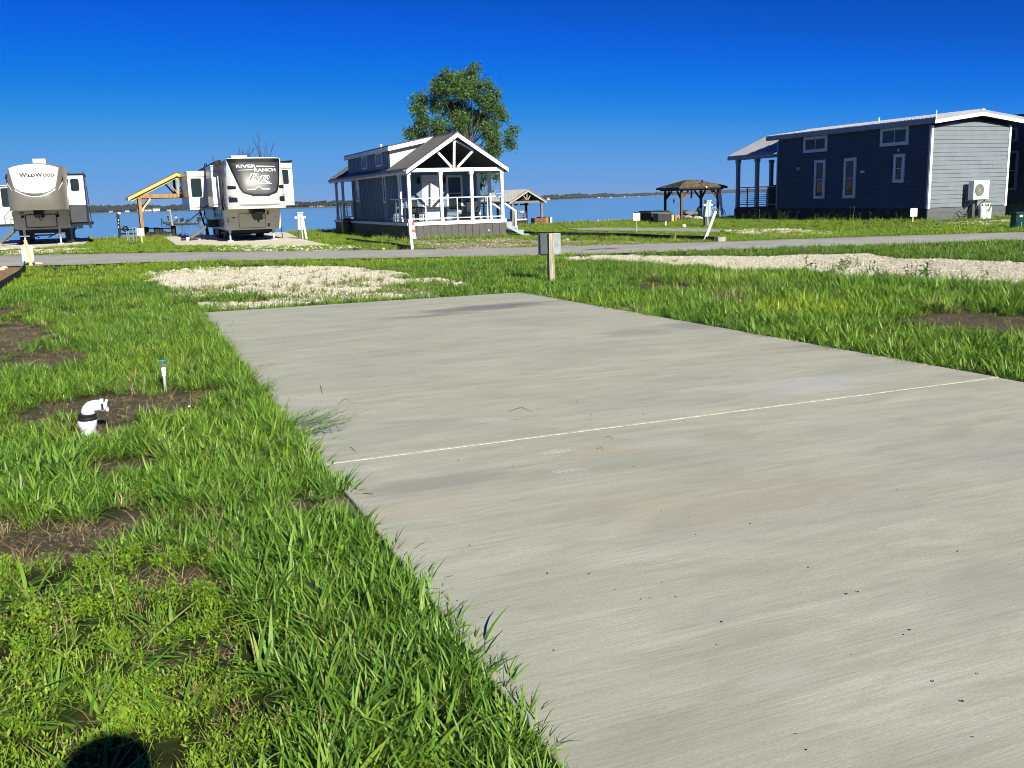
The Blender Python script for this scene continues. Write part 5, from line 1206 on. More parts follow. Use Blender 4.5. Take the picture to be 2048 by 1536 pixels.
# clutter round the gazebo
def bx_thing(name, label, cat, u0, v0, u1, v1, Y, dep, m, parts=(), r=.02):
    a, zt_ = PY(*gz(u0, v0), Y); b, zb2 = PY(*gz(u1, v1), Y); t_ = Thing(name, label, cat, ((a+b)/2, Y+dep/2, max(-.08, zb2)))
    p_ = MB(); p_.bev(a, b, Y, Y+dep, zb2, zt_, r); t_.part(parts[0] if parts else 'body', p_, m); return t_, a, b, zb2, zt_
t_, a, b, z0, z1 = bx_thing('hot_tub', 'black hot tub with a dark cover left of the gazebo', 'hot tub', 140, 850, 600, 1010, 50.6, 2.0, BLACKR, ('cabinet',))
p_ = MB(); p_.bev(a-.03, b+.03, 50.57, 52.63, z1, z1+.09, .03); t_.part('cover', p_, UTILD); p_ = MB(); p_.bev(a+.15, b-.0, 50.9, 52.4, z1+.091, z1+.15, .02); t_.part('cover_flap', p_, BLACK)
for k in range(4): p_ = MB(); xx = a+.2+k*(b-a)/4; p_.box(xx, xx+.04, 50.575, 50.602, z0+.02, z1-.02); t_.part('slat', p_, DARKSHADEWOOD)
t_, a, b, z0, z1 = bx_thing('storage_box', 'low dark deck box in front of the hot tub', 'box', 290, 862, 590, 1010, 49.6, .6, DGREY, ('bin',)); p_ = MB(); p_.bev(a-.02, b+.02, 49.57, 50.22, z1, z1+.04, .01); t_.part('lid', p_, MGREY)
bx_thing('timber_block', 'short pale timber block at the right end of the deck box', 'timber', 585, 880, 640, 1015, 49.5, .18, YELLOWWOOD, r=.008)
bx_thing('timber_post', 'cut brown timber post standing between the deck box and the gazebo', 'timber', 665, 870, 700, 1015, 49.6, .10, CEDAR, r=.008)
def lump(name, label, cat, u, v, ru, rv, Y, m, seed=0, part='cover'):
    x, z = PY(*gz(u, v), Y); rx = abs(PY(*gz(u+ru, v), Y)[0]-x); rz_ = abs(PY(*gz(u, v+rv), Y)[1]-z)
    t_ = Thing(name, label, cat, (x, Y, max(-.06, z-rz_))); mb = MB(); rs = random.Random(seed); n, mm = 14, 9
    ph = [rs.uniform(0, 6) for _ in range(6)]
    def fn(uu, vv):
        th_ = 2*math.pi*uu; fi = math.pi*vv; k = 1+.16*math.sin(3*th_+ph[0])*math.sin(2*fi)+.12*math.sin(5*th_+ph[1]+3*fi)*math.sin(fi)
        return (x+rx*k*math.cos(th_)*math.sin(fi), Y+rx*.7*k*math.sin(th_)*math.sin(fi), z-rz_*math.cos(fi)*(1+.1*math.sin(2*th_+ph[2])*math.sin(fi)))
    mb.grid(fn, n, mm); t_.part(part, mb, m); return t_
lump('tarp_bundle', 'grey tarpaulin heaped over furniture under the gazebo', 'tarpaulin', 1000, 845, 150, 60, 53.3, CLOTH3, 3)
lump('cushion_heap', 'dark folded lounger cushions left of the grey tarpaulin', 'cushions', 880, 800, 75, 28, 53.6, CLOTH1, 9)
lump('stone_pile', 'pale cream heap of sacks on the ground before the gazebo', 'sacks', 1160, 945, 95, 45, 52.0, mat('cream_sacking', (.62, .56, .46), .9, var=.1), 5)
lump('chair_cushion', 'crumpled black and white cushion in the grass below the tarpaulin', 'cushion', 940, 920, 80, 40, 52.1, mat('mottled_fabric', (.3, .3, .32), .9, var=.6, scale=9), 6)
lump('red_sack', 'small reddish sack by the left front gazebo post', 'sack', 735, 925, 32, 45, 51.9, mat('reddish_sacking', (.45, .28, .20), .9, var=.3, scale=9), 8)
g_ = lump('kettle_grill', 'egg shaped black grill at the back right post of the gazebo', 'grill', 1185, 800, 55, 115, 53.9, BLACK, 2, 'cover')
# umbrella / white furled cloth at the right post
x, z = PY(*gz(1655, 320), 52.3)
U_ = Thing('folded_parasol', 'white folded parasol leaning at the right gazebo post', 'parasol', (x+.1, 52.2, -.05))
pts = [PY(*gz(*q), 52.2) for q in ((1655, 310), (1640, 420), (1650, 560), (1675, 700), (1700, 870))]
p_ = MB(); p_.tube([(a, 52.2, b) for a, b in pts], [.05, .10, .12, .07, .10], 8); U_.part('canopy', p_, WHITE); p_ = MB(); p_.tube([(pts[0][0], 52.2, pts[0][1]), (pts[4][0], 52.2, pts[4][1]), (pts[4][0]+.05, 52.2, -.05)], .02, 6); U_.part('pole', p_, GALV)
# bicycle
x0_, _z = PY(*gz(1440, 940), 51.6); x1_, _z = PY(*gz(1660, 940), 51.6)
K_ = Thing('bicycle', 'grey bicycle parked at the right front post of the gazebo', 'bicycle', ((x0_+x1_)/2, 51.6, 0))
for xw in (x0_, x1_+.05):
    rw = .30; p_ = MB(); p_.tube([(xw+rw*math.cos(a), 51.6, .27+rw*math.sin(a)) for a in np.linspace(0, 2*math.pi, 20)], .022, 6, False); w_ = K_.part('wheel', p_, BLACKR)
    p_ = MB()
    for k in range(8): a = math.pi*k/8; p_.tube([(xw-rw*math.cos(a), 51.6, .27-rw*math.sin(a)), (xw+rw*math.cos(a), 51.6, .27+rw*math.sin(a))], .004, 4, False)
    K_.part('spokes', p_, GALV, w_)
p_ = MB()
bx0, bx1 = x0_, x1_+.05
for a, b in (((bx0, .27), (bx0+.1, .75)), ((bx0+.09, .68), (bx0+.40, .30)), ((bx0+.09, .72), (bx0+.42, .72)), ((bx0+.40, .30), (bx0+.36, .82)), ((bx0+.40, .30), (bx1, .27)), ((bx0+.37, .7), (bx1, .27))):
    p_.tube([(a[0], 51.6, a[1]), (b[0], 51.6, b[1])], .018, 6)
K_.part('frame', p_, UTIL)
p_ = MB(); p_.bev(bx0+.28, bx0+.48, 51.55, 51.65, .82, .86, .015); K_.part('saddle', p_, BLACK); p_ = MB(); p_.tube([(bx0+.1, 51.35, .82), (bx0+.08, 51.6, .84), (bx0+.1, 51.85, .82)], .015, 6); p_.tube([(bx0+.1, 51.6, .75), (bx0+.08, 51.6, .84)], .015, 6); K_.part('handlebar', p_, BLACK)

# ------------------------------------------------------------------ utility pedestals
def pedestal(x, y, label, zt_, s=1.0, lean=0.0):
    P_ = Thing('utility_pedestal', label, 'power pedestal', (x, y, -.05), 'grey power pedestals on the lots')
    p_ = MB(); p_.prism([(x-.17*s, .42), (x+.17*s, .42), (x+.13*s+lean, zt_-.02), (x-.13*s+lean, zt_-.02)], 'y', y-.10, y+.10); c_ = P_.part('cabinet', p_, UTIL)
    p_ = MB(); p_.bev(x-.16*s+lean, x+.16*s+lean, y-.13, y+.12, zt_-.02, zt_+.04, .01); P_.part('hood', p_, UTIL, c_)
    p_ = MB(); p_.box(x-.008+lean*.5, x+.008+lean*.5, y-.106, y-.1005, .48, zt_-.06); P_.part('door_seam', p_, UTILD, c_)
    for s_ in (-1, 1):
        p_ = MB(); p_.lathe([(.005+.07*math.sin(math.pi*i/8), zt_-.22-.07*math.cos(math.pi*i/8)) for i in range(9)], x+s_*.21*s+lean*.8, y-.02, 10); P_.part('lamp_globe', p_, WHITE, smooth=True)
    p_ = MB(); p_.box(x-.13*s, x-.03*s, y-.07, y+.07, -.12, .419); P_.part('post', p_, UTILD)
    p_ = MB(); p_.beam((x+.05*s, y-.05, -.1), (x+.03*s, y-.05, .5), .06, .06); P_.part('post', p_, UTIL)
    return P_
P_ = pedestal(7.98, 47.0, 'grey power pedestal in the grass right of the white trailer', 1.22)
p_ = MB(); p_.beam((8.20, 46.85, -.05), (8.08, 46.88, .95), .09, .05); P_.part('conduit', p_, PVC)
P_ = pedestal(27.72, 41.9, 'grey power pedestal in front of the gazebo', 1.22, 1.0, .08)
# white leaning board
p0, p1 = PY(*gz(1320, 1420), 28.4), PY(*gz(1480, 790), 28.4)
p_ = MB(); p_.beam((p0[0], 28.45, p0[1]-.06), (p1[0], 28.2, p1[1]), .10, .03, up=(0, 1, 0)); solo('leaning_board', p_, WHITE, 'white board stuck in the ground leaning right beside the road', 'board', loc=(p0[0], 28.45, -.03))
rk = MB()
# ------------------------------------------------------------------ lot number signs
def lot_sign(x0, x1, zb2, zt_, px0, pxb, y, label, txt, pm=GREYWOOD, lean=0):
    S_ = Thing('lot_sign', label, 'sign', (pxb, y, -.05), 'white lot number signs'); pm = pm
    p_ = MB(); p_.beam((pxb, y+.03, -.12), (px0, y+.03, zt_-.1), .07, .04, up=(0, 1, 0)); S_.part('post', p_, pm)
    p_ = MB(); p_.prism(rounded(x0, x1, zb2, zt_, .03), 'y', y-.012, y+.0); b_ = S_.part('board', p_, WHITE)
    h_ = zt_-zb2
    S_.part('lettering', text_on(txt[0], h_*.26, (x0+x1)/2, zb2+h_*.68, lambda x, z: y-.016), PRINTG, b_)
    S_.part('lettering', text_on(txt[1], h_*.26, (x0+x1)/2, zb2+h_*.28, lambda x, z: y-.016), PRINTG, b_)
lot_sign(.60, .93, .35, .69, .76, .83, 50.8, 'white lot sign on a leaning post left of the white trailer', ('A', '67'), YELLOWWOOD)
lot_sign(21.49, 21.85, .47, .81, 21.67, 21.67, 38.4, 'white lot sign standing before the concrete strip right of the cottage', ('A', '66'))
lot_sign(34.10, 34.52, .25, .63, 34.33, 34.27, 34.65, 'white lot sign before the corner of the navy house', ('F', '64'), YELLOWWOOD)
S_ = Thing('lot_sign', 'white sign seen from behind on a bright yellow post at the roadside', 'sign', (-2.79, 33.4, -.05), 'white lot number signs')
p_ = MB(); p_.beam((-2.78, 33.37, -.12), (-2.87, 33.37, .77), .095, .05, up=(0, 1, 0)); S_.part('post', p_, YELLOWWOOD)
p_ = MB(); p_.prism(rounded(-3.02, -2.69, .10, .60, .05), 'y', 33.40, 33.415); S_.part('board', p_, mat('unpainted_sign_back', (.72, .74, .78), .4, var=.03))
# white post with the red and white sign
S_ = Thing('sale_sign', 'tall white post with a small red and white sign before the cottage', 'sign', (9.27, 32.25, -.03))
p_ = MB(); p_.beam((9.275, 32.25, -.1), (9.225, 32.25, 1.0), .095, .09, up=(0, 1, 0)); S_.part('post', p_, WHITE)
zz = lambda u, v: PY(780+u/17.07, 430+v/17.07, 32.2)
for (u0, u1, v0, v1, m_) in ((745, 840, 240, 355, REDP), (748, 850, 357, 490, WHITE), (750, 865, 492, 590, REDP), (755, 905, 592, 800, WHITE)):
    a, b = zz(u0, v0), zz(u1, v1); c_ = zz(u0+8, v1); p_ = MB(); w2 = (u1-u0)
    p_.prism([(c_[0], b[1]), (b[0], b[1]), (b[0]-.01*(w2 > 120)*4, a[1]), (a[0], a[1])], 'y', 32.195, 32.21); S_.part('board_panel', p_, m_)
p_ = MB(); a = zz(870, 240); p_.box(a[0]-.03, a[0]+.06, 32.19, 32.21, a[1]-.03, a[1]+.02); S_.part('clip', p_, MGREY)
# ------------------------------------------------------------------ near grey post with the meter boxes behind
S_ = Thing('wooden_post', 'weathered square timber post at the far corner of the concrete pad', 'post', (7.86, 17.41, -.05))
p_ = MB(); p_.bev(7.81, 7.925, 17.35, 17.46, -.15, .905, .006); S_.part('post', p_, GREYWOOD)
S_ = Thing('utility_box', 'galvanised metal box on the back of the weathered post', 'utility box', (7.88, 17.55, .5))
p_ = MB(); p_.bev(7.70, 8.13, 17.48, 17.66, .47, .90, .008); S_.part('cabinet', p_, GALV)
p_ = MB(); p_.bev(7.645, 7.80, 17.40, 17.478, .50, .90, .006); S_.part('door', p_, UTILD)
p_ = MB(); p_.tube([(7.9, 17.56, -.1), (7.9, 17.56, .47)], .025, 8); S_.part('conduit', p_, GALV)
# ------------------------------------------------------------------ sewer cleanout and water riser
S_ = Thing('sewer_pipe', 'white plastic sewer elbow with a black coupling standing on bare soil', 'pipe', (-.385, 7.72, -.08))
y = 7.72; cx_ = -.385
p_ = MB(); p_.lathe([(.062, -.09), (.064, .04), (.072, .05), (.074, .095), (.071, .105), (.055, .105)], cx_-.012, y, 28); S_.part('hub', p_, PVC, smooth=True)
p_ = MB(); p_.lathe([(.068, .106), (.073, .115), (.073, .125), (.068, .13), (.068, .148), (.073, .152), (.072, .16), (.056, .162)], cx_-.008, y, 28); S_.part('coupling', p_, BLACKR, smooth=True)
pts = [(cx_, y, .16), (cx_+.002, y, .185), (cx_+.010, y, .205), (cx_+.028, y, .222), (cx_+.05, y, .228), (cx_+.105, y, .226)]
p_ = MB(); p_.tube(pts, [.055, .054, .052, .052, .051, .050], 24); S_.part('elbow', p_, PVC, smooth=True)
p_ = MB(); p_.tube([(cx_+.095, y, .226), (cx_+.10, y, .226), (cx_+.125, y, .226)], [.052, .059, .059], 24); S_.part('collar', p_, PVC, smooth=True)
p_ = MB(); p_.tube([(cx_+.1255, y, .226), (cx_+.130, y, .226)], .047, 20); p_.box(cx_+.105, cx_+.122, y-.064, y-.05, .20, .25); S_.part('rubber_seal', p_, BLACKR)
p_ = MB(); p_.tube([(cx_+.131, y, .226), (cx_+.150, y-.002, .222)], [.052, .050], 20); p_.box(cx_+.14, cx_+.158, y-.02, y+.02, .17, .20); S_.part('cap', p_, PVC)
p_ = MB(); p_.lathe([(.0655, -.03), (.066, .0)], cx_-.012, y, 24); S_.part('primer_ring', p_, mat('green_pvc_primer', (.5, .7, .6), .4))
S_.o.location.z -= .035; S_.o.scale = (.93, .93, .86)
S_ = Thing('water_riser', 'white plastic water riser with a small valve at the pad edge', 'pipe', (.215, 9.2, -.06))
x, y = .215, 9.2
p_ = MB(); p_.lathe([(.0155, -.1), (.0155, .085), (.020, .088), (.020, .095), (.0165, .10), (.021, .14), (.022, .165), (.014, .168)], x, y, 18); S_.part('pipe', p_, PVC, smooth=True)
p_ = MB(); p_.lathe([(.017, .168), (.018, .20), (.010, .205), (.010, .225)], x-.002, y, 14); p_.box(x-.008, x+.03, y-.012, y+.012, .178, .198); S_.part('valve', p_, MGREY)
p_ = MB(); p_.box(x-.042, x+.028, y-.007, y+.007, .226, .234); p_.lathe([(.009, .218), (.009, .238)], x-.004, y, 10); S_.part('valve_handle', p_, BRASS)
# ------------------------------------------------------------------ bin, green box, valve box, pipes, stakes
S_ = Thing('bin', 'dark grey wheeled bin beside the left wall of the cottage', 'bin', (11.2, 51.3, -.05))
p_ = MB(); p_.lathe([(.20, -.06), (.225, .1), (.255, .66), (.265, .70)], 11.22, 51.3, 16); S_.part('drum', p_, BRONZE); p_ = MB(); p_.lathe([(.28, .70), (.285, .74), (.22, .80), (.10, .84)], 11.22, 51.3, 16); S_.part('lid', p_, BRONZE); p_ = MB(); p_.box(11.15, 11.3, 51.0, 51.06, .55, .63); S_.part('handle', p_, BLACK)
S_ = Thing('telecom_box', 'dark green plastic utility box with a white label near the right edge', 'utility box', (31.8, 27, -.06))
p_ = MB(); p_.prism([(31.62, -.08), (32.13, -.08), (32.11, .48), (31.64, .48)], 'y', 26.8, 27.05); S_.part('cabinet', p_, GREENP); p_ = MB(); p_.bev(31.61, 32.14, 26.77, 27.08, .46, .56, .02); S_.part('lid', p_, GREENP); p_ = MB(); p_.box(31.80, 31.97, 26.785, 26.797, .36, .44); S_.part('label_plate', p_, WHITE); p_ = MB(); p_.box(31.66, 32.1, 26.78, 26.798, .12, .145); p_.box(31.66, 31.69, 26.78, 26.798, .0, .12); S_.part('rib', p_, GREENP); p_ = MB(); p_.tube([(31.88, 26.77, .16), (31.90, 26.76, .05), (31.89, 26.77, -.0)], .018, 6); S_.part('padlock', p_, GALV)
a = G(1878, 452); p_ = MB(); p_.lathe([(.14, -.1), (.14, .03), (.10, .06)], a[0], a[1], 14); solo('valve_cover', p_, UTILD, 'small dark valve cover in the grass before the grey gable end', 'valve cover', loc=(a[0], a[1], -.05))
a = G(1331, 452); p_ = MB(); p_.tube([(a[0], a[1], -.1), (a[0]+.02, a[1], .20)], .035, 8); solo('pipe_stub', p_, PVC, 'short white pipe stub in the grass before the hot tub', 'pipe', loc=(a[0], a[1], -.05))
a = G(1368, 456); p_ = MB(); p_.lathe([(.01+.10*math.sin(math.pi*i/8), .05-.09*math.cos(math.pi*i/8)) for i in range(9)], a[0], a[1], 12); solo('bucket_lid', p_, PVC, 'round white cap lying in the grass before the gazebo', 'cap', loc=(a[0], a[1], -.05), smooth=True)
a = G(1351, 482); p_ = MB(); p_.beam((a[0], a[1], -.1), (a[0]+.01, a[1], .31), .025, .02); solo('survey_stake', p_, GREYWOOD, 'thin pale stake rising before the black edging timbers', 'stake', loc=(a[0], a[1], -.05))
a = G(1299, 450); p_ = MB(); p_.beam((a[0], a[1], -.1), (a[0]+.06, a[1], .14), .07, .05); solo('solar_lamp', p_, BLACK, 'small black lamp stub in the grass left of the white pipe stub', 'lamp', loc=(a[0], a[1], -.05))
for k, (u, lab) in enumerate(((1195, 'left grey stake standing at the water right of the cottage'), (1216, 'right grey stake standing at the water right of the cottage'))):
    a = G(u, 448, -.05); p_ = MB(); p_.beam((a[0], 54.5, -.5), (a[0]+.0, 54.5, .28), .09, .09); 
    aa = PY(u, 442, 54.5); p_ = MB(); p_.beam((aa[0], 54.5, -.6), (aa[0], 54.5, aa[1]+.12), .09, .09); solo('shore_stake', p_, GREYWOOD, lab, 'stake', 'stakes at the water edge', loc=(aa[0], 54.5, -.05))
# pipe rack left of the timber shelter
q_ = lambda u, v: PY(u/6.4, 290+v/6.4, 54.0)
S_ = Thing('pipe_rack', 'row of white pipe uprights with a cross bar in the grass before the shelter', 'pipe rack', (.3, 54, -.05))
for (ut, vt, ub_, vb) in ((1620, 1100, 1640, 1250), (1645, 1120, 1662, 1245), (1700, 1060, 1712, 1245), (1735, 1050, 1748, 1240)):
    a, b = q_(ut, vt), q_(ub_, vb); p_ = MB(); p_.tube([(a[0], 54, a[1]), (b[0], 54, max(-.1, b[1]-.05))], .028, 6); S_.part('upright', p_, GALV)
a, b = q_(1650, 1075), q_(1740, 1055); p_ = MB(); p_.tube([(a[0], 54, a[1]), (b[0], 54, b[1])], .028, 6); S_.part('cross_bar', p_, GALV)
# jetty rails, tall marker pole and pilings at the shore
a, b = q_(1505, 870), q_(1540, 1180)
S_ = Thing('marker_pole', 'dark slotted pole with a white lamp on top standing at the lake edge', 'pole', (-.1, 60, -.05))
YP = 60.3; q_ = lambda u, v: PY(u/6.4, 290+v/6.4, YP)
a, b = q_(1505, 870), q_(1540, 1180); p_ = MB(); p_.beam((a[0], YP, a[1]), (b[0]-.02, YP, -.9), .16, .1, up=(0, 1, 0)); S_.part('post', p_, BLACK)
a = q_(1520, 875); p_ = MB(); p_.lathe([(.01+.09*math.sin(math.pi*i/8), a[1]-.08*math.cos(math.pi*i/8)) for i in range(9)], a[0]+.02, YP, 10); S_.part('lamp_globe', p_, WHITE, smooth=True)
for v in (960, 1000, 1050): a = q_(1517, v); p_ = MB(); p_.box(a[0]-.02, a[0]+.03, YP-.07, YP-.055, a[1]-.05, a[1]+.05); S_.part('reflector', p_, GALV)
S_ = Thing('jetty_rail', 'black pipe rail running from the marker pole to the timber shelter', 'railing', (.6, YP, -.3))
for v in (1080, 1138): a, b = q_(1540, v), q_(1740, v-4); p_ = MB(); p_.tube([(a[0], YP, a[1]), (b[0], YP, b[1])], .045, 6); S_.part('rail', p_, BLACK)
a = q_(1605, 1078); p_ = MB(); p_.tube([(a[0]-.14, YP, a[1]), (a[0]-.08, YP, a[1]+.14), (a[0]+.08, YP, a[1]+.14), (a[0]+.16, YP, a[1]-.02), (a[0], YP, a[1]-.15), (a[0]-.13, YP, a[1]-.02)], .05, 6); S_.part('coiled_rope', p_, BLACK)
YP = 62.0; q_ = lambda u, v: PY(230+u/9.6, 330+v/9.6, YP)
for k, (u, v, w_) in enumerate(((600, 1190, .17), (652, 1280, .17), (713, 1305, .19), (783, 1200, .17), (822, 1205, .17), (880, 1215, .17), (940, 1270, .18), (1005, 1300, .18), (1115, 1165, .19))):
    a = q_(u, v); lab = ['first', 'second', 'third', 'fourth', 'fifth', 'sixth', 'seventh', 'eighth', 'ninth'][k]
    p_ = MB(); n = 10; p_.lathe([(w_*.8, -1.6), (w_*.8, a[1]-.03), (w_*.6, a[1])], a[0], YP, 10)
    solo('piling', p_, DARKSHADEWOOD, lab+' dark mooring piling counted from the shelter post towards the trailer', 'piling', 'mooring pilings at the shore', loc=(a[0], YP, -1.0))
S_ = Thing('jetty_rail', 'thin dark rail lines strung between the mooring pilings', 'railing', (3, 62.2, -.4))
for v, u1 in ((1220, 1100), (1300, 1100)): a, b = q_(560, v), q_(u1, v-5); p_ = MB(); p_.tube([(a[0], 62.2, a[1]), (b[0], 62.2, b[1])], .03, 5); S_.part('rail', p_, BLACK)
# ------------------------------------------------------------------ edging timbers
def timber(px_list, label, w_=.14, h_=.16, lift=.10, m=BORDERW):
    pts = [G(*q) for q in px_list]
    T_ = Thing('edging_timber', label, 'edging', (pts[0][0], pts[0][1], -.05), 'creosoted edging timbers')
    for a, b in zip(pts[:-1], pts[1:]):
        p_ = MB(); d = (Vector((*b, 0))-Vector((*a, 0))).normalized()*.01; p_.beam((a[0]+d.x, a[1]+d.y, lift-h_/2), (b[0]-d.x, b[1]-d.y, lift-h_/2+.004), w_, h_); T_.part('beam', p_, m)
timber([(1018, 468), (1080, 470.5), (1152, 472), (1215, 473), (1270, 475), (1345, 479)], 'long black edging timbers between the cottage stair and the white board', h_=.22, lift=.10)
timber([(1352, 480), (1400, 481.5), (1432, 484)], 'short black edging timber ending in a pale sawn face near the white board', h_=.25, lift=.12)
a = G(1438, 484.5); p_ = MB(); p_.bev(a[0]-.14, a[0]+.16, a[1]-.16, a[1]+.1, -.1, .13, .01); solo('concrete_block', p_, mat('pale_block', (.34, .31, .25), .9, var=.2), 'pale block at the right end of the edging timbers', 'block', loc=(a[0], a[1], -.05))
timber([(695, 481), (740, 486.5), (790, 492), (823, 499)], 'black edging timbers left of the white post before the cottage', h_=.16, lift=.06, w_=.12)
E_ = [(-2.95, 33.2), (-2.72, 30.5), (-2.60, 27.5), (-2.60, 24.0), (-2.62, 19.5), (-2.62, 12.0), (-2.62, 6.0)]
T_ = Thing('edging_strip', 'bent black plastic edging round the brown sand lot at the left', 'edging', (-2.6, 24, -.05))
for a, b in zip(E_[:-1], E_[1:]): p_ = MB(); p_.beam((a[0], a[1], .02), (b[0], b[1]+.002, .02), .03, .26); T_.part('strip', p_, BORDERW)
for k, (u, v, s_) in enumerate(((3, 540, .12), (9, 536, .10), (78, 530, .16), (572, 498, .1), (1134, 481, .11))):
    a = G(u, v); mb = MB(); rs = random.Random(k); bm = bmesh.new(); bmesh.ops.create_icosphere(bm, subdivisions=2, radius=1)
    for q in bm.verts: q.co = Vector((a[0]+q.co.x*s_*(1+rs.uniform(-.15, .15)), a[1]+q.co.y*s_*.8, -.04+q.co.z*s_*.6*(1+rs.uniform(-.15, .15))))
    bm.verts.index_update(); mb.add([q.co[:] for q in bm.verts], [tuple(q.index for q in f.verts) for f in bm.faces]); bm.free()
    solo('rock', mb, mat('pale_limestone' if k == 0 else 'pale_limestone_b', (.52, .46, .36), .9, var=.12), ['larger pale rock on the brown sand lot by the left edge', 'smaller pale rock behind the larger one on the sand lot', 'flat pale rock at the corner of the sand lot beside the road', 'small pale rock on the roadside left of the cottage', 'white rock against the black edging timbers right of the stair'][k], 'rock', 'loose pale rocks', loc=(a[0], a[1], -.05))
# slab fragments tucked under the grass at the right pad edge
for k, (u, v, w_, r_, lab) in enumerate(((1258, 621, .22, .2, 'left broken brown tile fragment at the right edge of the pad'), (1283, 625, .17, .5, 'right broken tile fragment at the right edge of the pad'))):
    a = G(u, v); p_ = MB(); p_.prism([(a[0]-w_, a[1]-.09), (a[0]+w_*.8, a[1]-.13), (a[0]+w_, a[1]+.08), (a[0]-w_*.7, a[1]+.11)], 'z', -.03, .004+k*.006)
    solo('tile_fragment', p_, mat('reddish_tile_%d' % k if 0 else ('reddish_tile' if k == 0 else 'buff_tile'), (.21, .13, .10) if k == 0 else (.26, .2, .15), .8, var=.2, scale=9), lab, 'tile', 'tile fragments at the pad edge', loc=(a[0], a[1], -.03))
# timber and concrete bits by the trailers
S_ = Thing('drain_pipe', 'white plastic pipe lying beside the trailer steps', 'pipe', (2.6, 51.5, 0)); a, b = PY(372, 475, 51.5), PY(388, 476, 51.5)
p_ = MB(); p_.tube([(a[0], 51.5, .06), (b[0]+.3, 51.6, .06)], .09, 10); S_.part('pipe', p_, PVC); p_ = MB(); p_.tube([(a[0]-.25, 51.5, .07), (a[0]-.01, 51.5, .07)], .11, 10); S_.part('cap', p_, BLACK)

# ------------------------------------------------------------------ far shore
def horizon(px):
    lo, hi = 200.0, 700.0
    for _ in range(40):
        m = (lo+hi)/2
        if ray(px, m)[2] < 0: hi = m
        else: lo = m
    return lo
SHP = [(-500, 4.5, 11), (0, 4.0, 12), (190, 4.2, 13), (300, 4.6, 12), (450, 5.4, 12), (655, 6.4, 12.5), (800, 6.0, 12), (950, 5.4, 11), (1090, 4.6, 11), (1141, 3.9, 10), (1200, 3.1, 8), (1280, 2.6, 7), (1330, 2.0, 6.5), (1440, 1.3, 7), (1560, 1.3, 7), (1900, 1.6, 8), (2600, 2.2, 9)]
sx_ = [q[0] for q in SHP]
def shore_far(px, back=0):
    dy = np.interp(px, sx_, [q[1] for q in SHP]); h = horizon(px); d = ray(px, h); d = np.array([d[0], d[1]]); d = d/np.hypot(*d)
    az_c = FPX/math.sqrt(FPX**2+(px-1024)**2)
    dist = 2.8*FPX/dy/az_c+back; return d*dist, dist, az_c
ls = MB(); n = 0
PXS = np.arange(-480, 2600, 12)
for px in PXS:
    for back, z in ((0, -1.3), (6, -.6), (60, .4), (900, 3.0)):
        p, d, a = shore_far(px, back); ls.v.append((p[0], p[1], z))
for i in range(len(PXS)-1):
    for j in range(3): q = i*4+j; ls.f.append((q, q+4, q+5, q+1))
solo('far_shore', ls, mat('far_shore_ground', (.115, .135, .07), .95, var=.4, scale=.02), kind='structure')
rs = random.Random(3)
bm = bmesh.new(); bmesh.ops.create_icosphere(bm, subdivisions=2, radius=1); bm.verts.index_update()
IV = np.array([v.co[:] for v in bm.verts]); IF = np.array([[v.index for v in f.verts] for f in bm.faces]); bm.free()
fv = []; ff = []; off = 0
px = -470.0
while px < 2590:
    for lay in range(2):
        hh = .85*np.interp(px, sx_, [q[2] for q in SHP]); k = .62+.62*float(vnoise(px, lay*50, 26, 5))+rs.uniform(-.14, .14)
        p, d, a = shore_far(px+rs.uniform(-2, 2), 22+lay*26+rs.uniform(0, 16)); u = d/FPX/a
        h_ = hh*u*k*(1.02 if lay else .72); w_ = rs.uniform(3.2, 6.2)*u
        sc_ = np.array([w_, w_, h_*.56]); V = IV*sc_*(1+(rng.random((len(IV), 1))-.5)*.38)
        V = V+np.array([p[0], p[1], -.4+h_*.46]); fv.append(V); ff.append(IF+off); off += len(IV)
    px += rs.uniform(2.2, 4.6)
me = bpy.data.meshes.new('far_treeline'); me.from_pydata(np.concatenate(fv).tolist(), [], np.concatenate(ff).tolist()); me.update()
FART = mat('far_tree_foliage', (.016, .034, .024), .9, var=.4, scale=.25); me.materials.append(FART)
o = bpy.data.objects.new('far_treeline', me); COL.objects.link(o); o['kind'] = 'stuff'; o['label'] = 'dark line of trees along the far shore of the lake'; o['category'] = 'trees'
FWALL = mat('far_white_wall', (.70, .70, .68), .8, var=.03); FROOF = mat('far_grey_roof', (.30, .30, .31), .8, var=.05); FROOF2 = mat('far_brown_roof', (.16, .12, .10), .8, var=.05)
far_h = [(256, 9, 3, 4.5, FWALL, FROOF, 'low pale building on the far shore, first right of the taupe trailer'), (286, 17, 4, 4, FWALL, FROOF, 'longest white building on the far shore, seen through the timber shelter'),
         (300, 7, 4, 4.5, FWALL, FROOF, 'small white building directly right of the longest far one'), (313, 11, 5.5, 6, FWALL, FROOF, 'white two storey building on the far shore above the anglers boat'), (222, 6, 2.5, 3, FWALL, FROOF, 'tiny pale building on the far shore left of the marker pole'),
         (338, 6, 3, 6, FWALL, FROOF2, 'little white house on the far shore beside the trailer slide room'), (624, 10, 3, 4, mat('far_tan_wall', (.34, .29, .22), .8), FROOF2, 'brown roofed far house left of the cottage'), (641, 12, 3, 4, MATS['far_tan_wall'], FROOF, 'grey roofed far house nearest the cottage back porch'),
         (1097, 6, 5, 7, FWALL, FROOF2, 'pale far house just right of the pavilion roof')]
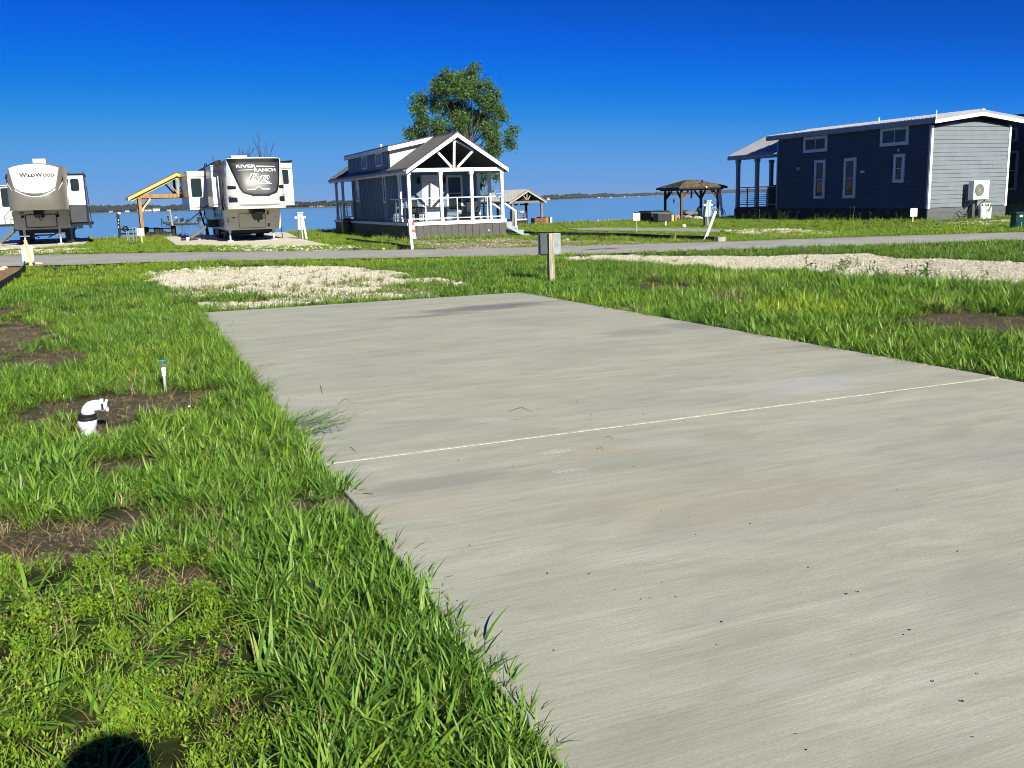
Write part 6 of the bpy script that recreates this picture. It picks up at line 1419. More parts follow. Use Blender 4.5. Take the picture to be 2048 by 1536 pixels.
for u, w_, h_, fl, mw, mr, lab in far_h:
    p, d, a = shore_far(u, 10); k = d/FPX/a; T = Thing('far_house', lab, 'house', (p[0], p[1], -.5)); W = w_*k; H = h_*k; D = 9
    m_ = MB(); m_.box(p[0]-W/2, p[0]+W/2, p[1], p[1]+D, -.8, -.6+H*.7); w0 = T.part('wall', m_, mw)
    m_ = MB(); m_.prism([(p[1]-.5, -.6+H*.7), (p[1]+D+.5, -.6+H*.7), (p[1]+D/2, -.6+H)], 'x', p[0]-W/2-.4, p[0]+W/2+.4); T.part('roof', m_, mr)
    nW = max(2, int(W/3))
    for i in range(nW):
        m_ = MB(); xx = p[0]-W/2+W*(i+.5)/nW; m_.box(xx-.5, xx+.5, p[1]-.05, p[1]-.005, -.6+H*.2, -.6+H*.2+1.2)
        if i == 0: w1 = T.part('window', m_, GLASS); x00 = xx
        else: T.same(w1, (xx-x00, 0, 0))
FWALL2 = mat('far_grey_wall', (.26, .27, .27), .8)
for k in range(16):                               # boat houses and moored craft along the right part of the far shore
    u = 1196+k*9+rs.uniform(-3, 3); p, d, a = shore_far(u, -12); q = d/FPX/a; W = rs.uniform(1.0, 4.0)*q; H = rs.uniform(.9, 1.9)*q
    T = Thing('boat_house', 'tiny white boat house on the far shore between the pavilion and the gazebo', 'boat house', (p[0], p[1], -1), 'boat houses along the far shore')
    m_ = MB(); m_.box(p[0]-W/2, p[0]+W/2, p[1], p[1]+8, -1.3, -1.1+H*.7); T.part('wall', m_, FWALL2 if k % 3 else FWALL); m_ = MB(); m_.prism([(p[0]-W/2-.3, -1.1+H*.7), (p[0]+W/2+.3, -1.1+H*.7), (p[0], -1.1+H)], 'y', p[1]-.3, p[1]+8.3); T.part('roof', m_, FROOF)

# ------------------------------------------------------------------ people: one continuous skinned body each, clothes over it
def skinmesh(name, verts, edges, radii, m, parent, sub=2, root=0, smooth=True):
    me = bpy.data.meshes.new(name); me.from_pydata(verts, edges, []); o = bpy.data.objects.new(name, me); COL.objects.link(o)
    md = o.modifiers.new('s', 'SKIN'); md.use_smooth_shade = True; s2 = o.modifiers.new('u', 'SUBSURF'); s2.levels = sub; s2.render_levels = sub
    for i, sv in enumerate(me.skin_vertices[0].data): sv.radius = radii[i] if isinstance(radii[i], tuple) else (radii[i], radii[i]); sv.use_root = (i == root)
    dg = bpy.context.evaluated_depsgraph_get(); m2 = bpy.data.meshes.new_from_object(o.evaluated_get(dg)); bpy.data.objects.remove(o); bpy.data.meshes.remove(me)
    m2.name = name; m2.materials.clear(); m2.materials.append(m); shade(m2, True)
    o = bpy.data.objects.new(name, m2); COL.objects.link(o)
    if parent: o.parent = parent
    return o
def person(label, loc, J, shirt, trousers, group=None, sub=2, hair=HAIR, hat=None, hands=True):
    """J: joint name -> position relative to the feet; the figure faces +Y before placing"""
    T = Thing('person', label, 'person', loc, group); P = J
    names = ['pelvis', 'belly', 'chest', 'neck', 'chin', 'head', 'crown', 'shL', 'elL', 'wrL', 'haL', 'shR', 'elR', 'wrR', 'haR', 'hiL', 'knL', 'anL', 'toL', 'hiR', 'knR', 'anR', 'toR']
    rad = [.12, .115, .13, .052, .062, .083, .06, .058, .043, .030, .032, .058, .043, .030, .032, .085, .058, .040, .038, .085, .058, .040, .038]
    E = [(0, 1), (1, 2), (2, 3), (3, 4), (4, 5), (5, 6), (2, 7), (7, 8), (8, 9), (9, 10), (2, 11), (11, 12), (12, 13), (13, 14), (0, 15), (15, 16), (16, 17), (17, 18), (0, 19), (19, 20), (20, 21), (21, 22)]
    V = [P[n_] for n_ in names]; skinmesh('body', V, E, rad, SKIN, T.o, sub)
    ix = {n_: i for i, n_ in enumerate(names)}
    def cloth(nm, ns, es, grow, m):
        loc_ = {n_: i for i, n_ in enumerate(ns)}; skinmesh(nm, [P[n_] for n_ in ns], [(loc_[a], loc_[b]) for a, b in es], [rad[ix[n_]]+grow for n_ in ns], m, T.o, sub)
    cloth('shirt', ['belly', 'chest', 'shL', 'elL', 'shR', 'elR', 'pelvis'], [('belly', 'chest'), ('chest', 'shL'), ('shL', 'elL'), ('chest', 'shR'), ('shR', 'elR'), ('belly', 'pelvis')], .014, shirt)
    cloth('trousers', ['pelvis', 'hiL', 'knL', 'anL', 'hiR', 'knR', 'anR'], [('pelvis', 'hiL'), ('hiL', 'knL'), ('knL', 'anL'), ('pelvis', 'hiR'), ('hiR', 'knR'), ('knR', 'anR')], .016, trousers)
    h = Vector(P['head']); mb = MB()
    mb.grid(lambda u, v: (h.x+.098*math.cos(2*math.pi*u)*math.sin(math.pi*v*.62+.001), h.y-.018+.112*math.sin(2*math.pi*u)*math.sin(math.pi*v*.62+.001), h.z+.02+.115*math.cos(math.pi*v*.62)), 16, 8)
    me = bpy.data.meshes.new('hair'); me.from_pydata(mb.v, [], mb.f); fixn(me); shade(me, True); me.materials.append(hair); o = bpy.data.objects.new('hair', me); COL.objects.link(o); o.parent = T.o
    # face: nose, eyes, mouth
    f = MB(); f.prism([(h.z-.03, h.y+.075), (h.z-.035, h.y+.11), (h.z+.01, h.y+.08)], 'z', 0, 0) if False else None
    mb = MB(); mb.add([(h.x-.012, h.y+.078, h.z-.03), (h.x+.012, h.y+.078, h.z-.03), (h.x, h.y+.108, h.z-.028), (h.x, h.y+.08, h.z+.015)], [(0, 1, 2), (0, 2, 3), (1, 3, 2)]); 
    me = bpy.data.meshes.new('nose'); me.from_pydata(mb.v, [], mb.f); me.materials.append(SKIN); o = bpy.data.objects.new('nose', me); COL.objects.link(o); o.parent = T.o
    for s_ in (-1, 1):
        mb = MB(); mb.lathe([(.001, h.z+.004), (.009, h.z+.012), (.001, h.z+.02)], h.x+s_*.03, h.y+.078, 8); me = bpy.data.meshes.new('eye'); me.from_pydata(mb.v, [], mb.f); me.materials.append(PRINT); o = bpy.data.objects.new('eye', me); COL.objects.link(o); o.parent = T.o
        # hand: four fingers and a thumb
        if hands:
            w, ha = Vector(P['wrL' if s_ < 0 else 'wrR']), Vector(P['haL' if s_ < 0 else 'haR']); d = (ha-w).normalized(); side = d.cross(Vector((0, 1, 0)) if abs(d.y) < .8 else Vector((0, 0, 1))).normalized(); nrm = side.cross(d)
            vs = [tuple(ha)]; es = []; rd = [.022]
            for k in range(4):
                b0 = ha+side*(.021*(1.5-k))+d*.02; l_ = (.062, .072, .067, .052)[k]; q0 = len(vs)
                vs += [tuple(b0), tuple(b0+d*l_*.5+nrm*.012), tuple(b0+d*l_*.75+nrm*.035)]; es += [(0, q0), (q0, q0+1), (q0+1, q0+2)]; rd += [.010, .0085, .0075]
            q0 = len(vs); vs += [tuple(ha+side*.036-d*.005), tuple(ha+side*.052+d*.03+nrm*.015)]; es += [(0, q0), (q0, q0+1)]; rd += [.012, .009]
            skinmesh('hand', vs, es, rd, SKIN, T.o, 1)
    return T
# the photographer, standing behind the phone: the head's shadow falls on the grass
Jp = dict(pelvis=(0, 0, .92), belly=(0, .01, 1.08), chest=(0, 0, 1.30), neck=(0, .0, 1.46), chin=(0, .03, 1.52), head=(0, .02, 1.60), crown=(0, .0, 1.68),
          shL=(-.17, 0, 1.38), elL=(-.21, .20, 1.24), wrL=(-.10, .17, 1.46), haL=(-.085, .19, 1.53), shR=(.17, 0, 1.38), elR=(.21, .20, 1.24), wrR=(.10, .17, 1.46), haR=(.085, .19, 1.53),
          hiL=(-.09, 0, .88), knL=(-.10, .02, .48), anL=(-.11, -.02, .08), toL=(-.12, .14, .03), hiR=(.09, 0, .88), knR=(.10, .02, .48), anR=(.11, -.02, .08), toR=(.12, .14, .03))
T = person('person behind the camera holding up a phone, only the head shadow shows', (.015, -.31, 0), Jp, CLOTH3, CLOTH1)
hatb = MB(); hatb.lathe([(.105, 1.58), (.125, 1.62), (.130, 1.66), (.122, 1.70), (.100, 1.735), (.066, 1.757), (.02, 1.768)], 0, .01, 24)
me = bpy.data.meshes.new('hat'); me.from_pydata(hatb.v, [], hatb.f); fixn(me); me.materials.append(CLOTH1); o = bpy.data.objects.new('hat', me); COL.objects.link(o); o.parent = T.o
ph = MB(); ph.bev(-.07, .07, -.006, .006, -.036, .036, .003); o = solo('phone', ph, BLACK, 'dark phone held up by the photographer', 'phone'); o.location = (0, -.055, 1.60); o.rotation_euler.x = -PITCH

# fishing boat with anglers
BX, BY, BZ = 9.2, 176.0, -1.2
T = Thing('fishing_boat', 'grey fishing boat with an outboard motor on the lake behind the shelter', 'boat', (BX, BY, BZ))
hl = MB(); NS, NR = 15, 7
def hull(u, v):
    x = -2.9+5.8*u; bw = .95*min(1, (u/.35)**.6 if u < .35 else 1)*(1-.08*u); keel = -.12+.5*max(0, (.28-u)/.28)**1.6; a = math.pi*v
    return (BX+x, BY-bw*math.cos(a), BZ+.50+.18*(1-u)-(.50+.18*(1-u)-keel)*math.sin(a)**.7)
hl.grid(hull, NS, 12); T.part('hull', hl, mat('boat_dark_hull', (.06, .07, .08), .3, var=.1), smooth=True)
dk = MB(); dk.grid(lambda u, v: (BX-2.8+5.6*u, BY+(2*v-1)*.93*min(1, (u/.35)**.6 if u < .35 else 1), BZ+.50+.17*(1-u)), 12, 2); T.part('deck', dk, mat('boat_deck_carpet', (.35, .33, .32), .9))
for x in (-.6, .4, 1.2): d_ = MB(); d_.bev(BX+x-.22, BX+x+.22, BY-.25, BY+.25, BZ+.62, BZ+.85, .04); d_.bev(BX+x+.14, BX+x+.26, BY-.25, BY+.25, BZ+.8, BZ+1.2, .03); T.part('seat', d_, BLACK)
d_ = MB(); d_.bev(BX+.1, BX+.5, BY-.7, BY-.3, BZ+.6, BZ+1.15, .05); T.part('console', d_, BLACK)
d_ = MB(); d_.prism([(BX+2.8, BZ+.55), (BX+3.5, BZ+.55), (BX+3.6, BZ+1.1), (BX+3.4, BZ+1.3), (BX+2.85, BZ+1.25)], 'y', BY-.25, BY+.25); d_.box(BX+3.0, BX+3.2, BY-.1, BY+.1, BZ-.3, BZ+.55); T.part('outboard_motor', d_, mat('black_red_cowl', (.02, .013, .013), .3))
d_ = MB(); d_.tube([(BX-2.6, BY-.2, BZ+.7), (BX-2.95, BY-.3, BZ+1.0), (BX-3.1, BY-.4, BZ-.2)], .05, 6); d_.tube([(BX-3.0, BY-.3, BZ+.95), (BX-3.0, BY-.3, BZ+1.2)], .09, 8); T.part('trolling_motor', d_, BLACK)
Js = dict(Jp); Js.update(elL=(-.24, .05, 1.12), wrL=(-.16, .25, 1.10), haL=(-.12, .32, 1.12), elR=(.24, .05, 1.12), wrR=(.16, .25, 1.10), haR=(.10, .32, 1.12))
Jq = dict(pelvis=(0, 0, .50), belly=(0, .02, .66), chest=(0, .03, .88), neck=(0, .04, 1.04), chin=(0, .07, 1.10), head=(0, .06, 1.18), crown=(0, .04, 1.26), shL=(-.17, .03, .96), elL=(-.24, .12, .72), wrL=(-.14, .33, .74), haL=(-.1, .40, .76), shR=(.17, .03, .96), elR=(.24, .12, .72), wrR=(.14, .33, .74), haR=(.1, .40, .76),
          hiL=(-.10, .02, .48), knL=(-.12, .42, .48), anL=(-.12, .44, .10), toL=(-.12, .58, .05), hiR=(.10, .02, .48), knR=(.12, .42, .48), anR=(.12, .44, .10), toR=(.12, .58, .05))
p1 = person('angler in grey standing at the bow of the fishing boat', (BX-1.85, BY, BZ+.62), Js, CLOTH3, CLOTH1, 'anglers in the fishing boat', 1, hands=True); p1.o.rotation_euler.z = R(100)
p2 = person('angler in a pale blue shirt seated in the middle of the fishing boat', (BX-.55, BY, BZ+.42), Jq, CLOTH2, CLOTH3, 'anglers in the fishing boat', 1); p2.o.rotation_euler.z = R(150)
p3 = person('angler in dark clothes seated behind the pale blue shirted one', (BX+.55, BY, BZ+.42), Jq, CLOTH1, CLOTH1, 'anglers in the fishing boat', 1); p3.o.rotation_euler.z = R(60)
pole = MB(); aa = PY(340, 421, 100.0); bb = PY(346, 452, 100.0); pole.tube([(aa[0], 100, aa[1]), (bb[0], 100, bb[1]-.6)], [.07, .11], 8); solo('channel_pole', pole, GREYWOOD, 'thin grey pole standing in the water in front of the fishing boat', 'pole', loc=(bb[0], 100, -1.2))

# ------------------------------------------------------------------ trees
def leafmat(name, c0, c1, at='rnd', rough=.55):
    m = bpy.data.materials.new(name); m.use_nodes = True; nt = m.node_tree; B = nt.nodes['Principled BSDF']; B.inputs['Roughness'].default_value = rough; B.inputs['Specular IOR Level'].default_value = .35
    nt.links.new(ramp(nt, attr(nt, at).outputs['Fac'], [(0, c0), (.6, c1), (1, tuple(q*1.5 for q in c1))]), B.inputs['Base Color']); return m
def leaves(centers, per, spread, size, seed):
    g = np.random.default_rng(seed); C = np.repeat(centers, per, axis=0); n = len(C)
    P = C+g.normal(0, 1, (n, 3))*spread; a = g.normal(0, 1, (n, 3)); a /= np.linalg.norm(a, axis=1)[:, None]
    b = g.normal(0, 1, (n, 3)); b -= (b*a).sum(1)[:, None]*a; b /= np.linalg.norm(b, axis=1)[:, None]; s = size*g.uniform(.6, 1.25, (n, 1))
    V = np.stack([P-a*s*.5, P+b*s*.42+a*s*.05, P+a*s*.55, P-b*s*.42+a*s*.05], 1).reshape(-1, 3); F_ = np.arange(4*n).reshape(n, 4)
    return V, F_, np.repeat(np.clip(g.normal(.45, .22, n), 0, 1), 4)
TY = 62.0
lob = [(700,225,55),(610,330,80),(725,340,80),(815,170,60),(890,200,80),(760,260,100),(640,270,80),(500,250,75),(430,330,75),(540,380,100),(680,400,110),(820,380,110),(930,320,65),(380,440,85),(480,500,80),(330,540,65),(280,600,55),(640,540,110),(770,540,110),(900,500,100),(1010,450,85),(1060,560,85),(950,640,110),(800,680,120),(640,680,110),(480,720,90),(380,660,75),(300,720,65),(250,780,55),(215,830,45),(350,800,85),(480,820,85),(620,830,100),(780,820,110),(940,790,100),(1060,720,75),(1150,570,50),(1210,565,35),(1190,640,30),(1000,880,85),(1100,830,65),(1190,800,45),(1245,780,32),(1130,920,60),(1220,900,45),(1280,920,30),(1050,980,55),(1160,1000,28),(980,1000,55),(925,1230,50),(975,1280,40),(930,1350,55),(960,1440,45),(1080,1240,32),(900,1120,70)]
rs = random.Random(12); cen = []; per = []
T = Thing('cottonwood_tree', 'large leafy cottonwood tree rising behind the cottage', 'tree', (22.6, TY, -.3))
limbs = MB(); base_ = Vector((22.4, TY, -.6)); fork = Vector((22.0, TY, 3.0))
limbs.tube([base_, (22.3, TY, 1.2), fork, (21.9, TY+.1, 5.5), (22.0, TY, 8.0)], [.26, .21, .17, .11, .04], 9)
for (u, v, r_) in lob:
    x, z = PY(780+u/5.12, 110+v/5.12, TY); rm_ = r_/5.12/FPX*TY*1.05; dy = rs.uniform(-1, 1)*min(1.6, 2.2-abs(x-22)*.2)
    c = Vector((x, TY+dy, z)); k = max(6, int(11*(r_/60)**2))
    mid = fork.lerp(c, .45)+Vector((0, 0, .3)); st_ = Vector((22.1, TY, min(max(2.2, z-2.5), 5.0)))
    limbs.tube([st_, (st_+c)/2+Vector((0, 0, -.15)), c], [.045, .025, .010], 5)
    for _ in range(k):
        d = Vector((rs.gauss(0, 1), rs.gauss(0, 1), rs.gauss(0, 1))).normalized()*rm_*rs.uniform(.35, 1.0); q = c+d; cen.append(q[:])
        if rs.random() < .35: limbs.tube([c, (c+q)/2, q], [.012, .008, .004], 4)
T.part('trunk', limbs, BARK)
cen = np.array(cen); V, F_, rn = leaves(cen, 46, .18, .115, 4)
me = bpy.data.meshes.new('crown'); me.from_pydata((V-np.array(T.loc)).tolist(), [], F_.tolist()); vattr(me, 'rnd', rn); me.materials.append(leafmat('cottonwood_leaves', (.021, .050, .011), (.076, .145, .028)))
o = bpy.data.objects.new('crown', me); COL.objects.link(o); o.parent = T.o
# bare trees behind the white trailer
def bare_tree(x, y, h, seed, lab, lean=0):
    T = Thing('bare_tree', lab, 'tree', (x, y, -.4), 'leafless trees behind the white trailer'); mb = MB(); r_ = random.Random(seed)
    def rec(p, d, l_, rad_, lv):
        q = p+d*l_; mid = (p+q)/2+Vector((r_.uniform(-1, 1), r_.uniform(-1, 1), 0))*l_*.05
        rad_ = max(rad_, .012); mb.tube([p, mid, q], [rad_, rad_*.85, rad_*.7], 5 if lv < 2 else 4, False)
        if lv >= 6: return
        for k in range(3 if lv < 3 else 2):
            nd = (d+Vector((r_.uniform(-1, 1), r_.uniform(-1, 1), r_.uniform(-.1, .7)))*(.42 if k else .2)).normalized(); rec(p+d*l_*(1 if k == 0 else r_.uniform(.5, 1)), nd, l_*r_.uniform(.66, .84), rad_*(.62 if k else .7), lv+1)
    rec(Vector((x, y, -.8)), Vector((lean, 0, 1)).normalized(), h*.265, .11, 0); T.part('branches', mb, TWIG); return T
for k, (px, py_, Y_, lab, ln) in enumerate(((531, 258, 61, 'tallest leafless tree behind the roof of the white trailer', 0), (432, 292, 60.5, 'leafless tree above the left awning of the white trailer', 0), (480, 281, 61.5, 'leafless tree behind the rooftop unit of the white trailer', .03), (404, 324, 60, 'smallest leafless tree left of the white trailer roof hooks', -.05))):
    x, z = PY(px, py_, Y_); bare_tree(x-.2*k*0, Y_, (z+.8)*1.0, 30+k, lab, ln)

# ------------------------------------------------------------------ scattered vegetation and stones
SRC = bpy.data.collections.new('source_clumps')
def srcobj(name, V, F_, attrs, m, smooth=False):
    me = bpy.data.meshes.new(name); me.from_pydata(V.tolist() if hasattr(V, 'tolist') else V, [], F_); me.update()
    for k, a in attrs.items(): vattr(me, k, a)
    shade(me, smooth); me.materials.append(m); o = bpy.data.objects.new(name, me); return o
def clump(n, rad_, l0, l1, w0, w1, lean0, lean1, curl, seg, seed, up=0.0):
    r_ = random.Random(seed); V = []; F_ = []; bl = []; br = []
    for i in range(n):
        a = r_.uniform(0, 6.283); rr_ = rad_*math.sqrt(r_.random()); bx, by = rr_*math.cos(a), rr_*math.sin(a)
        az = a+r_.gauss(0, .9); L_ = r_.uniform(l0, l1); w = r_.uniform(w0, w1); th = R(r_.uniform(lean0, lean1)); cu_ = R(r_.uniform(curl*.3, curl)); rv = r_.random()
        p = Vector((bx, by, -.01)); d2 = Vector((math.cos(az), math.sin(az), 0)); s = Vector((-math.sin(az), math.cos(az), 0)); tw = r_.uniform(-.5, .5); o = len(V)
        for j in range(seg+1):
            t_ = j/seg; ww = w*(.75+.5*t_ if t_ < .35 else (1.0-((t_-.35)/.65)**1.6))*.5+.0003
            sv = (s*math.cos(tw*t_*2)+Vector((0, 0, 1))*math.sin(tw*t_*2)*.6)
            V += [tuple(p-sv*ww), tuple(p+sv*ww)]; bl += [t_, t_]; br += [rv, rv]
            an = th+cu_*t_; p = p+(d2*math.sin(an)+Vector((0, 0, 1))*math.cos(an))*(L_/seg)
        for j in range(seg): q = o+2*j; F_.append((q, q+1, q+3, q+2))
    return V, F_, dict(bl=bl, br=br)
gm2 = bpy.data.materials.new('grass_blades'); gm2.use_nodes = True; nt = gm2.node_tree; B = nt.nodes['Principled BSDF']
B.inputs['Roughness'].default_value = .48; B.inputs['Specular IOR Level'].default_value = .4
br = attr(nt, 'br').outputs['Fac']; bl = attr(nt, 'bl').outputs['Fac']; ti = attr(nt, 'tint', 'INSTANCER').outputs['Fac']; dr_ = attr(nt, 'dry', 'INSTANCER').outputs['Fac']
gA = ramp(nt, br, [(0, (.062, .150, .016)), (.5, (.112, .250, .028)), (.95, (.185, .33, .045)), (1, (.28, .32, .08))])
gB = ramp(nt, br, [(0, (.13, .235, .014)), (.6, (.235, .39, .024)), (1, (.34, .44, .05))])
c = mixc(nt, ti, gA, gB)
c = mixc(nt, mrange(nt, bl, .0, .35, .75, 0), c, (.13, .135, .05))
dryc = ramp(nt, br, [(0, (.13, .09, .045)), (.5, (.32, .24, .13)), (1, (.50, .41, .24))])
c = mixc(nt, dr_, c, dryc)
nt.links.new(c, B.inputs['Base Color'])
tr_ = nt.nodes.new('ShaderNodeBsdfTranslucent'); nt.links.new(c, tr_.inputs['Color']); ms = nt.nodes.new('ShaderNodeMixShader'); ms.inputs[0].default_value = .22
nt.links.new(B.outputs[0], ms.inputs[1]); nt.links.new(tr_.outputs[0], ms.inputs[2]); nt.links.new(ms.outputs[0], nt.nodes['Material Output'].inputs[0])
def weedclump(n, h0, h1, leaf, seed, rad_=.05, ratio=.38):
    r_ = random.Random(seed); V = []; F_ = []; bl = []; br = []
    for i in range(n):
        a = r_.uniform(0, 6.283); rr_ = rad_*math.sqrt(r_.random()); x, y = rr_*math.cos(a), rr_*math.sin(a); H_ = r_.uniform(h0, h1); az0 = r_.uniform(0, 6.28); ln = r_.uniform(0, .5); rv = r_.random()
        k = max(3, int(H_/leaf*1.4)+2)
        for j in range(k):
            t_ = (j+1)/k; c = Vector((x+ln*H_*t_*math.cos(az0), y+ln*H_*t_*math.sin(az0), H_*t_)); az = az0+j*2.4; el = R(r_.uniform(15, 55)); d = Vector((math.cos(az)*math.cos(el), math.sin(az)*math.cos(el), math.sin(el)))
            s = Vector((-math.sin(az), math.cos(az), 0)); L_ = leaf*r_.uniform(.7, 1.2)*(1-.3*t_); o = len(V)
            V += [tuple(c), tuple(c+d*L_*.45-s*L_*ratio*.5), tuple(c+d*L_+Vector((0, 0, -.1*L_))), tuple(c+d*L_*.45+s*L_*ratio*.5)]; F_.append((o, o+1, o+2, o+3)); bl += [.5, .6, .9, .6]; br += [min(1, rv*.7+.3*r_.random())]*4
        o = len(V); w = .0012; p0 = Vector((x, y, -.01)); p1 = Vector((x+ln*H_*math.cos(az0), y+ln*H_*math.sin(az0), H_)); s = Vector((w, 0, 0)); V += [tuple(p0-s), tuple(p0+s), tuple(p1+s), tuple(p1-s)]; F_.append((o, o+1, o+2, o+3)); bl += [.3]*4; br += [.4]*4
    return V, F_, dict(bl=bl, br=br)
def stalk(h, seed):
    r_ = random.Random(seed); V = []; F_ = []; bl = []; br = []
    def strip(pts, w):
        o = len(V)
        for i, p in enumerate(pts): V.extend([(p[0]-w, p[1], p[2]), (p[0]+w, p[1], p[2])]); bl.extend([.8, .8]); br.extend([.9, .9])
        for i in range(len(pts)-1): q = o+2*i; F_.append((q, q+1, q+3, q+2))
    ln = r_.uniform(.1, .5); az = r_.uniform(0, 6.28); f = lambda t_: (ln*h*t_**2*math.cos(az), ln*h*t_**2*math.sin(az), h*t_)
    strip([f(t_/6) for t_ in range(7)], .0011)
    for k in range(3+r_.randrange(3)):
        p = f(r_.uniform(.78, 1)); a = r_.uniform(0, 6.28); strip([(p[0]+math.cos(a)*s*.055, p[1]+math.sin(a)*s*.055, p[2]+.018*s-.02*s*s) for s in (0, .33, .66, 1)], .0024)
    for k in range(2): p = f(r_.uniform(.1, .4)); a = r_.uniform(0, 6.28); strip([(p[0]+math.cos(a)*s*.10, p[1]+math.sin(a)*s*.10, p[2]+.09*s-.05*s*s) for s in (0, .33, .66, 1)], .003)
    return V, F_, dict(bl=bl, br=br)
def rock(seed, sub=1):
    r_ = np.random.default_rng(seed); bm = bmesh.new(); bmesh.ops.create_icosphere(bm, subdivisions=sub, radius=1); bm.verts.index_update()
    V = np.array([v.co[:] for v in bm.verts]); F_ = [tuple(v.index for v in f.verts) for f in bm.faces]; bm.free()
    V *= 1+(r_.random((len(V), 1))-.5)*.5; V *= np.array([1, r_.uniform(.6, .95), r_.uniform(.45, .75)]); return V, F_, dict(br=np.full(len(V), r_.random()))
GRP = {
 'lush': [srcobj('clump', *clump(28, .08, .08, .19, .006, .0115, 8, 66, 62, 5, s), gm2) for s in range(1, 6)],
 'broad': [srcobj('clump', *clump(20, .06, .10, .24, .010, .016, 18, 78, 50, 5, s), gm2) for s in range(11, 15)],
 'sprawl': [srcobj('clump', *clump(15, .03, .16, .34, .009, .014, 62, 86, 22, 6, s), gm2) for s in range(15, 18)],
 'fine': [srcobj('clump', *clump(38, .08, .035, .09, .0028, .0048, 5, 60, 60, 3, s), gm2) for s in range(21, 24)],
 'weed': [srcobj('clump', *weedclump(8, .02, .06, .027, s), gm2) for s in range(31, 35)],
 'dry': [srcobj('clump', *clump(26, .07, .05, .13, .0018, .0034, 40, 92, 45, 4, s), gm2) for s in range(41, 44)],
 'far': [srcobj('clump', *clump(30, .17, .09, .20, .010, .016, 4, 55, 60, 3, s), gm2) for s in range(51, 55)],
 'stalk': [srcobj('clump', *stalk(r_, s), gm2) for s, r_ in ((61, .28), (62, .34), (63, .40), (64, .24))],
}
stm = bpy.data.materials.new('crushed_limestone'); stm.use_nodes = True; nt = stm.node_tree; B = nt.nodes['Principled BSDF']; B.inputs['Roughness'].default_value = .9
nt.links.new(ramp(nt, attr(nt, 'tint', 'INSTANCER').outputs['Fac'], [(0, (.16, .14, .10)), (.35, (.42, .39, .30)), (.8, (.60, .565, .455)), (1, (.72, .69, .60))]), B.inputs['Base Color'])
nt.links.new(bump(nt, noise(3, 4, nt=nt), .5, .05), B.inputs['Normal'])
GRP['stone'] = [srcobj('stone', *rock(s), stm) for s in range(71, 76)]
for k, lst in GRP.items():
    cc = bpy.data.collections.new('src_'+k)
    for i, o in enumerate(lst): o.name = '%s_%02d' % (k, i); cc.objects.link(o)
    GRP[k] = cc
def scatter(name, label, cat, pts, kind_src, scale, tint, dry=None, tilt=.12):
    n = len(pts); me = bpy.data.meshes.new(name); me.vertices.add(n); me.vertices.foreach_set('co', np.asarray(pts, np.float32).ravel())
    vattr(me, 'scl', scale); vattr(me, 'tint', tint); vattr(me, 'dry', np.zeros(n) if dry is None else dry)
    a = me.attributes.new('rot', 'FLOAT_VECTOR', 'POINT'); rot = np.stack([rng.normal(0, tilt, n), rng.normal(0, tilt, n), rng.uniform(0, 6.283, n)], 1)
    a.data.foreach_set('vector', rot.astype(np.float32).ravel()); a = me.attributes.new('pick', 'INT', 'POINT'); a.data.foreach_set('value', rng.integers(0, 64, n).astype(np.int32))
    o = bpy.data.objects.new(name, me); COL.objects.link(o); o['kind'] = 'stuff'; o['label'] = label; o['category'] = cat
    ng = bpy.data.node_groups.new('scatter', 'GeometryNodeTree'); ng.interface.new_socket('Geometry', in_out='INPUT', socket_type='NodeSocketGeometry'); ng.interface.new_socket('Geometry', in_out='OUTPUT', socket_type='NodeSocketGeometry')
    N = ng.nodes; L = ng.links; gi = N.new('NodeGroupInput'); go_ = N.new('NodeGroupOutput'); ci = N.new('GeometryNodeCollectionInfo'); ci.inputs['Collection'].default_value = GRP[kind_src]; ci.inputs['Separate Children'].default_value = True; ci.inputs['Reset Children'].default_value = True
    m2p = N.new('GeometryNodeMeshToPoints'); ip = N.new('GeometryNodeInstanceOnPoints'); ip.inputs['Pick Instance'].default_value = True
    def na(nm, t_): q = N.new('GeometryNodeInputNamedAttribute'); q.data_type = t_; q.inputs['Name'].default_value = nm; return q.outputs['Attribute']
    L.new(gi.outputs[0], m2p.inputs[0]); L.new(m2p.outputs[0], ip.inputs['Points']); L.new(ci.outputs[0], ip.inputs['Instance']); L.new(na('pick', 'INT'), ip.inputs['Instance Index']); L.new(na('rot', 'FLOAT_VECTOR'), ip.inputs['Rotation']); L.new(na('scl', 'FLOAT'), ip.inputs['Scale']); L.new(ip.outputs[0], go_.inputs[0])
    md = o.modifiers.new('scatter', 'NODES'); md.node_group = ng; return o
def project(x, y, z):
    d = np.stack([x, y, z-CAMZ], -1); w = d@_f; return 1024+FPX*(d@_r)/w, 768-FPX*(d@_u)/w, w
def cand(x0, x1, y0, y1, dens, margin=260):
    n = int((x1-x0)*(y1-y0)*dens); x = rng.uniform(x0, x1, n); y = rng.uniform(y0, y1, n); u, v, w = project(x, y, np.zeros(n)); k = (w > .3) & (u > -margin) & (u < 2048+margin) & (v < 1536+margin*1.4); return x[k], y[k]
def gz_(x, y):
    z = -.055+(vnoise(x, y, .9, 2)-.5)*.045+(vnoise(x, y, 6, 4)-.5)*.05-bare_m(x, y)*.025
    t = np.clip((y-shore(x))/3.5, 0, 1); return z-2.4*t*t*(3-2*t)
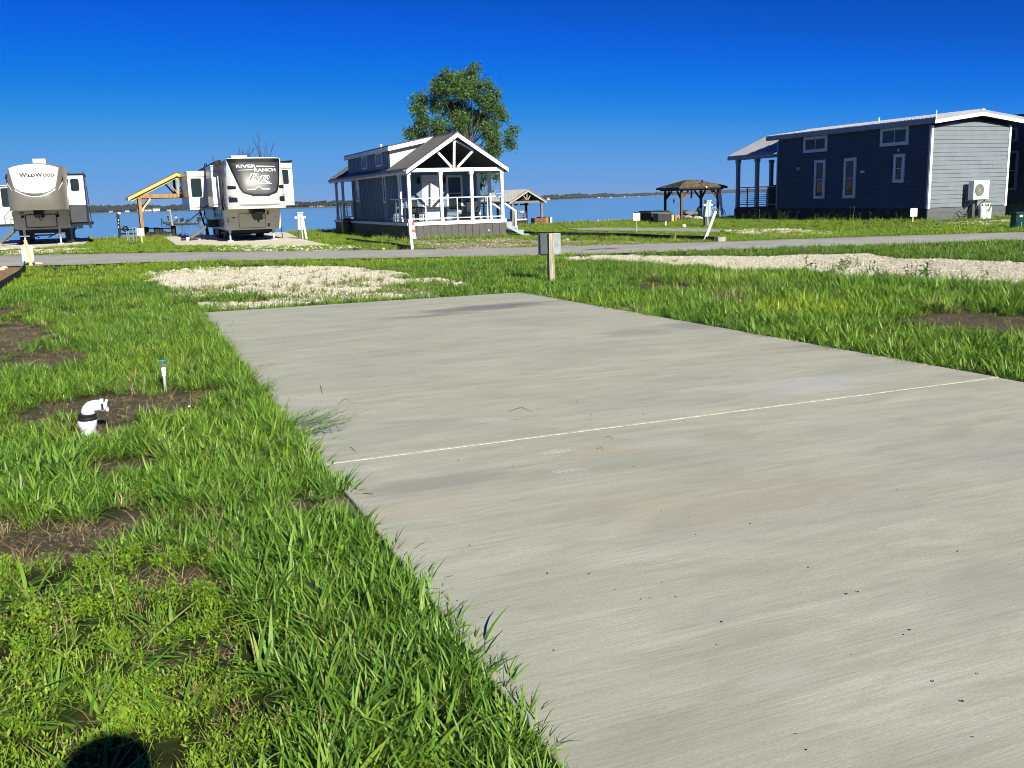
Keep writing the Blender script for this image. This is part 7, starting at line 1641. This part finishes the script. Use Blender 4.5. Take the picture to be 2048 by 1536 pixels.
def free(x, y, gap=.0):
    jx, jy = jit(x, y, .03, .12, 61)
    m = ~inpoly(jx+gap*0, jy, PAD)
    for P_ in (ROAD, RV2PAD, RV1PAD, G9, SANDLOT):
        a, b = jit(x, y, .12, .35, 63); m &= ~inpoly(a, b, P_)
    for a0, a1, b0, b1 in HOUSES: m &= ~((x > a0-.02) & (x < a1+.02) & (y > b0-.02) & (y < b1))
    return m & (y < shore(x)+.8)
WEEDZ = Gp([(-300, 1075), (0, 1080), (250, 1090), (430, 1130), (500, 1260), (520, 1400), (560, 1900), (-300, 1900)])
def tintf(x, y):
    t = np.clip((vnoise(x, y, 1.7, 14)-.38)*1.8, 0, 1)*.6
    a = ((x-8.6)/.8)**2+((y-10.6)/.9)**2; t = np.maximum(t, np.clip(1.6-a, 0, 1)*1.1)
    a = ((x-11)/1.2)**2+((y-14.9)/.7)**2; t = np.maximum(t, np.clip(1.2-a, 0, 1)*.8)
    return np.clip(t+(y > 24)*.75+rng.normal(0, .08, len(x)), 0, 1)
def grass(name, label, src_, x, y, p, s0, s1, tint=None, dry=None, zoff=0):
    k = (rng.random(len(x)) < p) & free(x, y); x, y = x[k], y[k]; nb = np.maximum(bare_m(x, y+.35), bare_m(x, y+.15))
    tt = tintf(x, y) if tint is None else np.full(len(x), tint)+rng.normal(0, .1, len(x))
    if callable(dry): dv = dry(x, y)
    else: dv = np.full(len(x), dry or 0.0)
    dv = np.where(rng.random(len(x)) < (.0 if src_ in ('broad', 'sprawl') else .035), np.maximum(dv, .8), dv)
    hmod = (.75+.5*vnoise(x, y, .6, 51))*(1-.38*nb*(y > 6))
    return scatter(name, label, 'grass', np.stack([x, y, gz_(x, y)+zoff], 1), src_, rng.uniform(s0, s1, len(x))*hmod, np.clip(tt, 0, 1), np.clip(dv, 0, 1))
inW = lambda x, y: inpoly(*jit(x, y, .18, .4, 71), WEEDZ)
# 1. nearest lush grass
x, y = cand(-3.2, 1.15, 1.4, 6.2, 190); b = bare_m(x, y); g = gravel_m(x, y)
grass('near_grass', 'lush green grass beside the near left edge of the concrete pad', 'lush', x, y, np.clip(1-b*1.5-g*1.3, 0, 1)*np.where(inW(x, y), .03, 1), .66, 1.0)
x, y = cand(-3.2, 1.12, 1.4, 7.5, 45); b = bare_m(x, y)
grass('crab_grass', 'broad bladed crab grass sprawling through the near grass', 'broad', x, y, np.clip(1-b*1.6, 0, 1)*np.where(inW(x, y), .10, .9), .7, 1.2)
x, y = cand(-3.2, .9, 1.2, 6.0, 420); 
grass('low_weeds', 'low small leaved weeds covering the soil in the near left corner', 'weed', x, y, np.where(inW(x, y), np.clip((vnoise(x, y, .16, 91)-.30)*4, 0, 1)*.85, .07)*np.clip(1.2-bare_m(x, y)*1.15, 0, 1), .6, 1.35, tint=.9)
x, y = cand(-3.2, .9, 1.4, 5.2, 9)
grass('sprawling_grass', 'long flat lying blades of crab grass over the near weeds', 'sprawl', x, y, np.where(inW(x, y), .75, .25), .6, 1.1, tint=.1)
x, y = cand(-3.2, 1.1, 1.2, 10, 90)
grass('fine_grass', 'short fine grass between the weeds and round the bare soil', 'fine', x, y, np.where(inW(x, y), .45, .35)*np.clip(1.15-bare_m(x, y)*1.2, 0, 1), .6, 1.2, tint=.45, dry=lambda x, y: np.clip(bare_m(x, y)*1.2+vnoise(x, y, .3, 9)*.5-.15, 0, 1))
x, y = cand(-4, 1.1, 1.2, 20, 150); b = bare_m(x, y)
grass('dead_grass', 'dead straw lying on and round the bare soil patches at the left', 'dry', x, y, np.where((b > .05), .8, .04)+np.where(inW(x, y), .2, 0), .6, 1.1, dry=.95)
n_ = 900; y = rng.uniform(1.2, 15.2, n_); x = .965-np.abs(rng.normal(0, .06, n_))
k = (gravel_m(x, y) < .3); x, y = x[k], y[k]
scatter('edge_grass', 'grass spilling over the left edge of the concrete pad', 'grass', np.stack([x, y, np.full(len(x), -.035)], 1), 'lush', rng.uniform(.35, .85, len(x)), np.clip(tintf(x, y), 0, 1), None, .28)
# 2. left strip
x, y = cand(-4.5, 1.15, 6.2, 16, 105); b = bare_m(x, y)
grass('left_grass', 'bright green grass along the left side of the concrete pad', 'lush', x, y, np.clip(1-b*1.35, 0, 1), .75, 1.1)
x, y = cand(-5, 12, 15.3, 26, 34); b = bare_m(x, y); g = gravel_m(x, y)
grass('middle_grass', 'green grass beyond the pad round the white gravel', 'far', x, y, np.clip(1-b*2, 0, 1)*np.where(g > .2, np.clip(1-g*1.0, 0, 1)*.7+np.where(y > 20.5, .025, .13+.3*(vnoise(x, y, .5, 19) > .55)), 1), .45, .9, dry=lambda x, y: gravel_m(x, y)*.35)
# 3. right strip
x, y = cand(6.3, 20, 3.5, 16.5, 62); b = bare_m(x, y); g = gravel_m(x, y)
grass('right_grass', 'dark lush grass along the right side of the concrete pad', 'lush', x, y, np.clip(1-b*1.5, 0, 1)*np.clip(1-g*1.15, .015, 1)*(x < 14), .8, 1.3, dry=lambda x, y: np.clip((vnoise(x, y, .9, 66)-.62)*3, 0, .4)*(x > 8))
x, y = cand(6.3, 14, 4, 16, 22); b = bare_m(x, y); g = gravel_m(x, y)
grass('right_crab_grass', 'broad bladed grass leaning over the right edge of the pad', 'broad', x, y, np.clip(1-b*2, 0, 1)*np.clip(1-g*1.2, 0, 1), .9, 1.35, dry=lambda x, y: np.clip((vnoise(x, y, .9, 66)-.6)*3, 0, .5)*(x > 8))
x, y = cand(6.3, 14, 5, 17, 30)
grass('right_dead_grass', 'dead straw round the bare soil right of the pad', 'dry', x, y, np.where(bare_m(x, y) > .05, .8, .02), .7, 1.3, dry=.95)
x, y = cand(11, 30, 12, 28, 24); g = gravel_m(x, y)
grass('verge_grass', 'green verge between the long white gravel drive and the road', 'far', x, y, np.clip(1-g*1.12, .008, 1)*((x < 30)), .55, .95)
# 4. far lots
x, y = cand(-8, 62, 26, 62, 15, 120); b = bare_m(x, y); g = gravel_m(x, y); tn = tan_m(x, y)
hgt = np.clip(1-np.abs(y-(shore(x)-1.2))/2.2, 0, 1)
grass('lot_grass', 'bright mown grass on the lots between the road and the lake', 'far', x, y, np.clip(1-b*2, 0, 1)*np.clip(1-g*.95, .1, 1)*np.clip(1-tn*.72, 0, 1), .42, .75, dry=lambda x, y: tan_m(x, y)*.45)
x, y = cand(-8, 62, 26, 31, 14, 120)
grass('road_verge_grass', 'grass verge between the road and the near lots', 'far', x, y, .55, .5, .9)
x, y = cand(-8, 62, 44, 62, 9, 120); d = shore(x)-y
grass('shore_weeds', 'tall ragged weeds along the lake bank', 'far', x, y, np.where((d > -1.2) & (d < 2.6), .95, 0.0)*(x < 36), .95, 1.7, dry=lambda x, y: np.clip(vnoise(x, y, .8, 5)*.9-.2, 0, 1))
# weeds at house bases and timbers
def line_pts(pts, n, w):
    P_ = resample(pts, n); return P_[:, 0]+rng.normal(0, w, n), P_[:, 1]+rng.normal(0, w, n)
x, y = line_pts([(11.3, 39.7), (11.2, 55)], 160, .12); x2, y2 = line_pts([(11.4, 39.8), (15.9, 39.8)], 60, .08); x3, y3 = line_pts([(35.8, 35.3), (35.75, 51.5)], 260, .16); x4, y4 = line_pts([(36, 35.3), (41.5, 35.2)], 60, .08); x5, y5 = line_pts([(36, 51), (30, 52.5), (29, 51)], 90, .3)
x = np.r_[x, x2, x3, x4, x5]; y = np.r_[y, y2, y3, y4, y5]
grass('wall_foot_weeds', 'ragged weeds growing at the foot of the cottage and navy house', 'far', x, y, .9, .8, 1.5, dry=.15)
# seed stalks
x, y = cand(-3, 1.25, 1.8, 14, 5)
grass('seed_stalks', 'thin seed stalks standing above the grass left of the pad', 'stalk', x, y, .55, .7, 1.2, dry=.25)
x, y = line_pts([(1.0, 7.5), (1.0, 13.5)], 26, .06)
k_ = scatter('edge_stalks', 'thin seed stalks leaning over the left pad edge', 'grass', np.stack([np.minimum(x, 1.02), y, np.full(len(x), -.05)], 1), 'stalk', rng.uniform(.7, 1.15, len(x)), np.full(len(x), .3), np.full(len(x), .35), .3)
x, y = cand(30, 36.5, 35, 52, 4, 100); 
grass('lot_stalks', 'seed stalks standing against the dark wall of the navy house', 'stalk', x, y, np.where((x > 34.6), .9, .1), 1.2, 2.0, dry=.5)
x, y = cand(-6, 30, 26, 56, 1.2, 100); grass('roadside_stalks', 'sparse tall stalks along the road and lake', 'stalk', x, y, .5, .9, 1.5, dry=.4)
# stones
def stones(name, label, x, y, p, s0, s1, t0=.35, t1=1.0):
    k = (rng.random(len(x)) < p) & free(x, y); x, y = x[k], y[k]; n = len(x); z = gz_(x, y)+rng.uniform(-.006, .012, n)
    s = np.exp(rng.uniform(np.log(s0), np.log(s1), n)); return scatter(name, label, 'gravel', np.stack([x, y, z], 1), 'stone', s, rng.uniform(t0, t1, n), None, .5)
x, y = cand(-1, 8, 15.2, 27.5, 760); g = gravel_m(x, y); stones('white_gravel', 'crushed white limestone patch beyond the far edge of the pad', x, y, np.clip(g, 0, 1)*inpoly(x, y, [(-1, 15), (8, 15), (8, 28), (-1, 28)]), .007, .027)
x, y = cand(9, 30, 7, 26, 620); g = gravel_m(x, y); stones('gravel_drive', 'long white crushed limestone drive right of the pad', x, y, np.clip(g, 0, 1)*(y < 25.5), .008, .028)
x, y = cand(-9, 44, 26, 48, 60); g = gravel_m(x, y); stones('far_gravel', 'patches of pale gravel beyond the road', x, y, g, .02, .06)
x, y = cand(10, 22, 28, 42, 70); stones('brown_gravel', 'brown grey crushed stone in front of the cottage', x, y, tan_m(x, y), .015, .045, 0, .5)
x, y = cand(.2, 1.2, 4, 6.5, 900); stones('pad_edge_gravel', 'pale stones on bare soil against the left pad edge', x, y, gravel_m(x, y)*(bare_m(x, y)*.3+.7), .006, .019)
x, y = cand(-3, 14, 1.5, 26, 5); stones('loose_pebbles', 'few loose pale pebbles in the soil and grass', x, y, .5, .005, .016, .2, 1)
clm = bpy.data.materials.new('soil_clods'); clm.use_nodes = True; nt = clm.node_tree; nt.nodes['Principled BSDF'].inputs['Roughness'].default_value = .95
nt.links.new(ramp(nt, attr(nt, 'tint', 'INSTANCER').outputs['Fac'], [(0, (.045, .036, .022)), (.7, (.14, .115, .075)), (1, (.26, .22, .15))]), nt.nodes['Principled BSDF'].inputs['Base Color'])
cc = bpy.data.collections.new('src_clod')
for i in range(4): cc.objects.link(srcobj('clod_%02d' % i, *rock(120+i), clm))
GRP['clod'] = cc
for (a0, a1, b0, b1, dn, nm) in ((-3.2, 1.1, 3, 6.5, 900, 'near soil patches'), (-3.5, 1.1, 6.5, 17, 500, 'soil patches left of the pad'), (8, 11.5, 7, 17, 300, 'soil patches right of the pad')):
    x, y = cand(a0, a1, b0, b1, dn); k = (rng.random(len(x)) < bare_m(x, y)*.8) & free(x, y); x, y = x[k], y[k]
    scatter('soil_clods', 'crumbs of dry soil lying on the '+nm, 'soil', np.stack([x, y, gz_(x, y)], 1), 'clod', np.exp(rng.uniform(math.log(.003), math.log(.014), len(x))), rng.uniform(0, 1, len(x)), None, .5)
# leafy weeds at the gravel, one object each
wv = [weedclump(7, .12, .24, .065, s, .05, .45) for s in (81, 82, 83)]
wsrc = [srcobj('weed_plant', *w_, None) for w_ in []]
wmeshes = []
lm = bpy.data.materials.new('leafy_weed'); lm.use_nodes = True; nt = lm.node_tree; nt.nodes['Principled BSDF'].inputs['Roughness'].default_value = .5
nt.links.new(ramp(nt, attr(nt, 'br').outputs['Fac'], [(0, (.030, .09, .010)), (1, (.09, .20, .020))]), nt.nodes['Principled BSDF'].inputs['Base Color'])
for V_, F2, at in wv:
    me = bpy.data.meshes.new('weed_plant'); me.from_pydata(V_, [], F2)
    for k, a in at.items(): vattr(me, k, a)
    me.materials.append(lm); wmeshes.append(me)
spots = [(1676,548,1.0),(1694,540,.9),(1686,545,1.1),(1622,545,1.2),(1700,530,.6),(1716,530,.7),(1744,545,.8),(1660,555,.9),(1818,556,1.0),(1840,562,1.2),(1848,556,1.1),(1866,556,.7),(1878,560,.6),(1790,560,.7),(1970,560,.8),(1930,562,.7),(1756,556,.8),(1730,560,.9),(1282,528,.7),(1770,562,.9),
         (468,592,.8),(452,596,.7),(618,570,.6),(652,566,.6),(686,570,.7),(700,566,.5),(866,572,.7),(845,566,.6),(905,580,.8),(380,602,.7),(362,598,.6),(315,552,.8),(728,545,.5),(812,560,.6),(560,560,.5),(830,590,.6),(930,590,.6)]
for i, (u, v, s) in enumerate(spots):
    a = G(u, v); o = bpy.data.objects.new('weed_plant', wmeshes[i % 3]); COL.objects.link(o); o.location = (a[0], a[1], -.05); o.scale = (s*1.5,)*3; o.rotation_euler.z = rs.uniform(0, 6.28)
    o['category'] = 'weed'; o['label'] = 'upright leafy green weed at the edge of the long gravel drive' if u > 1000 else 'upright leafy green weed growing in the gravel patch beyond the pad'; o['group'] = 'leafy weeds on the long gravel drive' if u > 1000 else 'leafy weeds on the gravel patch'
# feathery weed fronds reaching over the pad
for k, (u, v, s, a_) in enumerate(((600, 862, 1.2, .1), (640, 858, 1.1, -.2), (655, 875, 1.2, .0), (535, 795, 1.0, .3), (690, 1010, .9, 1.2))):
    a = G(u, v, -.02); V_, F2, at = weedclump(16, .16, .28, .035, 90+k, .05, .25)
    V_ = [(p[2]*.95+p[0]*.5, p[1]*1.2, .02+abs(p[0])*.5+p[2]*.22) for p in V_]
    me = bpy.data.meshes.new('frond_weed'); me.from_pydata(V_, [], F2); vattr(me, 'br', at['br']); me.materials.append(lm)
    o = bpy.data.objects.new('frond_weed', me); COL.objects.link(o); o.location = (a[0]-.12, a[1], 0); o.scale = (s*1.0,)*3; o.rotation_euler.z = a_; o['category'] = 'weed'
    o['label'] = ['left feathery weed frond reaching over the pad edge', 'middle feathery weed frond reaching over the pad edge', 'feathery weed frond reaching farthest onto the pad', 'small feathery weed at the pad edge beside the tall stalks', 'upright light green weed in the bare notch of the pad edge'][k]; o['group'] = 'feathery weeds over the left pad edge'
# big splayed blades of grass at the pad edge
V_, F2, at = clump(26, .05, .16, .30, .009, .014, 25, 75, 60, 7, 99)
# litter on the slab
lt = MB(); rl_ = random.Random(5)
specks = [(695,815),(917,921),(1026,933),(1110,842),(1182,830),(1287,830),(1292,814),(1180,840),(1882,859),(1620,831),(1444,1245),(1820,1261),(1866,1364),(1592,1469),(1955,1349),(1925,1404),(1946,1476),(1110,628),(1005,640),(1270,705),(1386,757),(1980,828),(1230,1180),(1352,1195),(1300,1197),(915,1203),(1095,1148),(1108,1302),(1178,1149),(1693,1189),(1716,1185)]
for u, v in specks:
    x, y = G(u, v, 0); s = rl_.uniform(.002, .0042); a = rl_.uniform(0, 3); lt.beam((x-s*math.cos(a), y-s*math.sin(a), .003), (x+s*math.cos(a), y+s*math.sin(a), .004+s*.3), s*.9, s*.7)
for _ in range(150):
    y = rl_.uniform(2, 14.5); x = rl_.uniform(1.1, 6.6); s = rl_.uniform(.0012, .003); lt.beam((x-s, y, .002), (x+s, y+s, .0025), s*1.2, s)
solo('slab_litter', lt, mat('dark_seed_litter', (.035, .025, .018), .9, var=.4), kind='stuff', label='dark seeds and specks lying on the concrete pad', cat='litter')
lt = MB()
for (u0, v0, u1, v1, um, vm) in ((1017, 824, 1065, 824, 1042, 817), (1208, 877, 1226, 878, 1218, 875), (1195, 899, 1208, 900, 1200, 897), (675, 810, 708, 807, 690, 800), (700, 895, 712, 905, 706, 900), (640, 770, 645, 790, 643, 778), (1160, 590, 1170, 600, 1166, 594)):
    P3 = [(*G(u0, v0, 0), .003), (*G(um, vm, 0), .012), (*G(u1, v1, 0), .003)]; lt.tube(P3, [.0012, .0022, .0008], 4)
solo('straw_litter', lt, mat('dry_straw', (.17, .13, .06), .8, var=.3), kind='stuff', label='few dry grass blades lying on the concrete pad', cat='litter')
# yellow flowers
for k, (u, v, z, lab) in enumerate(((367, 856, .10, 'yellow flower head in the grass right of the sewer elbow'), (765, 516, .12, 'left pale yellow flower head near the road'), (772, 515, .12, 'right pale yellow flower head near the road'), (236, 526, .12, 'small yellow flower near the road at the left'), (1730, 454, .15, 'yellow flower before the navy house'), (1919, 451, .15, 'yellow flower before the grey gable end'))):
    a = G(u, v, z); mb = MB(); s = .010 if k == 0 else .018; mb.tube([(a[0], a[1], -.05), (a[0], a[1], z)], .0015 if k == 0 else .004, 4); mb.lathe([(s*.3, z-s*.4), (s, z), (s*.9, z+s*.3), (s*.3, z+s*.5)], a[0], a[1], 8)
    solo('yellow_flower', mb, mat('yellow_petals' if k == 0 else 'yellow_petals_b', (.70, .66, .30), .7), lab, 'flower', 'yellow flowers in the grass', loc=(a[0], a[1], -.05))

# ------------------------------------------------------------------ light haze over the lake
hb_ = MB(); hb_.box(-3500, 7500, -60, 7500, -4.2, 16)
hz2 = bpy.data.materials.new('pale_air'); hz2.use_nodes = True; nt = hz2.node_tree; nt.nodes.remove(nt.nodes['Principled BSDF'])
pv = nt.nodes.new('ShaderNodeVolumePrincipled'); pv.inputs['Color'].default_value = (.75, .85, 1, 1); pv.inputs['Density'].default_value = .00011; pv.inputs['Anisotropy'].default_value = .2
nt.links.new(pv.outputs[0], nt.nodes['Material Output'].inputs['Volume'])
solo('haze', hb_, hz2, kind='stuff', label='thin pale summer haze over the lake and lots', cat='haze')
